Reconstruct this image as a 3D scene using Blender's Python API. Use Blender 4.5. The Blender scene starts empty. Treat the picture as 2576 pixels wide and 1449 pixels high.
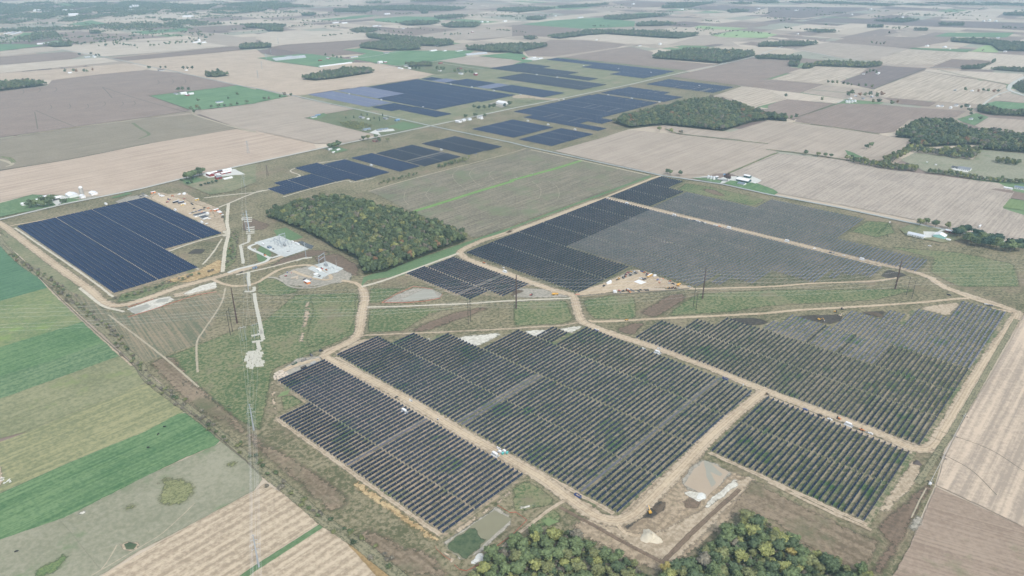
import bpy, math, random
import numpy as np
from mathutils import Vector, Matrix
R = math.radians
SC = bpy.context.scene
COL = SC.collection
random.seed(11)
RNG = np.random.default_rng(11)

# ------------------------------------------------------------ camera, sky, sun, exposure
CAM_H, PITCH, FOC, CX, CY = 480.0, R(24.61), 1848.0, 1288.0, 724.5
cam = bpy.data.objects.new('camera', bpy.data.cameras.new('camera'))
COL.objects.link(cam)
cam.location = (0, 0, CAM_H)
cam.rotation_euler = (R(90) - PITCH, 0, 0)
cam.data.sensor_width = 36.0
cam.data.lens = FOC / 2576.0 * 36.0
cam.data.clip_start = 1.0
cam.data.clip_end = 120000.0
SC.camera = cam

SUN_EL, SUN_ROT = R(48), R(150)
world = bpy.data.worlds.new('World')
SC.world = world
world.use_nodes = True
wn = world.node_tree
bg = wn.nodes['Background']
sky = wn.nodes.new('ShaderNodeTexSky')
sky.sky_type = 'NISHITA'
sky.sun_disc = False
sky.sun_elevation = SUN_EL
sky.sun_rotation = SUN_ROT
sky.altitude = 300
sky.air_density = 1.0
sky.dust_density = 4.0
sky.ozone_density = 1.0
hs = wn.nodes.new('ShaderNodeHueSaturation')      # thin even cloud: a paler sky than the clear one
hs.inputs['Saturation'].default_value = 0.45
wn.links.new(sky.outputs[0], hs.inputs['Color'])
wn.links.new(hs.outputs[0], bg.inputs[0])
bg.inputs[1].default_value = 0.15
sl = bpy.data.lights.new('sun', 'SUN')
sl.energy = 0.8
sl.angle = R(14)
sl.color = (1.0, 0.93, 0.84)
sun = bpy.data.objects.new('sun', sl)
COL.objects.link(sun)
sdir = Vector((math.sin(SUN_ROT) * math.cos(SUN_EL), math.cos(SUN_ROT) * math.cos(SUN_EL), math.sin(SUN_EL)))
sun.rotation_euler = (-sdir).to_track_quat('-Z', 'Y').to_euler()
sun.location = (0, -300, 900)
SC.view_settings.view_transform = 'Standard'
SC.view_settings.look = 'None'
SC.view_settings.exposure = 0.86
SC.view_settings.gamma = 1.0
SC.cycles.use_denoising = True
SC.cycles.volume_bounces = 0
SC.cycles.max_bounces = 5
SC.cycles.transparent_max_bounces = 12
HAZE_DENSITY = 0.00008

# ------------------------------------------------------------ places: a point seen in the photograph -> a spot on the flat ground
def G(x, y):
    dx, dy = (x - CX) / FOC, (CY - y) / FOC
    cy, sy = math.cos(PITCH), math.sin(PITCH)
    d = (dx, cy + dy * sy, -sy + dy * cy)
    t = CAM_H / -d[2]
    return Vector((d[0] * t, d[1] * t, 0))
def T(c, r, *pts):            # points read in one of the 4 x 4 enlarged tiles
    return [(644.0 * c + u / 4.0, 362.25 * r + v / 4.0) for u, v in pts]
def T1(c, r, u, v):
    return (644.0 * c + u / 4.0, 362.25 * r + v / 4.0)
def Z(x0, y0, *pts):          # points read in a finer enlargement
    return [(x0 / 1.59 + u / 8.0, y0 / 1.59 + v / 8.0) for u, v in pts]
ROWANG = R(47.95)             # the survey grid: rows run along A, service roads along B
AV = Vector((math.cos(ROWANG), math.sin(ROWANG), 0))
BV = Vector((math.sin(ROWANG), -math.cos(ROWANG), 0))
def S(s, t): return AV * s + BV * t

# ------------------------------------------------------------ materials
def srgb(r, g, b):
    f = lambda c: (c / 12.92 if c <= 0.04045 else ((c + 0.055) / 1.055) ** 2.4)
    return (f(r / 255), f(g / 255), f(b / 255))
MATS = {}
def mat(name, col, rough=0.8, spec=0.3, metal=0.0, vary=0.0, vscale=0.5):
    if name in MATS: return MATS[name]
    m = bpy.data.materials.new(name); m.use_nodes = True
    nt = m.node_tree; p = nt.nodes['Principled BSDF']
    p.inputs['Roughness'].default_value = rough
    p.inputs['Metallic'].default_value = metal
    p.inputs['Specular IOR Level'].default_value = spec
    if vary:
        g = nt.nodes.new('ShaderNodeNewGeometry')
        n = nt.nodes.new('ShaderNodeTexNoise'); n.inputs['Scale'].default_value = vscale
        n.inputs['Detail'].default_value = 4
        nt.links.new(g.outputs['Position'], n.inputs['Vector'])
        mx = nt.nodes.new('ShaderNodeMix'); mx.data_type = 'RGBA'
        mx.inputs[6].default_value = (*[c * (1 - vary) for c in col], 1)
        mx.inputs[7].default_value = (*[min(1, c * (1 + vary)) for c in col], 1)
        nt.links.new(n.outputs['Fac'], mx.inputs[0])
        nt.links.new(mx.outputs[2], p.inputs['Base Color'])
    else:
        p.inputs['Base Color'].default_value = (*col, 1)
    MATS[name] = m
    return m

def land(name, c1, c2, ang=None, w=4.0, ln=160.0, streak=0.5, broad=0.5, fine=0.5, fs=0.22, bs=0.014,
         patch=None, pcol=None, pscale=0.02, plo=0.52, phi=0.62, band=None, feather=False, rough=0.95):
    """ground cover: c1 to c2 mixed by long streaks, broad drifts and fine grain; patch colour pcol by a second noise;
    band = (period, strength) for the swaths a combine leaves."""
    if name in MATS: return MATS[name]
    m = bpy.data.materials.new(name); m.use_nodes = True
    nt = m.node_tree; N, L = nt.nodes, nt.links
    p = N['Principled BSDF']
    p.inputs['Roughness'].default_value = rough
    p.inputs['Specular IOR Level'].default_value = 0.1
    geo = N.new('ShaderNodeNewGeometry')
    ang = ROWANG if ang is None else ang
    mp = N.new('ShaderNodeMapping'); mp.vector_type = 'TEXTURE'
    mp.inputs['Rotation'].default_value = (0, 0, ang)
    L.new(geo.outputs['Position'], mp.inputs['Vector'])
    def noise(src, scl, detail=3.0, rgh=0.6):
        mm = N.new('ShaderNodeVectorMath'); mm.operation = 'MULTIPLY'
        mm.inputs[1].default_value = scl
        L.new(src, mm.inputs[0])
        n = N.new('ShaderNodeTexNoise'); n.inputs['Scale'].default_value = 1.0
        n.inputs['Detail'].default_value = detail; n.inputs['Roughness'].default_value = rgh
        L.new(mm.outputs[0], n.inputs['Vector'])
        return n.outputs['Fac']
    def mad(a, mul, add):
        q = N.new('ShaderNodeMath'); q.operation = 'MULTIPLY_ADD'
        L.new(a, q.inputs[0]); q.inputs[1].default_value = mul
        if isinstance(add, float): q.inputs[2].default_value = add
        else: L.new(add, q.inputs[2])
        return q.outputs[0]
    n1 = noise(mp.outputs[0], (1.0 / ln, 1.0 / w, 1.0), 3.0, 0.55)
    n2 = noise(geo.outputs['Position'], (bs, bs, bs), 4.0, 0.6)
    n3 = noise(geo.outputs['Position'], (fs, fs, fs), 3.0, 0.7)
    f = mad(n1, streak * 4.2, 0.5 - streak * 2.1)
    f = mad(n2, broad * 3.0, f); f = mad(n3, fine * 7.0, f)
    sub = N.new('ShaderNodeMath'); sub.operation = 'SUBTRACT'; L.new(f, sub.inputs[0]); sub.inputs[1].default_value = broad * 1.5 + fine * 3.5
    fac = sub.outputs[0]
    if band:
        wv = N.new('ShaderNodeTexWave'); wv.bands_direction = 'Y'; wv.wave_profile = 'SIN'
        wv.inputs['Scale'].default_value = 2 * math.pi / 20.0 / band[0] * 1.0
        wv.inputs['Distortion'].default_value = 1.6; wv.inputs['Detail'].default_value = 2; wv.inputs['Detail Scale'].default_value = 2.0
        L.new(mp.outputs[0], wv.inputs['Vector'])
        fac = mad(wv.outputs['Fac'], band[1], fac)
        s2 = N.new('ShaderNodeMath'); s2.operation = 'SUBTRACT'; L.new(fac, s2.inputs[0]); s2.inputs[1].default_value = band[1] * 0.5
        fac = s2.outputs[0]
    if feather:               # two worn wheel tracks along roads
        ac = N.new('ShaderNodeAttribute'); ac.attribute_name = 'across'
        def M1(op, a, b):
            q = N.new('ShaderNodeMath'); q.operation = op; q.use_clamp = op == 'MULTIPLY_ADD'
            L.new(a, q.inputs[0]); q.inputs[1].default_value = b
            return q
        q = M1('ABSOLUTE', ac.outputs['Fac'], 0); q = M1('SUBTRACT', q.outputs[0], .19); q = M1('ABSOLUTE', q.outputs[0], 0); q = M1('MULTIPLY_ADD', q.outputs[0], -11.0); q.inputs[2].default_value = 1.0
        n6 = noise(geo.outputs['Position'], (.05, .05, .05), 3.0, .6)
        mm = N.new('ShaderNodeMath'); mm.operation = 'MULTIPLY'; L.new(q.outputs[0], mm.inputs[0]); L.new(n6, mm.inputs[1])
        fac = mad(mm.outputs[0], 1.1, fac)
    cl = N.new('ShaderNodeClamp'); L.new(fac, cl.inputs[0])
    mx = N.new('ShaderNodeMix'); mx.data_type = 'RGBA'
    mx.inputs[6].default_value = (*c1, 1); mx.inputs[7].default_value = (*c2, 1)
    L.new(cl.outputs[0], mx.inputs[0])
    out = mx.outputs[2]
    if pcol:
        n4 = noise(geo.outputs['Position'], (pscale, pscale, pscale), 6.0, 0.72)
        mr = N.new('ShaderNodeMapRange'); mr.inputs[1].default_value = plo; mr.inputs[2].default_value = phi
        L.new(n4, mr.inputs[0])
        m2 = N.new('ShaderNodeMix'); m2.data_type = 'RGBA'
        L.new(mr.outputs[0], m2.inputs[0]); L.new(out, m2.inputs[6]); m2.inputs[7].default_value = (*pcol, 1)
        out = m2.outputs[2]
    L.new(out, p.inputs['Base Color'])
    if feather:               # worn, broken border: the sheet is pierced by a noise that grows towards its edge
        at = N.new('ShaderNodeAttribute'); at.attribute_name = 'inner'
        n5 = noise(geo.outputs['Position'], (0.22, 0.22, 0.22), 5.0, 0.7)
        ad = N.new('ShaderNodeMath'); ad.operation = 'ADD'; L.new(at.outputs['Fac'], ad.inputs[0]); L.new(n5, ad.inputs[1])
        mr = N.new('ShaderNodeMapRange'); mr.inputs[1].default_value = 0.62; mr.inputs[2].default_value = 0.92
        L.new(ad.outputs[0], mr.inputs[0])
        L.new(mr.outputs[0], p.inputs['Alpha'])
    MATS[name] = m
    return m

# ------------------------------------------------------------ mesh helpers
class MB:
    """collects shapes and links them as ONE mesh object"""
    def __init__(s): s.v = []; s.f = []; s.m = []; s.sm = []
    def add(s, verts, faces, mi=0):
        o = len(s.v); s.v += [tuple(q) for q in verts]; s.f += [tuple(i + o for i in f) for f in faces]; s.m += [mi] * len(faces)
    def box(s, c, d, rz=0.0, mi=0, taper=1.0, rx=0.0):
        x, y, z = d[0] / 2, d[1] / 2, d[2] / 2
        M = Matrix.Translation(c) @ Matrix.Rotation(rz, 4, 'Z') @ Matrix.Rotation(rx, 4, 'X')
        vs = [M @ Vector((sx * x * (taper if sz > 0 else 1), sy * y * (taper if sz > 0 else 1), sz * z)) for sz in (-1, 1) for sx, sy in ((-1, -1), (1, -1), (1, 1), (-1, 1))]
        s.add(vs, [(3, 2, 1, 0), (4, 5, 6, 7), (0, 1, 5, 4), (1, 2, 6, 5), (2, 3, 7, 6), (3, 0, 4, 7)], mi)
    def tube(s, p, q, r0, r1=None, n=6, mi=0):
        p, q = Vector(p), Vector(q); r1 = r0 if r1 is None else r1
        d = (q - p).normalized()
        u = d.cross(Vector((0, 0, 1)) if abs(d.z) < 0.9 else Vector((1, 0, 0))).normalized(); w = d.cross(u)
        vs = [p + (u * math.cos(2 * math.pi * i / n) + w * math.sin(2 * math.pi * i / n)) * r0 for i in range(n)]
        vs += [q + (u * math.cos(2 * math.pi * i / n) + w * math.sin(2 * math.pi * i / n)) * r1 for i in range(n)]
        s.add(vs, [(i, (i + 1) % n, n + (i + 1) % n, n + i) for i in range(n)] + [tuple(range(n))[::-1], tuple(range(n, 2 * n))], mi)
    def lathe(s, prof, n=12, c=(0, 0, 0), mi=0):
        k = len(prof)
        vs = [(c[0] + r * math.cos(2 * math.pi * i / n), c[1] + r * math.sin(2 * math.pi * i / n), c[2] + z) for r, z in prof for i in range(n)]
        fs = [(j * n + i, j * n + (i + 1) % n, (j + 1) * n + (i + 1) % n, (j + 1) * n + i) for j in range(k - 1) for i in range(n)]
        s.add(vs, fs, mi)
        s.add(vs[:n], [tuple(range(n))[::-1]], mi); s.add(vs[-n:], [tuple(range(n))], mi)
    def mesh(s, name, *ms):
        me = bpy.data.meshes.new(name)
        me.from_pydata(s.v, [], s.f)
        for m in ms: me.materials.append(m)
        if len(ms) > 1: me.polygons.foreach_set('material_index', s.m)
        me.update()
        return me
def put(name, me, parent=None, loc=None, rz=0.0):
    o = bpy.data.objects.new(name, me); COL.objects.link(o)
    if parent: o.parent = parent
    if loc is not None: o.location = loc
    o.rotation_euler = (0, 0, rz)
    return o
def obj(name, mb, m, parent=None, loc=None, rz=0.0):
    ms = m if isinstance(m, (list, tuple)) else (m,)
    return put(name, mb.mesh(name, *ms), parent, loc, rz)
ZT = 0.3                      # things stand on the finished sheets of ground
def tag(o, label, cat, group=None, kind=None):
    o['label'] = label; o['category'] = cat
    if group: o['group'] = group
    if kind: o['kind'] = kind
    return o
def thing(name, label, cat, loc, rz=0.0, group=None):
    o = bpy.data.objects.new(name, None); COL.objects.link(o)
    o.empty_display_size = 1
    o.location = (loc[0], loc[1], loc[2] if loc[2] else ZT); o.rotation_euler = (0, 0, rz)
    return tag(o, label, cat, group)
def dup(root, loc, rz=None, label=None, group=None, scale=None):
    r = root.copy(); COL.objects.link(r)
    r.location = (loc[0], loc[1], loc[2] if loc[2] else ZT)
    if rz is not None: r.rotation_euler = (0, 0, rz)
    if label: r['label'] = label
    if group: r['group'] = group
    if scale: r.scale = (scale,) * 3
    for ch in root.children:
        c = ch.copy(); COL.objects.link(c); c.parent = r
        for g in ch.children:
            d = g.copy(); COL.objects.link(d); d.parent = c
    return r
def ordinal(n):
    words = 'first second third fourth fifth sixth seventh eighth ninth tenth eleventh twelfth'.split()
    if n <= 12: return words[n - 1]
    return '%d%s' % (n, 'th' if 10 <= n % 100 <= 20 else {1: 'st', 2: 'nd', 3: 'rd'}.get(n % 10, 'th'))
def big_mesh(name, V, F, m, attr=None):
    """numpy arrays -> one mesh object; F is (n,4) or (n,3)"""
    me = bpy.data.meshes.new(name)
    k = F.shape[1]
    me.vertices.add(len(V)); me.vertices.foreach_set('co', np.ascontiguousarray(V, np.float32).ravel())
    me.loops.add(F.size); me.loops.foreach_set('vertex_index', np.ascontiguousarray(F, np.int32).ravel())
    me.polygons.add(len(F)); me.polygons.foreach_set('loop_start', np.arange(0, F.size, k, dtype=np.int32))
    me.polygons.foreach_set('loop_total', np.full(len(F), k, np.int32))
    me.materials.append(m)
    if attr is not None:
        a = me.color_attributes.new('tint', 'FLOAT_COLOR', 'POINT')
        a.data.foreach_set('color', np.ascontiguousarray(attr, np.float32).ravel())
    me.update(calc_edges=True)
    o = bpy.data.objects.new(name, me); COL.objects.link(o)
    return o

# ------------------------------------------------------------ sheets of ground: patches and strips
LAYER = [0]
def next_z():
    LAYER[0] += 1
    return 0.01 + 0.004 * LAYER[0]
def wob(p, amp, sc):
    q = p / sc
    from mathutils import noise as MN
    return Vector((MN.noise(Vector((q.x, q.y, 3.1))) + 0.5 * MN.noise(Vector((2.3 * q.x, 2.3 * q.y, 8.7))),
                   MN.noise(Vector((q.x, q.y, 17.3))) + 0.5 * MN.noise(Vector((2.3 * q.x, 2.3 * q.y, 29.9))), 0)) * amp
def patch(name, pts, m, jit=0.7, feather=0.0, world=False, kind='structure', z=None):
    P = [Vector((q[0], q[1], 0)) if world else G(*q) for q in pts]
    per = sum((P[i] - P[i - 1]).length for i in range(len(P)))
    step = max(3.0, per / 260.0)
    Q = []
    for i in range(len(P)):
        a, b = P[i], P[(i + 1) % len(P)]
        n = max(1, int((b - a).length / step))
        Q += [a.lerp(b, k / n) for k in range(n)]
    far = sum(q.length for q in P) / len(P)
    J = [q + wob(q, jit, 6.0 + far * 0.004) for q in Q]
    zz = next_z() if z is None else z
    if name in ('soil', 'grassland', 'weeds') and feather: feather *= 3.0 if name == 'weeds' else 2.2
    me = bpy.data.meshes.new(name)
    n = len(J)
    area = sum(P[i - 1].x * P[i].y - P[i].x * P[i - 1].y for i in range(len(P)))
    if area < 0: J.reverse(); Q.reverse()
    if feather:
        from mathutils.geometry import delaunay_2d_cdt
        A = np.array([(q.x, q.y) for q in J]); B = np.roll(A, -1, 0)
        mn, mx_ = A.min(0), A.max(0)
        g = max(feather * .7, math.sqrt((mx_[0] - mn[0]) * (mx_[1] - mn[1])) / 45)
        gx, gy = np.meshgrid(np.arange(mn[0], mx_[0], g), np.arange(mn[1], mx_[1], g))
        Pp = np.stack([gx.ravel(), gy.ravel()], 1) + RNG.uniform(-.2, .2, (gx.size, 2)) * g
        def dist(Pq):
            d = np.full(len(Pq), 1e9)
            for a_, b_ in zip(A, B):
                e = b_ - a_; t = np.clip(((Pq - a_) @ e) / max(1e-9, e @ e), 0, 1)
                d = np.minimum(d, np.hypot(*(Pq - a_ - t[:, None] * e).T))
            return d
        d = dist(Pp); Pp = Pp[d > feather * .35]
        pts2 = [Vector(q) for q in A.tolist()] + [Vector(q) for q in Pp.tolist()]
        res = delaunay_2d_cdt(pts2, [], [list(range(n))], 1, 1e-4)
        vs = [(q.x, q.y, zz) for q in res[0]]
        me.from_pydata(vs, [], [tuple(f) for f in res[2]])
        dv = dist(np.array([(q.x, q.y) for q in res[0]]))
        a = me.attributes.new('inner', 'FLOAT', 'POINT')
        a.data.foreach_set('value', np.clip(dv / feather, 0, 1).astype(np.float32))
    else:
        me.from_pydata([(q.x, q.y, zz) for q in J], [], [tuple(range(n))])
    me.materials.append(m); me.update()
    o = put(name, me); o['kind'] = kind
    return o
def smooth_line(P, step=6.0):
    out = []
    for i in range(len(P) - 1):
        p0 = P[i - 1] if i else P[0] * 2 - P[1]
        p1, p2 = P[i], P[i + 1]
        p3 = P[i + 2] if i + 2 < len(P) else P[-1] * 2 - P[-2]
        n = max(2, int((p2 - p1).length / step))
        for k in range(n):
            t = k / n
            out.append(0.5 * (2 * p1 + (p2 - p0) * t + (2 * p0 - 5 * p1 + 4 * p2 - p3) * t * t + (3 * p1 - p0 - 3 * p2 + p3) * t ** 3))
    out.append(P[-1].copy())
    return out
def strip(name, pts, width, m, jit=0.35, smooth=True, feather=0.3, world=False, kind='structure'):
    P = [Vector((q[0], q[1], 0)) if world else G(*q) for q in pts]
    P = smooth_line(P, max(5.0, width)) if smooth else P
    zz = next_z(); vs, at, ac = [], [], []
    us = (-0.5, -0.5 + feather / 2, 0.0, 0.5 - feather / 2, 0.5)
    for i, q in enumerate(P):
        d = (P[min(i + 1, len(P) - 1)] - P[max(i - 1, 0)]).normalized()
        nrm = Vector((-d.y, d.x, 0))
        for k, u in enumerate(us):
            e = q + nrm * (u * width) + (wob(q + nrm * u * width, jit, 7.0) if k in (0, 4) else Vector())
            vs.append((e.x, e.y, zz)); at.append(0.0 if k in (0, 4) else 1.0); ac.append(u)
    fs = [(5 * i + k, 5 * i + k + 1, 5 * i + k + 6, 5 * i + k + 5) for i in range(len(P) - 1) for k in range(4)]
    me = bpy.data.meshes.new(name); me.from_pydata(vs, [], fs)
    a = me.attributes.new('inner', 'FLOAT', 'POINT'); a.data.foreach_set('value', at)
    a = me.attributes.new('across', 'FLOAT', 'POINT'); a.data.foreach_set('value', ac)
    me.materials.append(m); me.update()
    o = put(name, me); o['kind'] = kind
    return o
# ------------------------------------------------------------ ground cover materials
KA = 0.80
def alp(r, g, b): return tuple(c * KA for c in srgb(r, g, b))
def al(r, g, b):
    l = .3 * r + .59 * g + .11 * b
    return tuple(c * KA for c in srgb(*[max(0, l + (v - l) * .92 + d) for v, d in zip((r, g, b), (-4, .5, -1))]))
BANG = ROWANG - R(90)
L_TAN = land('stubble_tan', al(176, 154, 134), al(212, 190, 168), w=3.5, streak=.55, broad=.35, fine=.3)
L_TAN_BAND = land('stubble_tan_swathed', al(168, 148, 126), al(210, 189, 163), w=2.2, ln=60, streak=.45, broad=.3, fine=.4, band=(10.2, .6))
L_TAN_BAND_B = land('stubble_right_swathed', al(172, 154, 138), al(214, 191, 168), w=5, streak=.8, broad=.2, fine=.3, ln=260, band=(30, .4))
L_PINK = land('stubble_pinkish', al(180, 156, 138), al(206, 184, 164), w=7.0, ln=300, streak=.75, broad=.4, fine=.2)
L_PALE = land('stubble_pale', al(186, 170, 152), al(214, 197, 178), w=8, streak=.5, broad=.4, fine=.2)
L_PALESTR = land('stubble_pale_striped', al(168, 150, 132), al(208, 191, 172), w=6, streak=.7, broad=.3, fine=.2, band=(19, .35))
L_EAST = land('stubble_east_striped', al(160, 145, 133), al(196, 180, 165), w=3.2, ln=110, streak=.55, broad=.45, fine=.3, band=(11, .16))
L_BEAN = land('bean_stubble', al(139, 119, 108), al(163, 142, 130), w=5, streak=.4, broad=.4, fine=.35)
L_BROWN = land('turned_brown_soil', al(134, 113, 102), al(152, 131, 120), w=5, streak=.35, broad=.4, fine=.25)
L_DARKB = land('dark_purple_soil', al(122, 106, 102), al(142, 124, 118), w=8, streak=.4, broad=.4, fine=.2)
L_GREYTAN = land('grey_tan_stubble', al(166, 149, 134), al(190, 172, 156), w=7, ln=260, streak=.5, broad=.45, fine=.25)
L_OLIVEBR = land('olive_bean_field', al(138, 125, 106), al(160, 146, 128), w=5, ln=300, streak=.45, broad=.45, fine=.3)
L_GREYGRN = land('grey_green_stubble', al(112, 104, 88), al(154, 142, 122), w=2.6, ln=90, streak=.7, broad=.35, fine=.4,
                 pcol=al(124, 128, 98), pscale=.011, plo=.5, phi=.66)
L_GREEN = land('green_hay', al(88, 116, 80), al(128, 148, 108), w=3.5, streak=.5, broad=.5, fine=.45)
L_GREENB = land('bright_green_crop', al(80, 114, 74), al(122, 148, 102), w=3, streak=.5, broad=.4, fine=.3)
L_GREENF = land('far_green_field', al(92, 126, 88), al(124, 152, 108), w=9, streak=.4, broad=.5, fine=.2)
L_LIME = land('lime_green_cover', al(112, 132, 84), al(136, 152, 104), w=4, streak=.4, broad=.4, fine=.3)
L_TEAL = land('teal_green_wheat', al(80, 114, 86), al(104, 138, 104), w=3.2, ln=90, streak=.5, broad=.3, fine=.3)
L_PALEGRN = land('pale_green_far', al(150, 172, 118), al(166, 188, 134), w=8, streak=.4, broad=.4, fine=.2)
L_OLIVE = land('olive_hay', al(126, 128, 94), al(158, 154, 118), w=5, streak=.45, broad=.6, fine=.5, pcol=al(136, 146, 92), pscale=.02, plo=.55, phi=.68)
L_OLIVEY = land('yellow_olive_hay', al(130, 132, 96), al(166, 160, 118), w=4, ln=70, streak=.75, broad=.45, fine=.5)
L_YGREEN = land('mixed_yellow_green_hay', al(112, 130, 86), al(150, 152, 108), w=6, streak=.35, broad=.7, fine=.45, pcol=al(138, 158, 88), pscale=.018, plo=.54, phi=.66)
L_PAST = land('grazed_pasture', al(140, 138, 114), al(164, 158, 136), w=6, streak=.2, broad=.6, fine=.45, pcol=al(128, 138, 104), pscale=.016, plo=.56, phi=.66)
L_WEED = land('weedy_patch', al(108, 112, 78), al(152, 150, 106), w=2, ln=8, streak=.5, broad=.3, fine=.7, fs=.6, feather=True)
L_WEEDG = land('green_weedy_patch', al(94, 116, 76), al(126, 138, 90), w=2, ln=8, streak=.4, broad=.4, fine=.7, fs=.6, feather=True)
L_SITE = land('site_grass', al(100, 98, 70), al(158, 144, 116), w=4, ln=60, streak=.35, broad=.6, fine=.65,
              pcol=al(148, 128, 108), pscale=.009, plo=.53, phi=.7)
L_SITEG = land('site_green_grass', al(84, 104, 64), al(144, 140, 104), w=3, ln=40, streak=.3, broad=.6, fine=.7,
               pcol=al(134, 122, 98), pscale=.014, plo=.55, phi=.72, feather=True)
L_SITEF = land('north_site_grass', al(110, 118, 84), al(156, 148, 118), w=6, streak=.35, broad=.6, fine=.35, pcol=al(160, 142, 122), pscale=.008, plo=.54, phi=.7)
L_ARRAY = land('grass_under_panels', al(104, 106, 74), al(170, 154, 128), w=1.8, ln=26, streak=.6, broad=.5, fine=.7,
               pcol=al(84, 110, 66), pscale=.022, plo=.53, phi=.66)
L_ARRAYT = land('tan_ground_under_panels', al(128, 120, 96), al(182, 160, 136), w=1.8, ln=22, streak=.6, broad=.5, fine=.7,
               pcol=al(100, 116, 76), pscale=.02, plo=.54, phi=.66)
L_STRIPEF = land('striped_green_brown', al(112, 114, 90), al(158, 140, 116), ang=R(128), w=2.6, ln=130, streak=.9, broad=.4, fine=.4)
L_SOIL = land('bare_brown_earth', al(120, 103, 84), al(158, 138, 116), ang=BANG, w=4, ln=140, streak=.5, broad=.6, fine=.5, pcol=al(112, 110, 82), pscale=.012, plo=.52, phi=.68, feather=True)
L_TEARTH = land('tan_worked_earth', al(146, 126, 104), al(190, 168, 142), w=4, ln=40, streak=.35, broad=.6, fine=.6, pcol=al(126, 116, 90), pscale=.014, plo=.54, phi=.7, feather=True)
L_SOILF = land('brown_earth_patch', al(112, 94, 80), al(140, 118, 100), ang=ROWANG, w=4, ln=60, streak=.4, broad=.4, fine=.5, feather=True)
L_BLACK = land('black_topsoil', al(72, 66, 62), al(98, 88, 80), w=4, ln=20, streak=.4, broad=.5, fine=.6, feather=True)
L_GOLD = land('golden_dry_grass', al(168, 138, 96), al(204, 178, 136), ang=BANG, w=2.5, ln=30, streak=.5, broad=.5, fine=.7, feather=True)
L_ORANGE = land('ochre_dry_weeds', al(150, 122, 84), al(178, 148, 104), ang=BANG, w=3, ln=40, streak=.5, broad=.4, fine=.5)
L_DITCH = land('ditch_weeds', al(108, 106, 82), al(156, 146, 118), ang=BANG, w=3, ln=20, streak=.5, broad=.5, fine=.8, fs=.5, feather=True)
L_DIRT = land('dirt_road_surface', al(178, 155, 130), al(210, 188, 160), w=1.6, ln=40, streak=.5, broad=.5, fine=.35, feather=True)
L_DIRTP = land('pale_dirt_track', al(196, 184, 164), al(216, 206, 188), w=2, ln=30, streak=.4, broad=.5, fine=.5, feather=True)
L_DUSTY = land('dusty_bare_ground', al(164, 144, 120), al(200, 180, 156), w=3, ln=30, streak=.4, broad=.6, fine=.55, feather=True)
L_LIME_D = land('chalky_bare_ground', al(190, 182, 168), al(226, 220, 208), w=2, ln=20, streak=.5, broad=.5, fine=.6, feather=True)
L_GREYD = land('grey_worked_ground', al(150, 142, 130), al(184, 174, 160), w=3, ln=30, streak=.4, broad=.6, fine=.5, feather=True)
L_GRAVEL = land('white_gravel', al(188, 190, 188), al(216, 218, 216), w=3, ln=20, streak=.3, broad=.5, fine=.3)
L_ROAD = land('county_road_surface', al(188, 186, 178), al(204, 202, 194), w=1.5, ln=80, streak=.5, broad=.4, fine=.2, feather=True)
L_ROADG = land('grey_asphalt_road', al(160, 164, 162), al(180, 182, 178), w=1.5, ln=80, streak=.5, broad=.4, fine=.2, feather=True)
L_CONC = land('pale_drive', al(206, 204, 198), al(222, 220, 214), w=2, ln=20, streak=.3, broad=.4, fine=.3)
L_LAWN = land('lawn', al(98, 124, 84), al(118, 140, 100), w=3, ln=20, streak=.3, broad=.5, fine=.4)
L_HOMEST = land('homestead_rough_grass', al(104, 112, 80), al(128, 130, 98), w=4, ln=30, streak=.2, broad=.8, fine=.5, pcol=al(140, 122, 98), pscale=.012, plo=.54, phi=.66)
L_WOODF = land('woodland_floor', al(62, 68, 44), al(92, 90, 62), w=3, ln=10, streak=.2, broad=.5, fine=.7)
L_TRACKD = land('dark_field_line', al(104, 96, 82), al(122, 112, 96), feather=True)
L_TRACKP = land('pale_field_line', al(172, 160, 138), al(190, 176, 152), feather=True)
L_WATERY = land('pond_scum', al(72, 88, 62), al(100, 110, 80), w=3, ln=8, streak=.3, broad=.6, fine=.6, rough=.5, feather=True)
def water(name, c, rough=0.12):
    return mat(name, al(*c), rough=rough, spec=.5, vary=.08, vscale=.12)
W_GREY, W_MUD, W_POND, W_DARK = water('grey_pond_water', (166, 160, 144), .3), water('muddy_water', (186, 164, 140), .3), water('olive_pond_water', (146, 138, 110), .2), water('dark_pond_water', (70, 70, 64))

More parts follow.
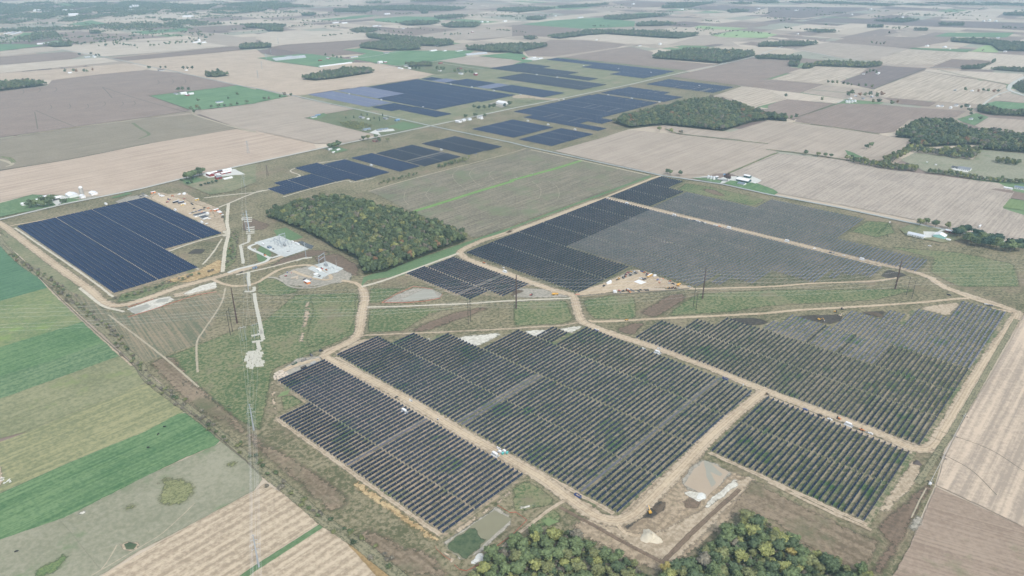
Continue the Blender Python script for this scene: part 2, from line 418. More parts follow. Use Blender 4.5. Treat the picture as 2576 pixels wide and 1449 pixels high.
def farmland():
    """far fields: a patchwork on the survey grid, one cover per field"""
    m = bpy.data.materials.new('far_farmland'); m.use_nodes = True
    nt = m.node_tree; N, L = nt.nodes, nt.links; p = N['Principled BSDF']; p.inputs['Roughness'].default_value = .95
    p.inputs['Specular IOR Level'].default_value = .1
    geo = N.new('ShaderNodeNewGeometry'); mp = N.new('ShaderNodeMapping'); mp.vector_type = 'TEXTURE'
    mp.inputs['Rotation'].default_value = (0, 0, ROWANG); mp.inputs['Location'].default_value = (37, 11, 0)
    L.new(geo.outputs['Position'], mp.inputs['Vector'])
    sx = N.new('ShaderNodeSeparateXYZ'); L.new(mp.outputs[0], sx.inputs[0])
    def M(op, a, b=None):
        q = N.new('ShaderNodeMath'); q.operation = op
        for i, k in enumerate((a, b)):
            if k is None: continue
            if isinstance(k, (int, float)): q.inputs[i].default_value = k
            else: L.new(k, q.inputs[i])
        return q.outputs[0]
    bx = M('FLOOR', M('DIVIDE', sx.outputs[0], 800.0)); by = M('FLOOR', M('DIVIDE', sx.outputs[1], 800.0))
    def cell(a, b, w):
        c = N.new('ShaderNodeCombineXYZ'); L.new(a, c.inputs[0]); L.new(b, c.inputs[1]); c.inputs[2].default_value = w
        wn_ = N.new('ShaderNodeTexWhiteNoise'); wn_.noise_dimensions = '3D'; L.new(c.outputs[0], wn_.inputs['Vector'])
        return wn_.outputs['Value']
    r1 = cell(bx, by, 1.0)
    swx = M('ADD', 170.0, M('MULTIPLY', M('FLOOR', M('MULTIPLY', r1, 3.0)), 230.0))
    swy = M('ADD', 170.0, M('MULTIPLY', M('FLOOR', M('MULTIPLY', cell(bx, by, 5.0), 3.0)), 230.0))
    v = cell(M('FLOOR', M('DIVIDE', sx.outputs[0], swx)), M('FLOOR', M('DIVIDE', sx.outputs[1], swy)), 9.0)
    n = N.new('ShaderNodeTexNoise'); n.inputs['Scale'].default_value = 0.006; n.inputs['Detail'].default_value = 4
    L.new(geo.outputs['Position'], n.inputs['Vector'])
    v2 = M('ADD', v, M('MULTIPLY', M('SUBTRACT', n.outputs['Fac'], .5), .12))
    cr = N.new('ShaderNodeValToRGB'); cr.color_ramp.interpolation = 'CONSTANT'
    stops = [(0, (196, 178, 158)), (.2, (174, 156, 140)), (.38, (206, 188, 168)), (.52, (148, 128, 118)), (.68, (164, 160, 142)), (.78, (132, 112, 106)), (.88, (186, 164, 146)), (.955, (120, 142, 100))]
    while len(cr.color_ramp.elements) < len(stops): cr.color_ramp.elements.new(.5)
    for e, (pos, c) in zip(cr.color_ramp.elements, stops): e.position = pos; e.color = (*al(*c), 1)
    L.new(v2, cr.inputs[0]); L.new(cr.outputs[0], p.inputs['Base Color'])
    return m
gm = MB()
gm.add([(-60000, -3000, 0), (60000, -3000, 0), (60000, 90000, 0), (-60000, 90000, 0)], [(0, 1, 2, 3)])
ground = obj('ground', gm, farmland()); ground['kind'] = 'structure'

# ------------------------------------------------------------ the solar site: base cover, then everything on it
patch('grassland', T(0, 1, (-300, 790), (640, 612), (1400, 460), (1840, 352), (2576, 192)) + T(1, 1, (690, 42)) + T(1, 0, (1400, 1345), (1760, 1270), (2576, 1095)) +
      T(2, 0, (1180, 855), (1590, 760), (1750, 715), (2310, 870), (2040, 960), (1480, 1260), (1180, 1300), (700, 1449)) + T(2, 1, (430, 70), (1500, 320), (2130, 410), (2576, 510)) +
      T(3, 1, (740, 650), (1470, 805), (2100, 940), (2700, 1080)) + T(3, 2, (2700, 300)) + T(3, 2, (2540, 260), (1830, 1449)) + T(3, 3, (1670, 540), (1480, 1000), (1200, 1800)) +
      T(1, 3, (1400, 1800), (1000, 1150), (700, 920), (0, 390)) + T(0, 3, (2170, 0)) + T(0, 2, (1400, 760), (500, 0)) + T(0, 1, (0, 900), (-300, 830)), L_SITE, 2.0)
patch('grassland', T(1, 0, (430, 965), (770, 915), (1640, 795), (1800, 745), (2400, 690), (2576, 660)) + T(2, 0, (200, 615), (340, 590), (480, 585), (1060, 640), (1750, 712), (1590, 760), (1180, 855), (0, 1095)) + T(1, 0, (1760, 1270), (1050, 1110)), L_SITEF, 2.0)

# grass and earth of the corridor and the middle of the site
patch('grassland', T(0, 2, (1980, 570), (2300, 440)) + T(1, 2, (70, 330), (400, 60), (1030, 40), (1060, 300), (990, 470), (620, 640), (180, 830), (150, 1000), (60, 1449)) + T(0, 3, (2400, -100)) + T(0, 2, (1480, 760)), L_SITEG, 2.5, 4)
patch('soil', T(0, 2, (1465, 755), (1760, 640), (1900, 860), (2300, 1200)) + T(1, 2, (0, 1449)) + T(1, 3, (420, 260), (1000, 660), (900, 780), (1500, 1130), (1760, 1180), (2050, 1500), (1400, 1449), (850, 930), (0, 200)) + T(0, 3, (2450, 60)) + T(0, 2, (1900, 1200)), L_SOIL, 2.0, 7)
patch('grassland', T(0, 2, (655, 25), (800, 50), (1080, 245), (1330, 285), (1700, 170), (2200, 55), (2290, 100), (2210, 220), (2060, 500), (1980, 565), (1460, 745), (1420, 715)), L_STRIPEF, 1.0)
patch('grassland', T(0, 1, (30, 840), (100, 870), (760, 1380), (1080, 1449 + 180), (1250, 1449 + 290)) + T(0, 2, (780, 60), (640, 10)) + T(0, 1, (560, 1420), (0, 960)), L_SITEF, 1.5)
for pts in (T(1, 1, (1050, 1449), (1120, 1370), (1500, 1320), (2060, 1090), (2576, 850)) + T(2, 1, (1390, 335), (1400, 310), (0, 835)) + T(1, 1, (2240, 945), (1700, 1130), (1080, 1340)),):
    patch('grassland', pts, L_LAWN, 1.2)
patch('grassland', T(1, 1, (180, 870), (300, 840), (480, 940), (300, 990), (240, 980)), L_LAWN, 1.5)
patch('grassland', T(1, 1, (70, 1010), (160, 1100), (110, 1190), (20, 1180), (0, 1080)), L_LAWN, 1.0)
patch('grassland', T(1, 2, (520, 90), (1030, 60), (1010, 330), (960, 440), (530, 630), (480, 500), (560, 230)), L_SITEG, 2.0, 5)
patch('soil', T(1, 2, (490, 150), (545, 120), (560, 250), (500, 450), (470, 620), (410, 640), (440, 420)), L_DUSTY, 1.5, 4)
patch('grassland', T(1, 2, (1125, 205), (2150, 190), (1760, 260), (1480, 440), (1110, 455)), L_SITEG, 1.5, 4)
patch('grassland', T(1, 2, (1140, 0), (1500, 0), (1240, 150), (1130, 160)), L_SITEG, 1.5, 3)
patch('soil', T(1, 2, (1500, 450), (1700, 340), (2000, 235), (2250, 185), (2440, 190), (2050, 330), (1700, 450)), L_SOILF, 2.0, 7)
patch('soil', T(1, 2, (2400, 320), (2576, 210)) + T(2, 2, (0, 200), (0, 280)) + T(1, 2, (2500, 330)), L_SOILF, 2.0, 7)
patch('grassland', T(2, 2, (700, 120), (1000, 65), (1250, 80), (1270, 320), (830, 320), (740, 240)), L_SITEG, 2.0, 5)
patch('grassland', T(2, 2, (0, 130), (560, 115), (640, 320), (500, 370), (0, 390)), L_SITEG, 2.0, 5)
patch('grassland', T(2, 2, (1700, 140), (1870, 45), (2576, 10)) + T(3, 2, (1640, 0), (1100, 130), (0, 190)) + T(2, 2, (2300, 240), (1500, 300)), L_SITEG, 2.0, 6)
patch('soil', T(2, 2, (1400, 310), (1250, 240), (1420, 150), (1560, 60), (1840, 40), (1720, 150), (1500, 290)), L_SOILF, 2.0, 7)
patch('soil', T(2, 2, (1120, 460), (1010, 420), (1200, 350), (1360, 340), (1230, 490)), L_SOILF, 1.5, 4)
patch('grassland', T(3, 1, (980, 770), (1230, 780), (1300, 900), (1100, 950), (900, 900), (740, 930)), L_SITEG, 2.0, 6)
patch('grassland', T(3, 1, (1040, 1010), (1900, 1080), (2500, 1200), (2576, 1449), (1900, 1449), (1600, 1290), (1640, 1150)), L_SITEG, 2.0, 8)
patch('grassland', T(2, 1, (1740, 390), (2000, 430), (2576, 560), (2440, 630), (1650, 460)), L_SITEG, 2.0, 5)
patch('soil', T(2, 1, (1780, 420), (2050, 460), (2250, 560), (2050, 520)), L_SOILF, 2.0, 7)
# topsoil heaps and turned ground on the right
patch('soil', T(2, 2, (2060, 310), (2400, 290), (2576, 320)) + T(3, 2, (130, 280), (60, 340), (-60, 380)) + T(2, 2, (2400, 380)), L_BLACK, 2.0, 4)
patch('soil', T(3, 2, (230, 285), (500, 265), (780, 260), (750, 320), (640, 380), (420, 330)), L_BLACK, 2.0, 4)
patch('soil', T(3, 2, (880, 240), (1240, 220), (1130, 300), (1050, 290)), L_BLACK, 2.0, 4)
patch('soil', T(3, 2, (1260, 220), (1500, 190), (1900, 140), (1960, 160), (1830, 290), (1560, 220)), L_DUSTY, 2.0, 4)
patch('soil', T(3, 1, (1120, 1330), (1200, 1260), (1330, 1290), (1420, 1320), (1250, 1370)), L_BLACK, 1.5, 3)
patch('soil', T(3, 1, (0, 1390), (120, 1310), (330, 1400), (420, 1420), (160, 1430)), L_DUSTY, 2.0, 4)
# around the two substations and the yard tracks
patch('soil', T(1, 1, (0, 760), (160, 810), (90, 860), (-150, 880), (-130, 700)), L_SOILF, 2.0, 5)
patch('soil', T(1, 1, (270, 1150), (560, 1060), (830, 1080), (600, 1130), (180, 1230), (0, 1290)), L_SOILF, 1.5, 4)
patch('soil', T(1, 1, (820, 1090), (1040, 1220), (1060, 1340), (960, 1330), (600, 1190), (560, 1140)), L_SOILF, 2.0, 6)
patch('soil', T(1, 1, (200, 1330), (350, 1260), (700, 1180), (980, 1300), (970, 1370), (880, 1400), (500, 1449), (280, 1420)), L_GREYD, 2.0, 5)
patch('grassland', T(1, 1, (0, 1370), (180, 1340), (400, 1449)) + T(1, 2, (500, 30), (200, 90), (0, 60)), L_SITEG, 1.5, 4)
patch('soil', T(0, 1, (1870, 1110), (1960, 1050), (2080, 1060), (2030, 1110)), L_BLACK, 1.5, 3)
patch('grassland', T(0, 1, (2260, 960), (2420, 900), (2380, 1180), (2240, 1290)), L_SITEG, 1.5, 4)
patch('soil', T(0, 1, (1470, 540), (1560, 470), (1700, 500), (1890, 490), (2000, 560), (2200, 640), (2260, 760), (2300, 880), (2240, 905), (1900, 790)), L_DUSTY, 1.8, 3)
patch('soil', T(0, 1, (1500, 545), (1560, 500), (1800, 530), (1960, 590), (2130, 650), (2190, 740), (1900, 760)), L_DIRT, 1.8, 5)
patch('soil', T(0, 1, (1150, 580), (1280, 530), (1470, 500), (1530, 530), (1470, 545), (1180, 600)), L_GREYD, 1.2, 2.5)
patch('soil', T(0, 1, (2230, 880), (2290, 850), (2330, 900), (2300, 940), (2230, 930)), L_DIRTP, 1.5, 3)
patch('soil', T(0, 1, (1600, 1390), (2000, 1260), (2250, 1130), (2240, 1290), (1900, 1400)) , L_GOLD, 1.5, 4)
patch('soil', T(0, 2, (1210, 60), (1750, -60), (1990, -130), (1400, 120), (1160, 150)), L_SITEG, 1.5, 3)

# ground under the arrays
def spatch(name, pts, m, jit=0.6, feather=0.0):
    return patch(name, [tuple(S(*q))[:2] for q in pts], m, jit, feather, world=True)
spatch('grassland', [(333, -664), (376, -664), (376, -734), (454, -734), (454, -386), (333, -386)], L_ARRAYT)
spatch('grassland', [(461, -734), (536, -734), (536, -702), (578, -702), (578, -672), (606, -672), (606, -603), (680, -603), (680, -573), (720, -573), (720, -540), (753, -540), (753, -286), (461, -286)], L_ARRAY)
spatch('grassland', [(606, -272), (754, -272), (754, -106), (606, -106)], L_ARRAY)
spatch('grassland', [(763, -470), (838, -470), (838, -434), (876, -434), (876, -404), (908, -404), (908, -352), (946, -352), (980, -338), (980, -278), (1052, -278), (1052, -238), (1092, -236), (1092, -213), (1124, -213), (1124, -166), (1200, -166), (1200, -100), (763, -100)], L_ARRAY)
L_ARRAYD = land('dark_grass_under_panels', al(84, 90, 62), al(140, 128, 104), w=1.8, ln=24, streak=.6, broad=.5, fine=.6, pcol=al(150, 134, 112), pscale=.014, plo=.55, phi=.7)  # green ground; the shade of the panels is put into its darker colour
spatch('grassland', [(826, -862), (1254, -862), (1254, -294), (1190, -294), (1112, -355), (1040, -425), (970, -482), (968, -605), (900, -608), (826, -610)], L_ARRAYD)
spatch('grassland', [(1263, -863), (1480, -863), (1480, -798), (1410, -790), (1410, -598), (1480, -598), (1492, -402), (1354, -398), (1354, -246), (1274, -246)], L_ARRAYD)
spatch('grassland', [(698, -868), (808, -868), (808, -686), (742, -690), (728, -718), (698, -718)], L_ARRAYT)
spatch('grassland', [(346, -1594), (600, -1594), (600, -1262), (488, -1255), (488, -1134), (346, -1134)], L_ARRAYT)
# dusty margins beside them
patch('soil', T(1, 2, (730, 690), (1000, 520), (1240, 495), (1390, 575), (1360, 600), (800, 690)), L_DUSTY, 2.0, 4)
patch('soil', T(1, 2, (1640, 540), (1720, 500), (2100, 480), (2576, 435)) + T(2, 2, (60, 425), (400, 410), (0, 430)) + T(1, 2, (2300, 560), (2200, 600), (1930, 475), (1800, 520)), L_LIME_D, 1.5, 4)
patch('soil', T(2, 2, (60, 430), (400, 415), (600, 390), (720, 370), (740, 395), (590, 460), (440, 415), (260, 500), (120, 450)), L_LIME_D, 1.5, 3)
patch('grassland', T(1, 2, (1350, 560), (1480, 500), (1620, 470), (1420, 570)), L_LIME, 1.5)
patch('grassland', T(1, 2, (215, 1100), (260, 1050), (340, 1030), (320, 1070)), L_LIME, 1.2)
patch('grassland', T(1, 2, (240, 1100), (360, 1070), (500, 1150), (260, 1260)), L_SITEG, 1.2, 3)
patch('soil', T(1, 2, (150, 880), (190, 950), (220, 1280), (420, 1449), (330, 1449), (190, 1330), (140, 1100)), L_DUSTY, 1.5, 2.5)
patch('soil', T(1, 2, (160, 870), (420, 700), (660, 680), (690, 730), (350, 890), (220, 945)), L_GREYD, 1.5, 3)
patch('soil', T(1, 3, (820, 370), (900, 380), (1280, 640), (1870, 1080), (1840, 1140), (1690, 1080), (1300, 790), (1000, 590)), L_GOLD, 1.5, 4)
patch('soil', T(1, 3, (420, 0), (470, 10), (1300, 620), (1870, 1050), (1890, 1100), (1300, 680), (900, 400)), L_DUSTY, 1.2, 2.5)
patch('soil', T(2, 3, (560, 920), (760, 840), (1040, 880), (1440, 470), (1700, 230), (2250, 400), (2576, 500), (2420, 720), (2000, 1100), (1600, 1420), (1400, 1420), (1200, 1330), (900, 1170), (620, 1030)), L_TEARTH, 2.0, 6)
patch('soil', T(2, 3, (1040, 820), (1440, 470), (1800, 140), (2100, -150), (2250, -180), (1900, 300), (1450, 760), (1150, 880)), L_DUSTY, 1.5, 4)
patch('soil', T(2, 3, (560, 900), (780, 850), (1050, 900), (1180, 1020), (1480, 980), (1900, 760), (2160, 520), (2330, 420), (2500, 470), (2180, 800), (1850, 1150), (1640, 1340), (1480, 1320), (1240, 1180), (900, 1000)), L_DUSTY, 2.0, 5)
patch('soil', T(2, 3, (1250, 830), (1420, 700), (1560, 670), (1560, 760), (1440, 870), (1330, 880), (1160, 1000), (1110, 950)), L_BLACK, 1.5, 3)
patch('soil', T(2, 3, (1700, 700), (1850, 590), (1960, 620), (1880, 780), (1720, 780)), L_SOILF, 1.5, 3)
patch('soil', T(2, 3, (2250, 640), (2400, 470), (2576, 520)) + T(3, 3, (0, 560), (450, 780), (900, 1000), (1180, 1080), (1060, 1300), (900, 1449), (700, 1340), (300, 1130), (40, 900)) + T(2, 3, (2350, 860), (2150, 860)), L_SOIL, 2.0, 5)
patch('soil', T(3, 3, (1050, 940), (1500, 560), (1660, 480), (1690, 560), (1480, 900), (1200, 1449), (960, 1449), (1180, 1120)), L_SOILF, 2.0, 5)
patch('soil', T(3, 3, (1090, 800), (1450, 260), (1560, 330), (1500, 520), (1160, 870), (1020, 960)), L_DUSTY, 1.5, 3)
patch('soil', T(2, 3, (0, 560), (130, 480), (300, 560), (440, 680), (420, 740), (140, 800), (0, 800)), L_SITEG, 1.5, 3)
patch('soil', T(2, 3, (20, 730), (90, 750), (280, 720), (260, 740), (120, 780), (100, 800)), L_LIME_D, 1, 1.5)
patch('soil', T(1, 3, (1870, 1080), (2100, 900), (2420, 680), (2576, 560), (2576, 640), (2400, 760), (1950, 1100)), L_DUSTY, 1.2, 3)
patch('grassland', T(2, 3, (180, 990), (280, 800), (460, 770), (540, 900), (380, 960)), L_SITEG, 1.5, 4)
patch('grassland', T(2, 3, (290, 900), (360, 860), (470, 900), (380, 950)), L_LIME, 1.5)
patch('soil', T(1, 3, (1810, 1150), (1900, 1180), (2020, 1290), (1960, 1330)), L_DUSTY, 1.0, 2)
for p_, q_, w_ in (((766, -465), (766, -110), 7), ((751, -268), (751, -110), 6), ((464, -728), (464, -290), 5), ((451, -725), (451, -392), 4), ((1253, -858), (1258, -300), 6), ((1265, -858), (1272, -250), 6), ((608, -268), (608, -108), 5), ((336, -660), (336, -390), 5)):
    strip('verge', [tuple(S(*p_))[:2], tuple(S((p_[0] + q_[0]) / 2, (p_[1] + q_[1]) / 2))[:2], tuple(S(*q_))[:2]], w_ + 2, L_DUSTY, 2.2, feather=.95, world=True)
# yards
patch('soil', T(2, 1, (560, 1449 + 70), (900, 1400), (1060, 1330), (1240, 1255), (1380, 1290), (1640, 1390), (1860, 1449)) + T(2, 2, (1840, 15), (1500, 5), (1000, 50), (700, 85)), L_DIRT, 1.5, 4)
patch('soil', T(2, 1, (1060, 1340), (1200, 1260), (1300, 1300), (1160, 1350)), L_GREYD, 1.2, 3)
patch('soil', T(2, 2, (0, 0), (430, 10), (620, 80), (560, 100), (200, 105), (0, 100)), L_GREYD, 1.5, 4)
# basins and their surrounds
patch('soil', T(1, 2, (1260, 150), (1400, 70), (1580, 0), (1760, 0), (1880, 60), (1860, 110), (1500, 150)), L_GREYD, 1.2, 2.5)
patch('pond', T(1, 2, (1460, 120), (1680, 20), (1780, 25), (1830, 85), (1600, 130)), W_GREY, 1.0)
patch('soil', T(0, 2, (1270, 210), (1540, 115), (1720, 80), (1770, 120), (1600, 200), (1350, 275)), L_LIME_D, 1.2, 2.5)
patch('pond', T(0, 2, (1290, 215), (1480, 160), (1520, 190), (1370, 265)), W_GREY, .8)
patch('pond', T(0, 2, (1560, 140), (1600, 115), (1710, 100), (1690, 140), (1580, 150)), W_GREY, .8)
patch('soil', T(0, 2, (1720, 60), (2180, -40), (2190, 10), (1900, 80), (1760, 100)), L_DUSTY, 1.2, 2.5)
patch('soil', T(0, 2, (2000, -20), (2180, -70), (2190, 0), (1880, 70), (1830, 60)), L_LIME_D, 1.0, 2)
patch('soil', T(1, 3, (1850, 1120), (2150, 930), (2420, 740), (2576, 840), (2576, 930), (2300, 1200), (2060, 1310)), L_GREYD, 1.2, 2.5)
patch('pond', T(1, 3, (1900, 1150), (2000, 1060), (2160, 950), (2400, 790), (2576, 880)) + T(1, 3, (2340, 1090), (2140, 1280), (2060, 1280)), W_POND, 1.0)
patch('pond', T(1, 3, (1890, 1140), (2010, 1060), (2130, 970), (2210, 960), (2270, 1060), (2330, 1080), (2250, 1180), (2120, 1290), (2060, 1270)), L_WATERY, 2.0, 4)
patch('soil', T(1, 3, (2160, 1300), (2280, 1220), (2320, 1240), (2220, 1330)), L_LIME_D, 1.0, 1.5)
patch('soil', T(2, 3, (1690, 480), (1780, 340), (1930, 270), (2080, 320), (2200, 400), (2230, 430), (1990, 640), (1740, 590)), L_GREYD, 1.5, 3)
patch('pond', T(2, 3, (1740, 530), (1830, 380), (1930, 290), (2060, 340), (2190, 410), (2080, 540), (1960, 660), (1850, 590)), W_MUD, 1.2)
patch('pond', T(2, 3, (1930, 290), (1980, 300), (2120, 430), (2090, 450), (1990, 400), (2050, 510), (2010, 560), (1960, 460)), W_GREY, .8)
patch('soil', T(2, 3, (1720, 600), (1790, 590), (1960, 620), (1960, 680), (1880, 710), (1740, 640)), L_LIME_D, 1.0, 1.5)
patch('soil', T(2, 3, (1960, 700), (2230, 470), (2290, 500), (2280, 540), (1950, 800), (1900, 790)), L_LIME_D, 1.2, 2)
patch('pond', Z(900, 800, (1450, 850), (1550, 830), (1790, 930), (1740, 990), (1640, 960)), W_DARK, .8)
patch('soil', T(1, 1, (380, 1260), (450, 1240), (570, 1290), (540, 1320), (420, 1310)), L_GREYD, .8, 2)
patch('soil', T(3, 2, (2000, 150), (2060, 165), (2500, 235), (2460, 260)), L_DIRT, 1.0, 2)

# site roads
for pts_ in (T(2, 1, (880, 560), (0, 885)) + T(1, 1, (2300, 965), (2110, 1050), (2055, 1090), (2090, 1140), (2250, 1210), (2576, 1325)) + T(2, 1, (420, 1475)) + T(2, 2, (600, 70), (640, 160), (690, 320), (780, 375), (1050, 480), (1450, 600), (2000, 810), (2576, 1045)) + T(3, 2, (500, 1230), (1050, 1430)) + T(3, 3, (1400, 150), (1600, 170), (1720, 80)) + T(3, 2, (1760, 1449), (2150, 800), (2490, 300), (2420, 210), (1790, 0)) + T(3, 1, (1640, 1350), (1400, 1270), (1000, 1175), (0, 935)) + T(2, 1, (1640, 712), (930, 545)),
             T(2, 2, (2560, 1050), (2490, 1080), (2050, 1449)) + T(2, 3, (1700, 365), (1350, 720), (1200, 850), (1050, 900), (900, 870), (750, 790), (500, 615), (280, 455), (0, 290)) + T(1, 3, (2400, 185), (2060, 0)) + T(1, 2, (1500, 1110), (1000, 850), (680, 680), (850, 590), (980, 520), (1040, 440), (1070, 250), (1095, 80), (1060, 0)),
             T(0, 1, (-60, 770), (60, 840), (200, 950), (600, 1250), (880, 1449)) + T(0, 2, (1000, 110), (1090, 165), (1180, 180), (1300, 160), (1560, 80), (1800, -5)) + T(0, 1, (2150, 1350), (2576, 1230))):
    strip('verge', pts_, 19, L_DUSTY, 1.8, feather=.85)
strip('road', T(2, 1, (1560, 318), (1420, 345), (880, 560), (0, 885)) + T(1, 1, (2576, 872), (2300, 965), (2110, 1050), (2055, 1090), (2090, 1140), (2250, 1210), (2576, 1325)) + T(2, 1, (420, 1475)) + T(2, 2, (600, 70), (640, 160), (690, 320), (780, 375), (1050, 480), (1450, 600), (2000, 810), (2576, 1045)) + T(3, 2, (500, 1230), (1050, 1430)) + T(3, 3, (1400, 150), (1560, 180), (1650, 160), (1720, 80)) + T(3, 2, (1760, 1449), (2150, 800), (2490, 300), (2480, 250), (2420, 210), (2100, 125), (1790, 0)) + T(3, 1, (1640, 1350), (1400, 1270), (1000, 1175), (0, 935)) + T(2, 1, (1640, 712), (930, 545)), 7.5, L_DIRT, .9, feather=.5)
strip('road', T(2, 2, (2560, 1050), (2490, 1080), (2050, 1449)) + T(2, 3, (1700, 365), (1350, 720), (1200, 850), (1050, 900), (900, 870), (750, 790), (500, 615), (280, 455), (0, 290)) + T(1, 3, (2400, 185), (2060, 0)) + T(1, 2, (1500, 1110), (1000, 850), (680, 680)), 7.5, L_DIRT, .9, feather=.5)
strip('road', T(1, 2, (680, 690), (850, 590), (980, 520), (1040, 440), (1070, 250), (1095, 80), (1060, 0)) + T(1, 1, (1000, 1400), (860, 1375)), 8, L_DIRT, .8)
strip('road', T(1, 2, (640, 720), (420, 770), (240, 850)), 9, L_DIRT, 1.0)
strip('path', T(1, 1, (2040, 1100), (1700, 1225), (1300, 1370), (1060, 1440)), 6, L_DIRTP, .8)
strip('path', T(1, 1, (860, 1375), (620, 1449 - 10), (560, 1449)) + T(1, 2, (420, 0), (330, -20)) + T(1, 1, (280, 1390), (180, 1345), (60, 1350)), 5, L_GREYD, .8)
strip('road', T(0, 1, (-60, 770), (60, 840), (200, 950), (600, 1250), (880, 1449)) + T(0, 2, (1000, 110), (1090, 165), (1180, 180), (1300, 160), (1560, 80), (1800, -5)) + T(0, 1, (2150, 1350), (2576, 1230)) + T(1, 1, (130, 1190), (330, 1110)), 9, L_DIRT, .8)
strip('path', T(0, 2, (800, 0), (1000, 160), (1080, 200), (1250, 240)), 5, L_DIRTP, .8)
strip('path', T(0, 1, (150, 845), (420, 1030), (760, 1260), (1010, 1440)) + T(0, 2, (1110, 70), (1140, 90)), 4, L_DIRTP, .8)
strip('path', T(0, 1, (100, 825), (570, 740), (1280, 585), (1480, 535)), 5, L_DIRT, .6)
strip('road', T(0, 1, (2140, 1365), (2250, 1410), (2380, 1432), (2576, 1400)) + T(1, 1, (240, 1265), (500, 1220), (640, 1260), (760, 1340), (700, 1370), (500, 1330), (370, 1280)), 7, L_DIRT, .8)
strip('path', T(1, 1, (-200, 1320), (150, 1240), (520, 1140)), 5, L_DIRTP, 1.0)
strip('path', T(1, 1, (430, 325), (200, 440), (0, 490)) + T(0, 1, (2440, 540), (2300, 600), (2200, 640)), 5, L_DIRTP, .8)
strip('path', T(0, 1, (2300, 600), (2290, 700), (2285, 800), (2300, 900), (2265, 1060), (2240, 1290)), 7, L_DIRTP, 1.2)
strip('path', T(1, 1, (0, 480), (130, 462), (370, 440), (330, 360), (410, 345), (440, 315), (350, 265), (600, 200), (930, 150)), 4, L_DIRTP, .8)
strip('path', T(0, 1, (2050, 545), (2300, 515), (2576, 488)), 5, L_DIRTP, .8)
strip('path', T(1, 1, (270, 535), (560, 450), (900, 370), (980, 385), (1200, 340)), 4, L_DIRTP, .8)
strip('path', T(0, 1, (1690, 1085), (1960, 990), (2250, 915)), 5, L_DIRTP, .8)
strip('path', T(0, 1, (1700, 1090), (1850, 1180), (2000, 1265)), 3, L_DIRTP, .8)
strip('path', T(0, 1, (2235, 955), (2140, 1100), (2040, 1215)), 3.5, L_DIRTP, .8)
strip('path', T(1, 2, (1120, 195), (1500, 185), (2100, 160)) + T(2, 2, (0, 130), (590, 105)), 4.5, L_DIRTP, .8)
strip('path', T(1, 2, (1060, 480), (1300, 470), (2000, 440), (2576, 410)) + T(2, 2, (300, 390), (500, 380), (680, 345)), 4.5, L_DUSTY, .8)
strip('path', T(2, 2, (780, 325), (870, 342), (1500, 310), (2300, 270), (2576, 255)) + T(3, 2, (300, 225), (900, 190), (1500, 150), (1900, 110), (2020, 110)), 6.5, L_DIRT, 1.0)
strip('path', T(2, 2, (700, 85), (1000, 60), (1500, 20), (1850, 10)) + T(2, 2, (2576, -10)) + T(3, 1, (450, 1405), (1000, 1385), (1300, 1350)), 5, L_DIRT, 1.0)
strip('path', T(2, 3, (550, 685), (400, 770), (150, 960), (0, 1075)) + T(1, 3, (2450, 1200)), 4, L_DUSTY, .8)
strip('path', T(2, 3, (480, 760), (650, 850), (800, 930), (1100, 1100), (1500, 1310)), 4, L_SOILF, .8)
strip('path', T(2, 3, (1060, 930), (1140, 1020), (1300, 1050)), 4, L_DIRT, .8)
strip('path', T(2, 3, (1500, 1330), (1850, 980), (2290, 580)), 5, L_SOILF, .8)
strip('path', T(0, 2, (2270, 0), (2220, 170), (2050, 430), (1985, 540), (1980, 700), (1990, 850)), 3, L_TRACKP, .5)
strip('path', T(0, 2, (1090, 270), (1600, 660), (2000, 1000)) , 3, L_TRACKP, .8)
strip('path', T(3, 3, (1040, 990), (500, 750), (0, 505)), 4, L_DUSTY, .8)
strip('path', T(2, 1, (1620, 1000), (1500, 985)), 3, L_DUSTY, .5)
for q in (Z(900, 800, (590, 860), (1090, 715), (1690, 990), (1210, 1150), (1085, 1115)),
          Z(900, 800, (1820, 1310), (2050, 1240), (2390, 1390), (2250, 1460), (2100, 1500))):
    patch('gravel', q, L_GRAVEL, .5)
patch('gravel', Z(900, 800, (1660, 1380), (1760, 1330), (2100, 1500), (2000, 1560)), L_GRAVEL, .4)
patch('gravel', Z(900, 1088, (1750, 110), (1850, 60), (1990, 90), (1950, 150)), L_GRAVEL, .4)
strip('road', Z(900, 800, (640, 880), (510, 930), (490, 970), (600, 1030), (760, 1100), (900, 1170), (1010, 1150), (1140, 1110)), 6, L_CONC, .3)
strip('road', Z(900, 800, (900, 1150), (840, 1230), (600, 1310), (240, 1400), (60, 1470)), 6, L_CONC, .5)
patch('gravel', Z(550, 720, (1140, 690), (1400, 640), (1480, 700), (1420, 780), (1340, 820)), L_GREYD, .5, 1.5)
# ------------------------------------------------------------ farmland round the site
L_LIMET = land('green_track', al(108, 146, 76), al(132, 164, 92), w=3, ln=30, streak=.4, broad=.4, fine=.4, feather=True)
def F(m, *pts, jit=.8): return patch('field', [q for p in pts for q in p], m, jit)
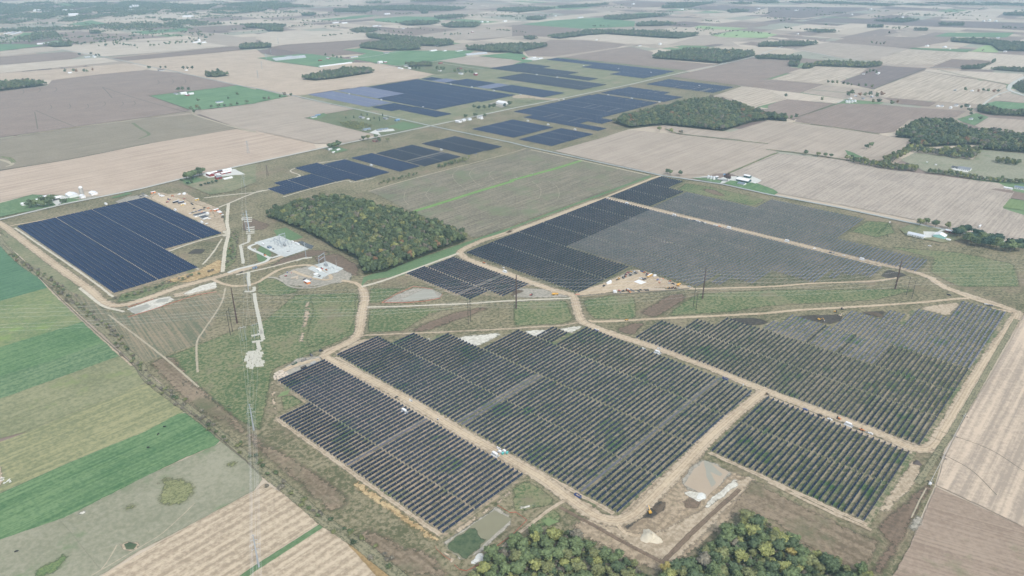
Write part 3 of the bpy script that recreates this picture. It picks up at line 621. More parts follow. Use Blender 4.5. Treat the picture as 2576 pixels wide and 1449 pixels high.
# lower left: hay strips and pasture
F(L_YGREEN, T(0, 2, (-300, 150), (0, 135), (470, 0), (830, 345), (0, 600), (-300, 700)))
F(L_TEAL, T(0, 1, (-300, 900), (0, 1030), (240, 1190), (480, 1449)), T(0, 2, (0, 135), (-300, 230)))
F(L_GREENB, T(0, 2, (-300, 700), (0, 600), (830, 345), (1200, 688), (0, 1120), (-300, 1230)))
F(L_GREEN, T(0, 2, (-300, 960), (0, 890), (500, 740), (1060, 548), (1200, 688), (0, 1120), (-300, 1230)))
F(L_OLIVE, T(0, 2, (-300, 1230), (0, 1120), (1200, 688), (1330, 785), (1500, 945), (1380, 990), (760, 1250), (280, 1449)), T(0, 3, (-300, 140)))
F(L_OLIVEY, T(0, 3, (-300, 140), (0, 105)), T(0, 2, (280, 1449), (760, 1250), (1380, 990), (1510, 950), (1880, 1240), (1460, 1449)), T(0, 3, (700, 320), (0, 620), (-300, 740)))
F(L_GREENB, T(0, 3, (-300, 740), (0, 622), (690, 315), (1250, 85)), T(0, 2, (1460, 1449), (1790, 1270), (1910, 1255), (2140, 1449)), T(0, 3, (2230, 75), (2170, 140), (1880, 255), (1500, 435), (1000, 690), (640, 870), (100, 1055), (-300, 1190)))
F(L_PAST, T(0, 3, (-300, 1190), (100, 1055), (640, 870), (1500, 435), (2170, 140), (2250, 85), (2576, 350)), T(1, 3, (70, 480)), T(0, 3, (2560, 590), (1870, 965), (1400, 1200), (980, 1470), (700, 1800), (-300, 1800)))
F(L_TAN_BAND, T(0, 3, (1000, 1470), (1870, 965), (2576, 590)), T(1, 3, (90, 512), (230, 600), (660, 905), (0, 1330)), T(0, 3, (2300, 1520), (1800, 1800), (700, 1800)))
F(L_TAN_BAND, T(1, 3, (690, 945), (790, 990), (880, 1080), (1010, 1230), (1250, 1500), (1500, 1800), (-900, 1800), (-200, 1520), (0, 1400)))
F(L_ORANGE, T(1, 3, (880, 1080), (960, 1100), (1300, 1380), (1620, 1700), (1480, 1800), (1250, 1500), (1010, 1230)))
F(L_LAWN, T(1, 3, (735, 872), (785, 895), (0, 1405)), T(0, 3, (2300, 1600), (2200, 1600)), T(1, 3, (0, 1340)), jit=.4)
for pts in (T(0, 3, (1520, 450), (1720, 400), (1830, 470), (1980, 490), (2000, 640), (1830, 760), (1650, 860), (1400, 1080), (1320, 1040), (1620, 770), (1540, 680), (1600, 540)),
            T(0, 3, (1260, 730), (1480, 620), (1560, 640), (1400, 740), (1280, 900), (1150, 1010), (1080, 970)),
            T(0, 3, (1880, 830), (2080, 690), (2210, 740), (1900, 930)), T(0, 3, (2100, 460), (2340, 240), (2460, 310), (2260, 400), (2130, 480))):
    patch('weeds', pts, L_WEED, 5, 5)
for pts in (T(0, 3, (560, 930), (700, 920), (850, 1080), (1010, 1330), (960, 1420), (880, 1330), (700, 1060)),
            T(0, 3, (200, 1200), (470, 1060), (520, 1080), (300, 1220)), T(0, 3, (200, 1449), (500, 1300), (720, 1160), (780, 1200), (600, 1400), (420, 1500)),
            T(0, 3, (920, 720), (1320, 560), (1330, 590), (1020, 730)), T(0, 3, (1210, 1300), (1600, 1090), (1600, 1110), (1250, 1330))):
    patch('weeds', pts, L_WEEDG, 2.5, 4)
patch('soil', T(0, 3, (690, 860), (860, 780), (960, 770), (800, 850)), L_LIME_D, 1, 2)
patch('soil', T(0, 3, (-100, 340), (40, 340), (50, 560), (-100, 580)), L_DUSTY, 1, 3)
patch('soil', T(0, 3, (1190, 1140), (1290, 1095), (1440, 1110), (1390, 1180), (1300, 1220), (1220, 1190)), L_DUSTY, 1, 2)
patch('pond', T(0, 3, (1250, 1130), (1310, 1105), (1390, 1130), (1350, 1190), (1270, 1190)), L_WATERY, .8, 2)
patch('weeds', T(1, 3, (600, 715), (640, 720), (790, 840), (770, 865), (650, 790)), L_GOLD, 1, 2)
strip('path', T(0, 3, (1960, 720), (1850, 830), (1640, 1020), (1500, 1110), (1010, 1400)), 1.2, L_TRACKP, .3)
strip('path', T(0, 3, (1180, 1140), (1100, 1280), (1020, 1390), (920, 1449)), 1.5, L_TRACKP, .3)
strip('ditch', T(0, 2, (480, -10), (790, 275), (900, 385), (1060, 535), (1150, 625), (1330, 785)), 3.4, L_DUSTY, .8)
strip('ditch', T(0, 1, (-60, 900), (130, 1120), (330, 1280), (600, 1440)) + T(0, 2, (800, 210), (1000, 390), (1250, 620), (1400, 760), (1500, 930), (1900, 1230), (2180, 1449)) + T(0, 3, (2250, 60), (2576, 330)) + T(1, 3, (330, 600), (690, 900), (1030, 1130), (1500, 1500), (1700, 1660)), 13, L_DITCH, 1.5, feather=.6)
strip('ditch', T(0, 1, (20, 1010), (240, 1190), (500, 1449)) + T(0, 2, (620, 120), (960, 440), (1330, 770), (1430, 880), (1880, 1235), (2140, 1449)) + T(0, 3, (2240, 90), (2560, 370)), 1.6, L_TRACKD, .4)
# right bottom
F(L_TAN_BAND_B, T(3, 2, (2580, 240), (2576, 300), (2280, 820), (2000, 1270)), T(3, 3, (1790, 240), (1690, 540), (2250, 800), (2550, 950), (2900, 1100), (2900, -600)), T(3, 2, (2900, 200)))
F(land('field_lower_right', al(150, 128, 112), al(174, 152, 134), ang=R(-27), w=2.5, ln=200, streak=.6, broad=.4, fine=.35, pcol=al(132, 128, 98), pscale=.012, plo=.58, phi=.72),
  T(3, 3, (1690, 560), (2250, 815), (2576, 965), (3000, 1150), (3000, 1900), (1100, 1900), (1260, 1449), (1400, 1200), (1560, 860)))
patch('soil', T(3, 3, (1590, 700), (1650, 700), (1560, 900), (1420, 1200), (1300, 1449), (1200, 1449), (1320, 1150), (1450, 850)), L_GREYD, 2, 4)
for q in ((1500, 915), (1470, 1010), (1360, 1110), (1260, 1190), (1290, 1300)):
    patch('weeds', T(3, 3, (q[0] - 60, q[1] - 25), (q[0] + 60, q[1] - 20), (q[0] + 45, q[1] + 35), (q[0] - 50, q[1] + 25)), L_WEEDG, 1.5, 3)
strip('ditch', T(3, 2, (2500, 320), (2330, 620), (2080, 1060), (1850, 1449)) + T(3, 3, (1760, 130), (1560, 440), (1500, 520)), 8, L_DITCH, 1.0, feather=.6)
strip('path', T(3, 3, (1590, 570), (1520, 700), (1440, 870)), 1.5, L_TRACKP, .4)
for a, b in (((1740, 0), (2576, 400)), ((1640, 170), (2300, 640))):
    strip('path', T(3, 3, a, ((a[0] + b[0]) / 2 + 60, (a[1] + b[1]) / 2 - 25), b), .9, L_TRACKD, .2)
# centre: grey-green stubble with the green track
F(L_GREYGRN, T(1, 1, (1140, 478), (1500, 370), (2576, 110)), T(2, 1, (160, 50), (820, 190), (1385, 318), (0, 825)), T(1, 1, (2250, 935), (2170, 940), (1990, 840), (1520, 665), (1280, 540)))
strip('path', T(1, 1, (1600, 678), (1900, 585), (2200, 490), (2576, 378)) + T(2, 1, (0, 368), (400, 260), (710, 165)), 12, L_LIMET, .8)
strip('path', T(1, 1, (1130, 480), (1600, 345), (2200, 190), (2576, 90)) + T(2, 1, (150, 42)), 4, L_TRACKP, .5)
strip('path', T(2, 1, (190, 60), (820, 195), (1380, 318)), 6, L_TRACKP, .6)
for a in (T(1, 1, (2040, 250), (1980, 310), (2010, 380), (2120, 470)), T(1, 1, (2210, 230), (2150, 300), (2190, 370), (2280, 440)), T(1, 1, (2420, 250), (2350, 300), (2390, 360), (2450, 400)),
          T(1, 1, (1500, 490), (1490, 560), (1540, 620)), T(1, 1, (1760, 440), (1710, 510), (1750, 570)), T(2, 1, (360, 370), (450, 430), (475, 500), (460, 560)), T(2, 1, (200, 380), (280, 440), (290, 500), (270, 550))):
    strip('path', a, .8, L_TRACKP, .2)
# right: two wide stubble fields and the fields beyond
F(L_GREYTAN, T(2, 1, (430, 72)), T(2, 0, (1190, 1310), (1600, 1350), (2100, 1395), (2576, 1445)), T(3, 1, (95, 92)), T(2, 1, (2180, 298), (1600, 318), (1500, 312)))
F(L_EAST, T(2, 1, (2190, 300), (2576, 130)), T(3, 1, (105, 95), (750, 165), (1500, 295), (2320, 395), (2480, 480), (2440, 550), (2360, 650), (2700, 760), (2700, 1070), (2100, 915), (1470, 765), (740, 615), (0, 480)), T(2, 1, (2480, 450), (2400, 370)))
F(L_GREYTAN, T(2, 0, (1530, 1265), (2200, 1330)), T(3, 0, (0, 1215), (250, 1235), (700, 1290), (1110, 1352), (1240, 1380), (1480, 1400), (1440, 1449)), T(3, 1, (1200, 130), (900, 135), (660, 145), (100, 70), (0, 55)), T(2, 0, (2300, 1410), (1600, 1340)))
patch('field', T(3, 1, (770, 60), (860, 90), (960, 140), (880, 135), (800, 110)), L_LAWN, 1)
F(L_BEAN, T(3, 0, (270, 1225), (310, 1180), (720, 1045), (1100, 1050), (1420, 1080), (2000, 1118), (1900, 1180), (1420, 1205), (1270, 1330), (1110, 1345)))
F(L_BEAN, T(3, 0, (0, 1060), (180, 998), (660, 1045), (310, 1175), (260, 1215), (0, 1120)))
F(L_PALESTR, T(3, 0, (1060, 905), (1560, 715), (2400, 855), (2390, 910), (2280, 975), (2160, 1058), (1500, 1010), (1160, 980)))
F(L_DARKB, T(3, 0, (720, 825), (930, 750), (1170, 665), (1600, 688), (1060, 900)))
F(L_PALESTR, T(3, 0, (30, 800), (340, 705), (500, 665), (1000, 690), (910, 755), (700, 820), (580, 850)))
F(L_BEAN, T(3, 0, (-100, 800), (30, 800), (560, 853), (320, 938), (-100, 895)))
F(L_PALE, T(3, 0, (0, 905), (330, 940), (770, 1000), (690, 1045), (190, 1000), (0, 1050)))
F(L_GREYTAN, T(3, 0, (340, 935), (560, 858), (1060, 905), (1160, 980), (1700, 1060), (1650, 1070), (780, 1000)))
F(L_PALE, T(3, 0, (1590, 700), (2576, 745), (2560, 790), (2400, 850), (2000, 780), (1570, 715)))
F(L_BROWN, T(3, 0, (1150, 985), (1400, 1000), (1700, 1035), (1620, 1075), (1320, 1050)))
F(L_GREYTAN, T(3, 0, (240, 500), (600, 425), (1250, 475), (1400, 492), (1080, 605), (850, 605), (520, 545)))
F(L_BEAN, T(3, 0, (600, 428), (900, 358), (1840, 385), (1800, 425), (1690, 440), (1500, 480), (1240, 472)))
F(L_PALESTR, T(3, 0, (1080, 608), (1400, 495), (1980, 530), (1860, 590), (1700, 655), (1160, 650)))
F(L_PALE, T(3, 0, (1860, 588), (2020, 525), (2700, 565), (2700, 710), (2140, 700), (2280, 615)))
F(L_BROWN, T(3, 0, (1620, 685), (1850, 595), (2240, 615), (2140, 695)))
F(L_DARKB, T(3, 0, (350, 218), (560, 176), (1060, 192), (1540, 200), (2150, 218), (2700, 235), (2700, 300), (1700, 272), (1000, 242)))
F(L_PALE, T(3, 0, (1430, 118), (1900, 126), (1720, 170), (1430, 148)))
F(L_PALE, T(3, 0, (1740, 172), (1930, 130), (2350, 140), (2260, 198), (2150, 208)))
F(L_DARKB, T(3, 0, (0, 68), (1000, 76), (740, 140), (330, 186), (100, 172), (0, 150)))
F(L_PALE, T(3, 0, (0, 46), (1080, 60), (1000, 74), (0, 66)))
F(L_GREENF, T(3, 0, (1670, 368), (1800, 330), (2480, 330), (2400, 378)))
F(L_PALE, T(3, 0, (2400, 32), (2480, 0), (2700, -5), (2700, 36)))
F(L_LAWN, T(3, 0, (1420, 495), (1450, 482), (2060, 498), (2000, 528)))
F(L_PALEGRN, T(3, 0, (2040, 520), (2190, 455), (2330, 458), (2310, 530)))
F(L_GREENF, T(3, 0, (2160, 1055), (2290, 1020), (2700, 1050), (2700, 1110), (2260, 1090)))
F(L_GREYTAN, T(3, 0, (2260, 1010), (2400, 935), (2700, 1000), (2700, 1048)))
F(L_GREYTAN, T(3, 0, (2080, 1270), (2220, 1185), (2700, 1220), (2700, 1380), (2260, 1330)))
F(L_GREEN, T(3, 0, (1900, 1200), (2100, 1140), (2220, 1180), (2080, 1265), (1960, 1230)))
F(L_PAST, T(3, 1, (1330, 160), (1480, 90), (1800, 120), (2060, 160), (2150, 60), (2700, 110), (2700, 400), (2250, 375), (1600, 290), (1500, 240)))
patch('soil', T(3, 1, (2240, 460), (2290, 450), (2480, 475), (2460, 500)), L_BROWN, 1)
patch('soil', T(3, 1, (2440, 550), (2480, 480), (2700, 520), (2700, 590)), L_BROWN, 1)
F(L_LIME, T(3, 1, (2360, 640), (2430, 555), (2700, 600), (2700, 690)))
F(L_PALEGRN, T(2, 0, (1990, 355), (2280, 308), (2576, 330)), T(3, 0, (0, 335), (100, 350), (0, 375)), T(2, 0, (2576, 384), (2100, 376)))
F(L_PALEGRN, T(2, 0, (1830, 280), (1880, 260), (2380, 285), (2250, 302), (1960, 295)))
F(L_BEAN, T(2, 0, (120, 512), (390, 400), (700, 405), (1150, 450), (1060, 482), (420, 572), (160, 565)))
F(L_BEAN, T(2, 0, (490, 582), (1060, 488), (1200, 470), (1420, 525), (1400, 585), (1700, 620), (2050, 652), (1760, 712), (1060, 640)))
F(L_GREYTAN, T(2, 0, (410, 572), (1050, 480), (1060, 488), (490, 582)))
F(L_BEAN, T(2, 0, (1600, 770), (2100, 660), (2410, 585), (2576, 590)), T(3, 0, (340, 640), (220, 680), (340, 690), (0, 795), (-100, 800)), T(2, 0, (2576, 895), (2290, 862)))
F(L_PALESTR, T(2, 0, (2070, 962), (2310, 872), (2576, 900)), T(3, 0, (0, 905), (190, 995), (0, 1050)), T(2, 0, (2430, 1085), (2250, 1010)))
F(L_PALE, T(2, 0, (540, 392), (850, 345), (950, 345), (1640, 395), (1900, 360), (2200, 380), (1850, 440), (1560, 452), (1130, 442), (950, 420)))
F(L_GREYTAN, T(2, 0, (1900, 355), (2100, 376), (2576, 386)), T(3, 0, (0, 378), (0, 420)), T(2, 0, (2210, 420), (2300, 470), (1840, 460), (1560, 455)))
F(L_DARKB, T(2, 0, (1925, 462), (2040, 444), (2140, 444), (2080, 466), (1980, 472)))
F(L_BROWN, T(2, 0, (0, 252), (250, 255), (690, 290), (700, 310), (350, 372), (100, 362), (0, 370)))
F(L_GREENF, T(2, 0, (90, 245), (420, 205), (900, 178), (1240, 212), (1230, 268), (700, 290), (250, 258)))
F(L_GREYTAN, T(2, 0, (1100, 205), (1400, 178), (1980, 185), (1650, 225), (1240, 215)))
F(L_BEAN, T(2, 0, (1660, 265), (2300, 220), (2576, 240)), T(3, 0, (0, 260)), T(2, 0, (2400, 283), (1870, 258)))
F(L_PALE, T(2, 0, (1980, 140), (2400, 150), (2200, 175), (1990, 160)))
F(L_DARKB, T(2, 0, (1700, 70), (2150, 62), (2576, 75), (2400, 130), (2160, 108), (1900, 95)))
F(L_BROWN, T(2, 0, (1000, 25), (1500, 20), (1540, 60), (1320, 75), (1160, 70)))
# top left and left
F(L_PINK, T(0, 1, (-300, 330), (0, 275), (700, 160), (1500, 0)), T(0, 0, (2380, 1300), (2576, 1340)), T(1, 0, (0, 1320), (580, 1449)), T(1, 1, (610, 42), (560, 62), (0, 188)), T(0, 1, (1840, 345), (1400, 455), (950, 545), (900, 470), (620, 510), (430, 515), (330, 512), (0, 580), (-300, 640)))
F(L_OLIVEBR, T(0, 0, (-300, 1480), (0, 1405), (760, 1290), (1200, 1222), (1930, 1152), (2380, 1298), (1500, 1449)), T(0, 1, (700, 160), (0, 270), (-300, 325)))
strip('path', T(0, 1, (-100, 150), (0, 160), (130, 205), (60, 230)), 10, L_TRACKP, 2)
strip('path', T(0, 1, (10, 130), (100, 150), (140, 190)), 12, L_SITEG, 2)
strip('path', T(0, 0, (1335, 1240), (1420, 1300), (1500, 1355), (1400, 1400)), 9, L_HOMEST, 1.5)
F(L_BEAN, T(0, 0, (-300, 970), (0, 920), (480, 865), (520, 810), (1000, 750), (1480, 705), (1560, 712), (1800, 735), (2380, 855), (1940, 915), (1490, 965), (1910, 1120), (1500, 1180), (760, 1278), (0, 1388), (-300, 1440)))
for a in (((1030, 878), (1400, 1000), (1870, 1130)), ((360, 1115), (560, 1200), (760, 1280)), ((1030, 878), (1080, 930), (1130, 990)), ((350, 1130), (365, 1210), (380, 1300))):
    strip('path', T(0, 0, *a), 3, L_TRACKD, .4)
for cx, cy in ((240, 925), (405, 905), (570, 900), (1060, 1045), (1240, 1045), (1360, 1040), (890, 1070), (710, 1070), (520, 1080), (1600, 830), (1745, 822), (1870, 820)):
    strip('path', T(0, 0, (cx - 12, cy - 20), (cx + 2, cy), (cx - 8, cy + 18), (cx - 30, cy + 28)), 2.2, L_TRACKD, .2)
F(L_GREENF, T(0, 0, (1500, 967), (1940, 917), (2390, 862), (2576, 905)), T(1, 0, (0, 895), (330, 970), (0, 1038)), T(0, 0, (2576, 1042), (2050, 1105), (1910, 1105)))
F(L_GREYTAN, T(0, 0, (2000, 1150), (2060, 1112), (2576, 1045)), T(1, 0, (0, 1040), (380, 978), (980, 1100), (820, 1128), (480, 1190), (690, 1235), (1200, 1362), (900, 1440), (600, 1449), (0, 1318)), T(0, 0, (2576, 1330), (2390, 1290)))
strip('path', T(0, 0, (-100, 1415), (0, 1400), (760, 1284), (1300, 1215), (1910, 1130), (1960, 1160), (2380, 1290), (2576, 1335)), 8, L_TRACKP, 1)
F(L_TAN, T(0, 0, (-300, 770), (0, 742), (700, 688), (1280, 640), (1500, 690), (1480, 705), (1000, 750), (520, 808), (420, 800), (0, 830), (-300, 850)))
F(L_PALE, T(0, 0, (-300, 690), (0, 658), (680, 602), (1050, 582), (1200, 622), (700, 672), (0, 738), (-300, 765)))
F(L_BEAN, T(0, 0, (-300, 600), (0, 575), (670, 520), (860, 552), (700, 600), (0, 655), (-300, 685)))
F(L_PALESTR, T(0, 0, (-300, 540), (0, 520), (430, 475), (630, 505), (0, 572), (-300, 595)))
F(L_PALE, T(0, 0, (545, 485), (750, 450), (1150, 420), (1900, 398), (2320, 468), (1600, 530), (1050, 570), (870, 550)))
F(L_BROWN, T(0, 0, (1130, 587), (1700, 530), (2320, 470), (2550, 490), (1900, 560), (1290, 612)))
F(L_TAN, T(0, 0, (1230, 618), (1290, 614), (2000, 550), (2576, 498)), T(1, 0, (160, 620), (640, 682), (1240, 642), (1480, 690), (1780, 748), (1640, 792), (770, 913), (430, 960), (330, 965), (0, 890)), T(0, 0, (2576, 895), (2390, 855), (1780, 722), (1420, 655)))
F(L_GREYTAN, T(0, 0, (1150, 420), (1880, 395), (2100, 390), (2576, 370), (2576, 468), (2320, 468), (1900, 400), (1400, 425)))
F(L_GREENF, T(0, 0, (1310, 325), (1460, 310), (2270, 255), (2500, 268), (1450, 345)))
F(L_GREENF, T(0, 0, (690, 245), (920, 205), (1130, 250), (870, 262)))
F(L_PALE, T(0, 0, (1140, 182), (1520, 140), (1920, 122), (2020, 150), (1700, 190)))
F(L_BROWN, T(0, 0, (1880, 280), (2576, 240), (2576, 300), (1900, 330)))
F(L_BEAN, T(0, 0, (570, 330), (880, 320), (1180, 345), (1480, 355), (1720, 375), (1300, 395), (820, 440), (740, 430), (640, 380)))
F(L_GREENF, T(0, 0, (-100, 450), (0, 445), (230, 445), (450, 460), (0, 515)))
F(L_GREENF, T(0, 0, (100, 400), (240, 330), (560, 340), (300, 400)))
F(L_GREENF, T(0, 0, (300, 450), (560, 410), (780, 430), (640, 440), (400, 440)))
F(L_PALE, T(0, 0, (560, 280), (680, 245), (820, 265), (760, 285)))
F(L_BROWN, T(1, 0, (110, 490), (300, 452), (1160, 395), (1310, 418), (1040, 468), (870, 500), (1110, 540), (680, 570), (180, 490)))
F(L_GREENF, T(1, 0, (10, 585), (440, 545), (560, 545), (1000, 610), (960, 632), (1230, 640), (640, 682), (160, 618)))
F(L_GREENF, T(1, 0, (870, 502), (1040, 488), (1300, 530), (1450, 512), (2200, 510), (2100, 570), (1850, 612), (1420, 665), (1240, 640), (940, 592), (1110, 542)))
F(L_GREENF, T(1, 0, (2230, 565), (2576, 530)), T(2, 0, (0, 540), (110, 545), (210, 618), (0, 655)), T(1, 0, (2576, 600)))
F(L_GREYTAN, T(1, 0, (1860, 612), (2160, 568), (2576, 602)), T(2, 0, (100, 620), (0, 655)), T(1, 0, (2400, 682), (1880, 627)))
F(L_HOMEST, T(1, 0, (1420, 665), (1850, 615), (2400, 690), (1840, 745), (1780, 748), (1480, 690)))
F(L_TAN, T(1, 0, (650, 680), (960, 632), (1150, 632), (1220, 650), (880, 690), (700, 700)))
F(L_GREYTAN, T(1, 0, (1200, 325), (1600, 290), (2000, 290), (2576, 300)), T(2, 0, (0, 370)), T(1, 0, (2100, 400), (1950, 415), (1500, 365)))
F(L_BROWN, T(1, 0, (1240, 300), (1450, 285), (1680, 275), (2050, 300), (1600, 360), (1300, 330)))
F(L_PALE, T(1, 0, (0, 350), (160, 320), (900, 310), (1100, 335), (1110, 370), (1160, 395), (300, 450), (110, 480)))
F(L_GREENF, T(1, 0, (600, 200), (1000, 165), (1240, 152), (1000, 190), (700, 205)))
F(L_GREENF, T(1, 0, (1180, 190), (1500, 165), (1780, 172), (1960, 195), (1450, 235), (1200, 215)))
F(L_HOMEST, T(1, 0, (490, 1190), (820, 1130), (1000, 1102), (1120, 1130), (1750, 1265), (1260, 1370), (900, 1290), (690, 1235)))
patch('lawn', T(1, 0, (1330, 1275), (1480, 1230), (1690, 1272), (1480, 1315)), L_LAWN, 1)
patch('lawn', T(1, 0, (520, 1190), (680, 1140), (720, 1160), (600, 1210)), L_LAWN, 1)
# farmyards
patch('lawn', T(0, 1, (0, 600), (330, 512), (440, 520), (600, 520), (950, 545), (640, 605), (0, 740), (-200, 790)), L_GREEN, 1)
patch('lawn', T(0, 1, (80, 610), (250, 570), (560, 600), (560, 630), (220, 695)), L_LAWN, 1)
patch('yard', T(0, 1, (480, 545), (620, 520), (700, 545), (640, 560), (610, 610), (570, 625)), L_CONC, 1)
patch('yard', T(0, 1, (730, 550), (860, 540), (960, 520), (1030, 530), (880, 560), (800, 565)), L_GREYD, 1, 2)
patch('grassland', T(0, 1, (1110, 545), (1290, 490), (1330, 505), (1160, 550)), L_LAWN, 1)
patch('lawn', T(0, 1, (1790, 380), (1880, 340), (2060, 310), (2576, 200), (2576, 390), (2340, 480), (2120, 515), (1900, 430)), L_SITEF, 1)
patch('lawn', T(0, 1, (1830, 370), (1960, 330), (2060, 370), (1880, 415)), L_LAWN, 1)
patch('yard', T(0, 1, (2040, 320), (2070, 290), (2360, 255), (2470, 310), (2340, 320), (2100, 345)), L_CONC, 1)
patch('lawn', T(1, 1, (690, 50), (820, 30), (930, 65), (800, 95)), L_LAWN, 1)
patch('lawn', T(2, 1, (1800, 345), (1960, 345), (2120, 375), (2090, 400), (1950, 375)), L_LAWN, 1)
patch('lawn', T(2, 1, (2130, 400), (2250, 350), (2420, 385), (2576, 440)) + T(3, 1, (50, 460), (100, 490), (60, 520)) + T(2, 1, (2500, 490)), L_GREENB, 1)
patch('yard', T(2, 1, (1810, 345), (1950, 330), (2100, 350), (2140, 330), (2420, 330), (2510, 370), (2470, 400), (2200, 370), (2130, 400), (2090, 405), (2120, 370), (1960, 340)), L_CONC, .8)
patch('lawn', T(3, 1, (1320, 860), (1480, 800), (1720, 850), (1960, 960), (1760, 1000), (1400, 930)), L_SITEF, 1)
patch('yard', T(3, 1, (1560, 885), (1700, 890), (1760, 860), (1790, 870), (1700, 905), (1640, 945), (1570, 950)), L_CONC, .8)
patch('yard', T(3, 1, (1840, 250), (1920, 240), (2030, 260), (2010, 290), (1900, 275)), L_CONC, .6)
patch('yard', T(1, 0, (1140, 1340), (1200, 1310), (1380, 1300), (1400, 1320), (1230, 1335), (1260, 1368)), L_CONC, .8)
patch('yard', T(1, 0, (2340, 1045), (2440, 1020), (2540, 1060), (2470, 1090)), L_GREYD, .8, 2)
patch('yard', T(2, 0, (120, 600), (200, 575), (330, 590), (240, 610)), L_CONC, 1)
patch('soil', T(2, 0, (0, 965), (110, 955), (300, 985), (480, 995), (480, 1010), (350, 1010), (0, 990)), L_DUSTY, 1, 3)
patch('grassland', T(2, 0, (30, 990), (240, 990), (200, 1030), (60, 1040)), L_SITEF, 1)
# public roads
RA = T(0, 1, (-200, 815), (0, 765), (640, 610), (1400, 459), (1840, 350), (2576, 190)) + T(1, 1, (690, 40)) + T(1, 0, (1400, 1345), (1760, 1270), (2576, 1095)) + T(2, 0, (480, 1000), (1180, 855), (1590, 760), (2110, 650), (2410, 578)) + T(3, 0, (60, 500), (280, 420))
strip('road', RA, 8.5, L_ROAD, .3, smooth=False)
RB = T(0, 0, (530, 482), (1050, 575), (1500, 670), (1800, 730), (2390, 860)) + T(1, 0, (0, 890), (400, 970), (1050, 1110), (1760, 1270), (2220, 1365), (2576, 1440)) + T(2, 1, (170, 35), (820, 175), (1500, 320), (2130, 410), (2576, 510)) + T(3, 1, (740, 650), (1470, 805), (2100, 928), (2800, 1075))
strip('road', RB, 8.0, L_ROADG, .3, smooth=False)
for pts, w in ((T(1, 0, (880, 600), (1160, 570), (1450, 520), (1900, 470), (2100, 490)), 6), (T(1, 0, (1240, 700), (1420, 665), (1850, 612), (2160, 567)), 6), (T(1, 0, (1880, 640), (2150, 680), (2290, 695)), 5),
               (T(3, 0, (1160, 655), (1500, 670), (2200, 705), (2700, 755)), 9), (T(3, 0, (2700, 1000), (2450, 920), (2430, 880), (2480, 830), (2700, 720)), 16), (T(3, 0, (2160, 1058), (2300, 960), (2440, 915)), 8),
               (T(3, 0, (350, 215), (700, 155), (1180, 75)), 10), (T(3, 0, (700, 1040), (780, 1010), (900, 1035)), 6), (T(3, 0, (240, 490), (500, 540), (720, 585), (900, 600)), 8), (T(1, 0, (2360, 690), (2576, 660)), 6), (T(2, 0, (2080, 650), (2380, 575), (2440, 575)), 6)):
    strip('road', pts, w, L_ROAD, .3)
for pts, mt in ((T(3, 0, (300, 1180), (680, 1050)), L_TRACKD), (T(3, 0, (250, 1235), (700, 1290), (1120, 1355)), L_SITEG), (T(3, 0, (430, 905), (820, 940)), L_LAWN), (T(3, 0, (1060, 900), (1590, 690)), L_TRACKD),
            (T(2, 1, (2180, 298), (2576, 128)) + T(3, 1, (100, 90)), L_SITEG), (T(3, 1, (-20, 58), (400, 105), (820, 170)), L_SITEG), (T(2, 0, (1540, 1300), (1700, 1350), (2200, 1410), (2576, 1449)), L_SITEG), (T(0, 1, (0, 270), (700, 158), (1500, -2)), L_TRACKD),
            (T(0, 0, (1500, 967), (1900, 1105)), L_TRACKD), (T(0, 0, (1100, 570), (1700, 522), (2310, 466)), L_TRACKD), (T(1, 0, (20, 588), (640, 682)), L_TRACKD), (T(1, 0, (870, 502), (1110, 542)), L_TRACKD), (T(3, 0, (1700, 700), (2000, 770), (2400, 850)), L_HOMEST), (T(2, 0, (490, 580), (1060, 640), (1760, 714)), L_LAWN)):
    strip('verge', pts, 6, mt, .5)
# land beyond the mapped fields: paler and browner fields by the horizon come from the far farmland sheet itself
# ------------------------------------------------------------ solar trackers, placed on the survey grid
PITCH_T = 5.935
def pv(name, c1, c2):
    M = bpy.data.materials.new(name); M.use_nodes = True
    nt = M.node_tree; N, L = nt.nodes, nt.links; p = N['Principled BSDF']
    p.inputs['Roughness'].default_value = .15; p.inputs['Specular IOR Level'].default_value = .28
    geo = N.new('ShaderNodeNewGeometry'); mp = N.new('ShaderNodeMapping'); mp.vector_type = 'TEXTURE'; mp.inputs['Rotation'].default_value = (0, 0, ROWANG)
    L.new(geo.outputs['Position'], mp.inputs['Vector'])
    n = N.new('ShaderNodeTexNoise'); n.inputs['Scale'].default_value = .9; n.inputs['Detail'].default_value = 2; L.new(mp.outputs[0], n.inputs['Vector'])
    mx = N.new('ShaderNodeMix'); mx.data_type = 'RGBA'; mx.inputs[6].default_value = (*c1, 1); mx.inputs[7].default_value = (*c2, 1)
    L.new(n.outputs['Fac'], mx.inputs[0]); L.new(mx.outputs[2], p.inputs['Base Color'])
    return M
M_PV = pv('solar_glass', (.010, .017, .034), (.016, .027, .052))
M_PVF = pv('dusty_flat_glass', (.092, .098, .126), (.120, .127, .158))  # sky reflection of the flat rows painted as a lighter glass colour
M_PVP = pv('pale_blue_glass', (.10, .12, .20), (.13, .155, .25))  # far north rows: bright sky sheen painted into the glass colour
M_PVB = pv('blue_solar_glass', (.007, .019, .052), (.011, .029, .078))
M_STEEL = mat('galvanised_steel', (.5, .51, .52), rough=.45, metal=.4, spec=.5)
M_FRAME = mat('panel_underside', (.16, .17, .19), rough=.6)
TILT = R(57)
HUB, CHORD = 1.75, 2.35
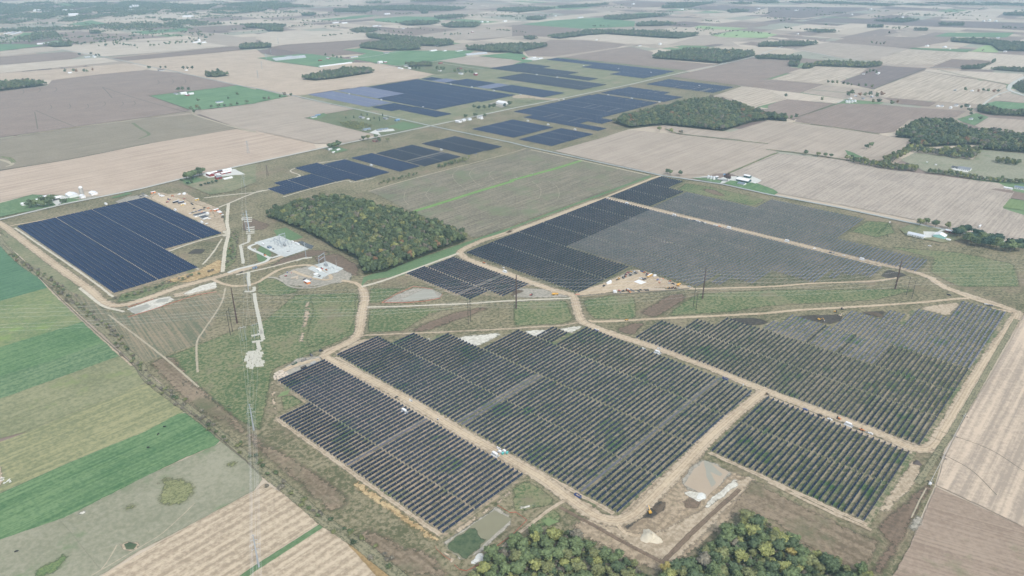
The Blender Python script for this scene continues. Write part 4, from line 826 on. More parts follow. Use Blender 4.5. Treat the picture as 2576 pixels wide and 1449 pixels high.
def tracker_geo(length, tilt, fine=True):
    """sections of glass between bearing gaps; local x along the row, local -y is the side the glass faces"""
    n = max(1, round(length / 8.6)) if fine else 1
    sec, gap = length / n, (.42 if fine else 0.0)
    c, s = math.cos(tilt), math.sin(tilt)
    V, Fq = [], []
    for i in range(n):
        x0, x1 = i * sec + gap / 2, (i + 1) * sec - gap / 2
        o = len(V)
        for x in (x0, x1):
            for u, w in ((-1, 0), (1, 0), (1, -1), (-1, -1)):
                yy, zz = u * CHORD / 2, .24 + w * .05
                V.append((x, yy * c - zz * s, HUB + yy * s + zz * c))
        Fq += [(o + a, o + b, o + d, o + e) for a, b, d, e in ((0, 4, 5, 1), (1, 5, 6, 2), (2, 6, 7, 3), (3, 7, 4, 0), (0, 1, 2, 3), (7, 6, 5, 4))]
    return np.array(V), np.array(Fq)
# blocks: (key, s0, s1, first t, last t, flat?)
BL = []
def blk(key, cols, t0, t1, flat=False):
    for a, b in cols: BL.append((key, a, b, t0, t1, flat))
A1, A2 = (338.5, 379), (380.3, 449)
blk('A', [A2], -729, -390); blk('A', [A1], -658, -390)
blk('B', [(466.8, 535.2)], -728, -288); blk('B', [(536.5, 574)], -698, -668); blk('B', [(536.5, 605)], -662.5, -288)
blk('B', [(607.2, 678)], -599, -288); blk('B', [(680, 717)], -569, -540); blk('B', [(680, 748.5)], -534, -288)
blk('D', [(610.3, 678), (680.2, 749.5)], -267, -108)
blk('C', [(768, 836.5)], -465, -108); blk('C', [(838.2, 874)], -429, -406); blk('C', [(838.2, 907)], -399, -106)
blk('C', [(909.5, 942)], -346, -336, True); blk('C', [(909.5, 978.5)], -333, -204, True); blk('C', [(909.5, 978.5)], -198, -106)
blk('C', [(981, 1050)], -274, -106, True); blk('C', [(1052, 1089)], -233, -215, True); blk('C', [(1052, 1121)], -208, -106, True); blk('C', [(1123, 1195)], -161, -104, True)
blk('G', [(702, 742)], -864, -722); blk('G', [(744, 804)], -861, -692)
blk('E', [(832, 900), (902, 970)], -857, -611); blk('E', [(972, 1041), (1043, 1112), (1114, 1179), (1181, 1250)], -857, -749)
blk('E', [(975, 1041)], -743, -487, True); blk('E', [(1004, 1041)], -481, -463, True); blk('E', [(1043, 1112)], -743, -428, True)
blk('E', [(1114, 1179)], -743, -357, True); blk('E', [(1149, 1179)], -351, -340, True); blk('E', [(1181, 1250)], -743, -322, True); blk('E', [(1195, 1250)], -316, -298, True)
blk('F', [(1267, 1335)], -857, -757); blk('F', [(1337, 1405)], -857, -757); blk('F', [(1407, 1474)], -857, -802)
blk('F', [(1267, 1335)], -751, -252, True); blk('F', [(1337, 1405)], -751, -404, True); blk('F', [(1407, 1480)], -594, -404, True)
blk('L', [(351, 418.6), (420, 486.4)], -1590, -1141); blk('L', [(487.4, 555), (556.4, 595)], -1590, -1266)
blk('M', [(804, 871)], -1452, -1392); blk('M', [(838, 871)], -1482, -1456); blk('M', [(873, 939)], -1482, -1390); blk('M', [(941, 1005)], -1557, -1390); blk('M', [(972, 1005)], -1388, -1362); blk('M', [(1007, 1072)], -1534, -1362)
blk('M', [(1091, 1157)], -1533, -1348); blk('M', [(1163, 1225), (1227, 1288)], -1524, -1340); blk('M', [(1313, 1374)], -1516, -1336); blk('M', [(1376, 1437)], -1512, -1330)
# north of the county road
blk('P', [(1540, 1592), (1594, 1645)], -2397, -2046, True); blk('P', [(1660, 1728), (1730, 1790)], -2385, -2152, True); blk('P', [(1660, 1728), (1730, 1790), (1792, 1860)], -2146, -1840)
blk('P', [(1792, 1860), (1862, 1930), (1932, 2000), (2002, 2042)], -2365, -1850); blk('P', [(1862, 1930), (1932, 2000), (2002, 2045)], -1846, -1826)
blk('P', [(1548, 1645)], -2030, -1932); blk('P', [(1580, 1650)], -1926, -1750)
blk('P', [(2062, 2125)], -2362, -2300); blk('P', [(2062, 2140)], -2296, -2230, True); blk('P', [(2064, 2190)], -2224, -2060); blk('P', [(2070, 2195)], -2054, -1990, True); blk('P', [(2075, 2200)], -1984, -1720)
blk('Q', [(2470, 2550), (2552, 2620), (2622, 2700)], -2360, -2200); blk('Q', [(2480, 2550), (2552, 2640)], -2195, -1990); blk('Q', [(2490, 2560)], -1985, -1830)
blk('Q', [(2290, 2370), (2372, 2460)], -2150, -1715)
blk('R', [(2870, 2950)], -2360, -1700); blk('R', [(2780, 2868)], -2080, -1690); blk('R', [(2690, 2778)], -1860, -1694)
blk('V', [(2570, 2650), (2652, 2740)], -1600, -1310)
blk('U', [(1812, 1880), (1882, 1950), (1952, 2020), (2022, 2090), (2092, 2160), (2162, 2230)], -1625, -1355); blk('U', [(1764, 1810)], -1540, -1255); blk('U', [(1852, 1920)], -1352, -1300)
blk('U', [(2232, 2266)], -1615, -1360); blk('U', [(2290, 2360), (2362, 2420)], -1620, -1350); blk('U', [(2422, 2472)], -1615, -1436)
blk('U', [(1535, 1600), (1602, 1660), (1662, 1716)], -1542, -1382); blk('U', [(1530, 1600), (1602, 1660), (1662, 1722)], -1352, -1236)
# single rows laid flat among the tilted ones, and two tilted rows among the flat ones
FLATROW = {('A', -534), ('A', -528), ('B', -505), ('B', -499), ('B', -333)}
def row_flat(key, s0, t, flat):
    if key == 'A' and abs(t + 534) < 2.9: return True
    if key == 'B' and (abs(t + 505) < 2.9 or abs(t + 499) < 2.9) and s0 < 605: return True
    if key == 'B' and abs(t + 333) < 2.9: return True
    if key == 'C' and 905 < s0 < 912 and (abs(t + 285) < 2.9 or abs(t + 243) < 2.9): return False
    if key == 'D' and False: return True
    if key == 'G' and abs(t + 744) < 2.9: return True
    if key == 'M' and s0 > 1150 and s0 < 1300 and (abs(t + 1410) < 5 or abs(t + 1395) < 2.9): return True
    if key == 'U' and s0 > 1800 and (abs(t + 1500) < 2.9 or abs(t + 1470) < 2.9 or abs(t + 1400) < 2.9) and 1 < (s0 / 70) % 3 < 2.2: return True
    if key == 'V' and s0 < 2600 and (abs(t + 1360) < 9 or abs(t + 1410) < 3 or abs(t + 1480) < 3): return True
    return flat
rows = []
for key, s0, s1, t0, t1, flat in BL:
    base = {'A': -729, 'B': -728, 'C': -465, 'D': -267, 'E': -857, 'F': -857, 'G': -864, 'L': -1590}.get(key, t0)
    k0 = math.ceil((t0 - base) / PITCH_T - 0.25)
    while base + k0 * PITCH_T <= t1 + .6:
        t = base + k0 * PITCH_T
        rows.append((key, s0, s1, t, row_flat(key, s0, t, flat)))
        k0 += 1
rows = [r + (S((r[1] + r[2]) / 2, r[3]).length,) for r in rows]
# the 300 nearest rows are objects of their own; all the rows beyond them are one mass
order_ = sorted(range(len(rows)), key=lambda i: (rows[i][5] ** 2 + CAM_H ** 2) / max(20, rows[i][2] - rows[i][1]))
near = set(order_[:300])
_tm = {}
def tracker_parts(L_, flat):
    k = (round(L_, 1), flat)
    if k in _tm: return _tm[k]
    V, Fq = tracker_geo(L_, 0.06 if flat else TILT)
    me = bpy.data.meshes.new('panel_table'); me.from_pydata(V.tolist(), [], Fq.tolist())
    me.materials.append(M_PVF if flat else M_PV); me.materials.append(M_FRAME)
    mi = np.tile(np.array([0, 1, 1, 1, 1, 1]), len(Fq) // 6); me.polygons.foreach_set('material_index', mi.astype(np.int32)); me.update()
    tb = MB(); tb.tube((-.5, 0, HUB - .06), (L_ + .5, 0, HUB - .06), .075, n=5)
    tube = tb.mesh('torque_tube', M_STEEL)
    ps = MB(); ps.box((0, 0, HUB / 2 - .35), (.16, .14, HUB + .55)); ps.box((0, 0, HUB - .06), (.22, .3, .24))
    post = _tm.setdefault('post', ps.mesh('post', M_STEEL))
    _tm[k] = (me, tube, post)
    return _tm[k]
BDESC = {'A': ('block by the pond', 'pond'), 'B': ('large middle block', 'road bend'), 'C': ('wide right block', 'stubble field'), 'D': ('small corner block', 'stubble field')}
bycol = {}
for i in sorted(near): bycol.setdefault((rows[i][0], rows[i][1]), []).append(i)
cols_of = {}
for (k, s0) in bycol: cols_of.setdefault(k, []).append(s0)
for (key, s0), idx in bycol.items():
    idx.sort(key=lambda i: -rows[i][3])
    ci = sorted(cols_of[key]).index(s0) + 1
    where, mark = BDESC.get(key, ('upper block', 'yard'))
    for n, i in enumerate(idx):
        _, a, b, t, flat, _ = rows[i]
        look = 'flat grey' if flat else 'tilted blue'
        lab = '%s solar row, %s from the %s, %s column of the %s' % (look, ordinal(n + 1), mark, ordinal(ci), where)
        p = S(a, t)
        o = thing('solar_tracker', lab, 'solar panels', (p.x, p.y, ZT), ROWANG, 'solar tracker rows of the ' + where)
        o.rotation_euler[0] = R(random.gauss(0, 1.3))
        me, tube, post = tracker_parts(b - a, flat)
        put('panel_table', me, o); put('torque_tube', tube, o)
        nn = max(3, round((b - a) / 17) + 1)
        for j in range(nn): put('post', post, o, (.3 + j * (b - a - .6) / (nn - 1), 0, 0))
VV, FF, MI, nv = [], [], [], 0
for i, (key, a, b, t, flat, d) in enumerate(rows):
    if i in near: continue
    V, Fq = tracker_geo(b - a, (.35 if flat and key == 'P' else 0.06 if flat else TILT) + random.uniform(-.015, .015), fine=True)
    c, s = math.cos(ROWANG), math.sin(ROWANG); p = S(a, t)
    W = np.stack([V[:, 0] * c - V[:, 1] * s + p.x, V[:, 0] * s + V[:, 1] * c + p.y, V[:, 2] + ZT], 1)
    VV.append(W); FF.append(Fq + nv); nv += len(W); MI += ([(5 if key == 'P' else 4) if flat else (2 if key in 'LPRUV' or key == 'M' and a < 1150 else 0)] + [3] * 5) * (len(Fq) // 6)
    tb = MB(); tb.box(((b - a) / 2, 0, HUB - .08), (b - a + 1.2, .15, .15))
    for x in (-.3, (b - a) / 2, b - a + .3): tb.box((x, 0, HUB / 2 + .1), (.18, .16, HUB + .1))
    V = np.array(tb.v); W = np.stack([V[:, 0] * c - V[:, 1] * s + p.x, V[:, 0] * s + V[:, 1] * c + p.y, V[:, 2] + ZT], 1)
    VV.append(W); FF.append(np.array(tb.f) + nv); nv += len(W); MI += [1] * len(tb.f)
FQ = np.concatenate(FF)
arr = big_mesh('solar_array', np.concatenate(VV), FQ, M_PV)
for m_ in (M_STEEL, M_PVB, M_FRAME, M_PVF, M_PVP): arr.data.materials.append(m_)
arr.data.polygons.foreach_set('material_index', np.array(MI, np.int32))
tag(arr, 'many more rows of dark blue solar panels stretching away over the farther fields', 'solar panels', None, 'stuff')
print('tracker rows', len(rows))
# ------------------------------------------------------------ trees
M_LEAF = bpy.data.materials.new('foliage'); M_LEAF.use_nodes = True
def leafmat():
    nt = M_LEAF.node_tree; N, L = nt.nodes, nt.links; p = N['Principled BSDF']
    p.inputs['Roughness'].default_value = .75; p.inputs['Specular IOR Level'].default_value = .15
    at = N.new('ShaderNodeAttribute'); at.attribute_name = 'tint'
    geo = N.new('ShaderNodeNewGeometry')
    n = N.new('ShaderNodeTexNoise'); n.inputs['Scale'].default_value = .55; n.inputs['Detail'].default_value = 3; L.new(geo.outputs['Position'], n.inputs['Vector'])
    mr = N.new('ShaderNodeMapRange'); mr.inputs[1].default_value = .3; mr.inputs[2].default_value = .7; mr.inputs[3].default_value = .68; mr.inputs[4].default_value = 1.34
    L.new(n.outputs['Fac'], mr.inputs[0])
    v = N.new('ShaderNodeVectorMath'); v.operation = 'SCALE'; L.new(at.outputs['Color'], v.inputs[0]); L.new(mr.outputs[0], v.inputs['Scale'])
    L.new(v.outputs[0], p.inputs['Base Color'])
leafmat()
M_BARK = mat('bark', (.13, .11, .09), rough=.95, vary=.3, vscale=1.2)
M_PALEBARK = mat('pale_bark', (.42, .40, .36), rough=.9)
TINTS = {'dark': (.066, .094, .048), 'green': (.098, .132, .060), 'olive': (.138, .152, .068), 'lime': (.19, .205, .075), 'yellow': (.25, .215, .075), 'rust': (.19, .115, .065), 'grey': (.15, .14, .105), 'maroon': (.075, .05, .042), 'fir': (.03, .058, .038)}
def quadleaf(P, Nn, size, rng):
    """one leaf clump per point: a small bent quad facing roughly outward"""
    n = len(P)
    Nn = Nn + rng.normal(0, .45, (n, 3)); Nn /= np.linalg.norm(Nn, axis=1)[:, None]
    A = np.cross(Nn, rng.normal(0, 1, (n, 3))); A /= np.linalg.norm(A, axis=1)[:, None]
    B = np.cross(Nn, A)
    s1 = size * rng.uniform(.6, 1.25, (n, 1)); s2 = size * rng.uniform(.5, 1.0, (n, 1))
    V = np.stack([P - A * s1 - B * s2 * .6, P + A * s1 * .8 - B * s2, P + A * s1 + B * s2 * .7, P - A * s1 * .7 + B * s2], 1).reshape(-1, 3)
    return V, np.arange(4 * n).reshape(n, 4)
def blob(c, r, nu=7, nv=4, sq=1.0):
    V, F_ = [], []
    for j in range(nv + 1):
        th = math.pi * (j + .02) / (nv + .04)
        for i in range(nu):
            ph = 2 * math.pi * (i + .5 * (j % 2)) / nu
            V.append((c[0] + r * math.sin(th) * math.cos(ph), c[1] + r * math.sin(th) * math.sin(ph), c[2] + sq * r * math.cos(th)))
    for j in range(nv):
        for i in range(nu): F_.append((j * nu + i, (j + 1) * nu + i, (j + 1) * nu + (i + 1) % nu, j * nu + (i + 1) % nu))
    return np.array(V), np.array(F_)
def crown_tpl(kind, lobes, per, leaf, seed, core=(7, 4)):
    """crown of a tree 15 m tall and about 9.6 m wide; returns vertices and quads"""
    rng = np.random.default_rng(seed)
    VV, FF, n = [], [], 0
    def add(V, F_):
        nonlocal n
        VV.append(V); FF.append(F_ + n); n += len(V)
    if kind == 'fir':
        for k in range(lobes):
            z = 1.5 + 12.5 * k / lobes; r = 3.4 * (1 - k / lobes) ** .85 + .25
            ph = rng.uniform(0, 6.28, per); rr = r * rng.uniform(.55, 1.05, per)
            P = np.stack([rr * np.cos(ph), rr * np.sin(ph), z + .9 - rr * .25 + rng.normal(0, .25, per)], 1)
            N_ = np.stack([np.cos(ph), np.sin(ph), np.full(per, .7)], 1)
            add(*quadleaf(P, N_, leaf * (.45 + .55 * r / 3.6), rng))
        if core:
            V, F_ = blob((0, 0, 0), 1, core[0], 4); V = V * (2.0, 2.0, 6.0) + (0, 0, 7); V[:, :2] *= np.clip(1.35 - V[:, 2:] / 15, .15, 1.2); add(V, F_)
        return np.concatenate(VV), np.concatenate(FF)
    H0, RZ, RX = (9.3, 4.6, 3.6) if kind == 'broad' else (9.0, 5.6, 2.6)
    for k in range(lobes):
        u = rng.normal(0, 1, 3); u /= np.linalg.norm(u); u[2] = abs(u[2]) * 1.0 - .28
        c = np.array([u[0] * RX, u[1] * RX, H0 + u[2] * RZ]) * rng.uniform(.72, 1.05)
        c[2] = max(c[2], 4.2)
        r = rng.uniform(1.5, 2.5) * (1.0 if kind == 'broad' else .85)
        q = rng.normal(0, 1, (per, 3)); q /= np.linalg.norm(q, axis=1)[:, None]; q[:, 2] = np.where(q[:, 2] < -.35, -q[:, 2], q[:, 2])
        add(*quadleaf(c + q * r * rng.uniform(.8, 1.08, (per, 1)), q, leaf, rng))
        if core and core[1] > 3: add(*blob(c, r * .8, core[0] - 1, 3))
    if core: add(*blob((0, 0, H0 - .3), RX * .95, core[0], core[1], RZ / RX * .8))
    return np.concatenate(VV), np.concatenate(FF)
def trunk_mb(kind, seed):
    rng = random.Random(seed); m = MB()
    h = 12.5 if kind == 'fir' else 8.5
    m.tube((0, 0, -.3), (.1, .05, h * .5), .34, .24, 7); m.tube((.1, .05, h * .5), (0, .1, h), .24, .08, 6)
    if kind != 'fir':
        for k in range(6):
            a = k * 1.05 + rng.random(); z = 3.6 + .75 * k
            m.tube((.05, .03, z), (math.cos(a) * (2.6 - .15 * k), math.sin(a) * (2.6 - .15 * k), z + 2.4), .13, .04, 5)
    return m
TREE_N = [0]
_tree_mesh = {}
def tree_meshes(kind, tint, var):
    k = (kind, tint, var)
    if k in _tree_mesh: return _tree_mesh[k]
    if ('t', kind, var % 2) not in _tree_mesh: _tree_mesh[('t', kind, var % 2)] = trunk_mb(kind, var % 2).mesh('trunk', M_BARK)
    if ('g', kind, var) not in _tree_mesh:
        _tree_mesh[('g', kind, var)] = crown_tpl(kind, 16, 20, .62, 100 + var) if kind != 'fir' else crown_tpl(kind, 12, 22, .95, 50 + var)
    V, F_ = _tree_mesh[('g', kind, var)]
    me = bpy.data.meshes.new('crown'); me.from_pydata(V.tolist(), [], F_.tolist())
    rng = np.random.default_rng(var * 7 + len(tint)); col = np.ones((len(V), 4)); col[:, :3] = 1.22 * np.array(TINTS[tint]) * np.repeat(rng.uniform(.85, 1.18, (len(V) // 4 + 1, 1)), 4, 0)[:len(V)]
    a = me.color_attributes.new('tint', 'FLOAT_COLOR', 'POINT'); a.data.foreach_set('color', col.astype(np.float32).ravel())
    me.materials.append(M_LEAF); me.update()
    _tree_mesh[k] = (me, _tree_mesh[('t', kind, var % 2)])
    return _tree_mesh[k]
def tree(p, kind, tint, h, label, group=None, wide=1.0):
    TREE_N[0] += 1; var = TREE_N[0] % 4
    cm, tm = tree_meshes(kind, tint, var)
    o = thing('fir_tree' if kind == 'fir' else 'tree', label, 'tree', (p.x, p.y, .1), random.uniform(0, 6.28), group)
    s = h / 15.0; o.scale = (s * wide, s * wide, s)
    put('crown', cm, o); put('trunk', tm, o)
    return o
def inside(poly, P):
    x, y = P[:, 0], P[:, 1]; r = np.zeros(len(P), bool); n = len(poly)
    for i in range(n):
        (x1, y1), (x2, y2) = poly[i], poly[i - 1]
        c = ((y1 > y) != (y2 > y)) & (x < (x2 - x1) * (y - y1) / (y2 - y1 + 1e-12) + x1)
        r ^= c
    return r
def scatter(poly, gap, rng):
    A_ = np.array(poly); mn, mx = A_.min(0), A_.max(0)
    gx, gy = np.meshgrid(np.arange(mn[0], mx[0] + gap, gap), np.arange(mn[1], mx[1] + gap, gap * .87))
    gx = gx + (np.arange(gx.shape[0])[:, None] % 2) * gap / 2
    P = np.stack([gx.ravel(), gy.ravel()], 1) + rng.uniform(-.33, .33, (gx.size, 2)) * gap
    return P[inside(poly, P)]
TPL = {}
def tpls(lod):
    if lod not in TPL:
        spec = {0: (12, 9, .85, (7, 4)), 1: (8, 5, 1.15, (6, 3)), 2: (5, 3, 1.7, (5, 3)), 3: (3, 2, 2.4, (5, 3))}[lod]
        TPL[lod] = [crown_tpl(('broad', 'broad', 'tall')[i % 3], spec[0], spec[1], spec[2], 900 + 10 * lod + i, spec[3]) for i in range(5)]
    return TPL[lod]
def mass(P, lod, hmean, mix, rng, hsd=.22, wide=1.0):
    """many crowns at the spots P as plain arrays"""
    VV, FF, CC, n = [], [], [], 0
    names = [m for m, w in mix]; w = np.array([q for m, q in mix], float); w /= w.sum()
    T_ = tpls(lod)
    for x, y in P:
        V, F_ = T_[rng.integers(len(T_))]
        h = hmean * (1 + rng.normal(0, hsd)); s = max(.35, h / 15.0); a = rng.uniform(0, 6.28); ww = wide * rng.uniform(.85, 1.2)
        c, d = math.cos(a) * s * ww, math.sin(a) * s * ww
        VV.append(np.stack([V[:, 0] * c - V[:, 1] * d + x, V[:, 0] * d + V[:, 1] * c + y, V[:, 2] * s], 1)); FF.append(F_ + n); n += len(V)
        t = np.array(TINTS[names[rng.choice(len(w), p=w)]]) * rng.uniform(.84, 1.16)
        col = np.ones((len(V), 4)); col[:, :3] = t * np.repeat(rng.uniform(.9, 1.1, (len(V) // 4 + 1, 1)), 4, 0)[:len(V)]
        CC.append(col)
    return VV, FF, CC
def wood(label, pts, lod, gap, h, mix, name='woodland', floor=True, seed=0, wide=1.0, ragged=False):
    poly = [tuple(G(*q))[:2] for q in pts]
    rng = np.random.default_rng(300 + seed + int(abs(poly[0][0])))
    P = scatter(poly, gap, rng)
    if ragged:                # broken by clearings
        from mathutils import noise as MN
        P = np.array([q for q in P if MN.fractal(Vector((q[0] / 260, q[1] / 420, 4.2)), 1.0, 2.0, 3) > -.12])
    if not len(P): return
    if floor: patch('woodland_floor', pts, L_WOODF, 1.5)
    VV, FF, CC = mass(P, lod, h, mix, rng, wide=wide)
    o = big_mesh(name, np.concatenate(VV), np.concatenate(FF), M_LEAF, np.concatenate(CC))
    tag(o, label, 'woodland', None, 'stuff')
    WOODS.append(len(P))
    return o
WOODS = []
MIX_OCT = [('dark', 6), ('green', 5), ('olive', 1.8), ('lime', .5), ('grey', .8), ('rust', .12), ('yellow', .06)]
MIX_DARK = [('dark', 5), ('green', 4), ('olive', 1.5), ('grey', .8), ('rust', .25)]
MIX_PALE = [('green', 3), ('olive', 3), ('lime', 2), ('dark', 1.5), ('grey', 1)]
MIX_FAR = [('dark', 4), ('green', 4), ('olive', 1.5), ('grey', 1)]
wood('dense autumn wood of mixed green and rusty crowns beside the white substation pad',
     T(1, 1, (95, 735), (330, 655), (620, 590), (790, 560), (900, 580), (1200, 650), (1480, 730), (1700, 790), (1990, 900), (2130, 960), (2060, 1000), (1640, 1150), (1300, 1290), (1090, 1322), (1050, 1240), (1070, 1190), (900, 1110), (560, 920), (220, 775)), 0, 7.2, 16, MIX_OCT)
wood('dense dark wood beyond the upper solar blocks, edged by pale stubble on the right',
     T(2, 0, (1010, 1238), (1300, 1150), (1560, 1095), (1830, 1035), (2010, 1015), (2210, 1060), (2450, 1140), (2576, 1175)) + T(3, 0, (180, 1195), (190, 1225), (0, 1210)) + T(2, 0, (2420, 1230), (2120, 1325), (1800, 1290), (1540, 1262), (1180, 1290)), 0, 8.2, 18, MIX_DARK + [('olive', 2)])
wood('dark wood at the right edge behind the grey roofed house and its pasture',
     T(3, 0, (1275, 1385), (1450, 1275), (1560, 1235), (1850, 1250), (2100, 1360), (2250, 1345), (2700, 1400), (2700, 1449)) + T(3, 1, (2700, 100), (2150, 62), (2130, 10), (1860, 20), (1500, 40), (1420, 0)) + T(3, 0, (1490, 1405)), 0, 8.6, 17, MIX_DARK)
for lab, pts, gap, h in (
    ('thick leafy hedgerow along the lower edge of the pale right stubble field', T(3, 1, (830, 160), (1000, 190), (1250, 225), (1500, 260), (1500, 285), (1250, 270), (1000, 225), (820, 190)), 8, 12),
    ('tree belt curving up from the right hedgerow toward the dark wood', T(3, 1, (1120, 215), (1180, 160), (1300, 110), (1400, 40), (1480, 45), (1400, 110), (1280, 180), (1180, 240)), 8, 13),
    ('belt of mixed green and orange trees along the top of the house pasture', T(3, 1, (1440, 55), (1800, 95), (1880, 60), (2140, 60), (2120, 120), (2050, 165), (1900, 150), (1800, 135), (1450, 85)), 8.5, 14),
    ('pale bushy hedgerow running behind the grey roofed house', T(3, 1, (1600, 275), (1830, 295), (2150, 355), (2600, 390), (2600, 412), (2150, 380), (1830, 325), (1600, 300)), 8, 10),
    ('small dark thicket in the pasture near the right edge', T(3, 1, (2285, 180), (2400, 165), (2540, 200), (2500, 225), (2300, 200)), 8, 11),
    ('ragged pale green hedgerow beside the middle solar blocks', T(1, 1, (1810, 250), (1900, 215), (2100, 160), (2150, 150), (2150, 170), (1900, 240), (1830, 265)), 8, 10),
    ('low bushes along the farm track below the middle solar block', T(1, 1, (1210, 415), (1340, 370), (1480, 330), (1620, 300), (1620, 318), (1480, 352), (1340, 400), (1220, 425)), 9, 7)):
    wood(lab, pts, 0, gap, h, MIX_PALE, 'hedgerow', False)
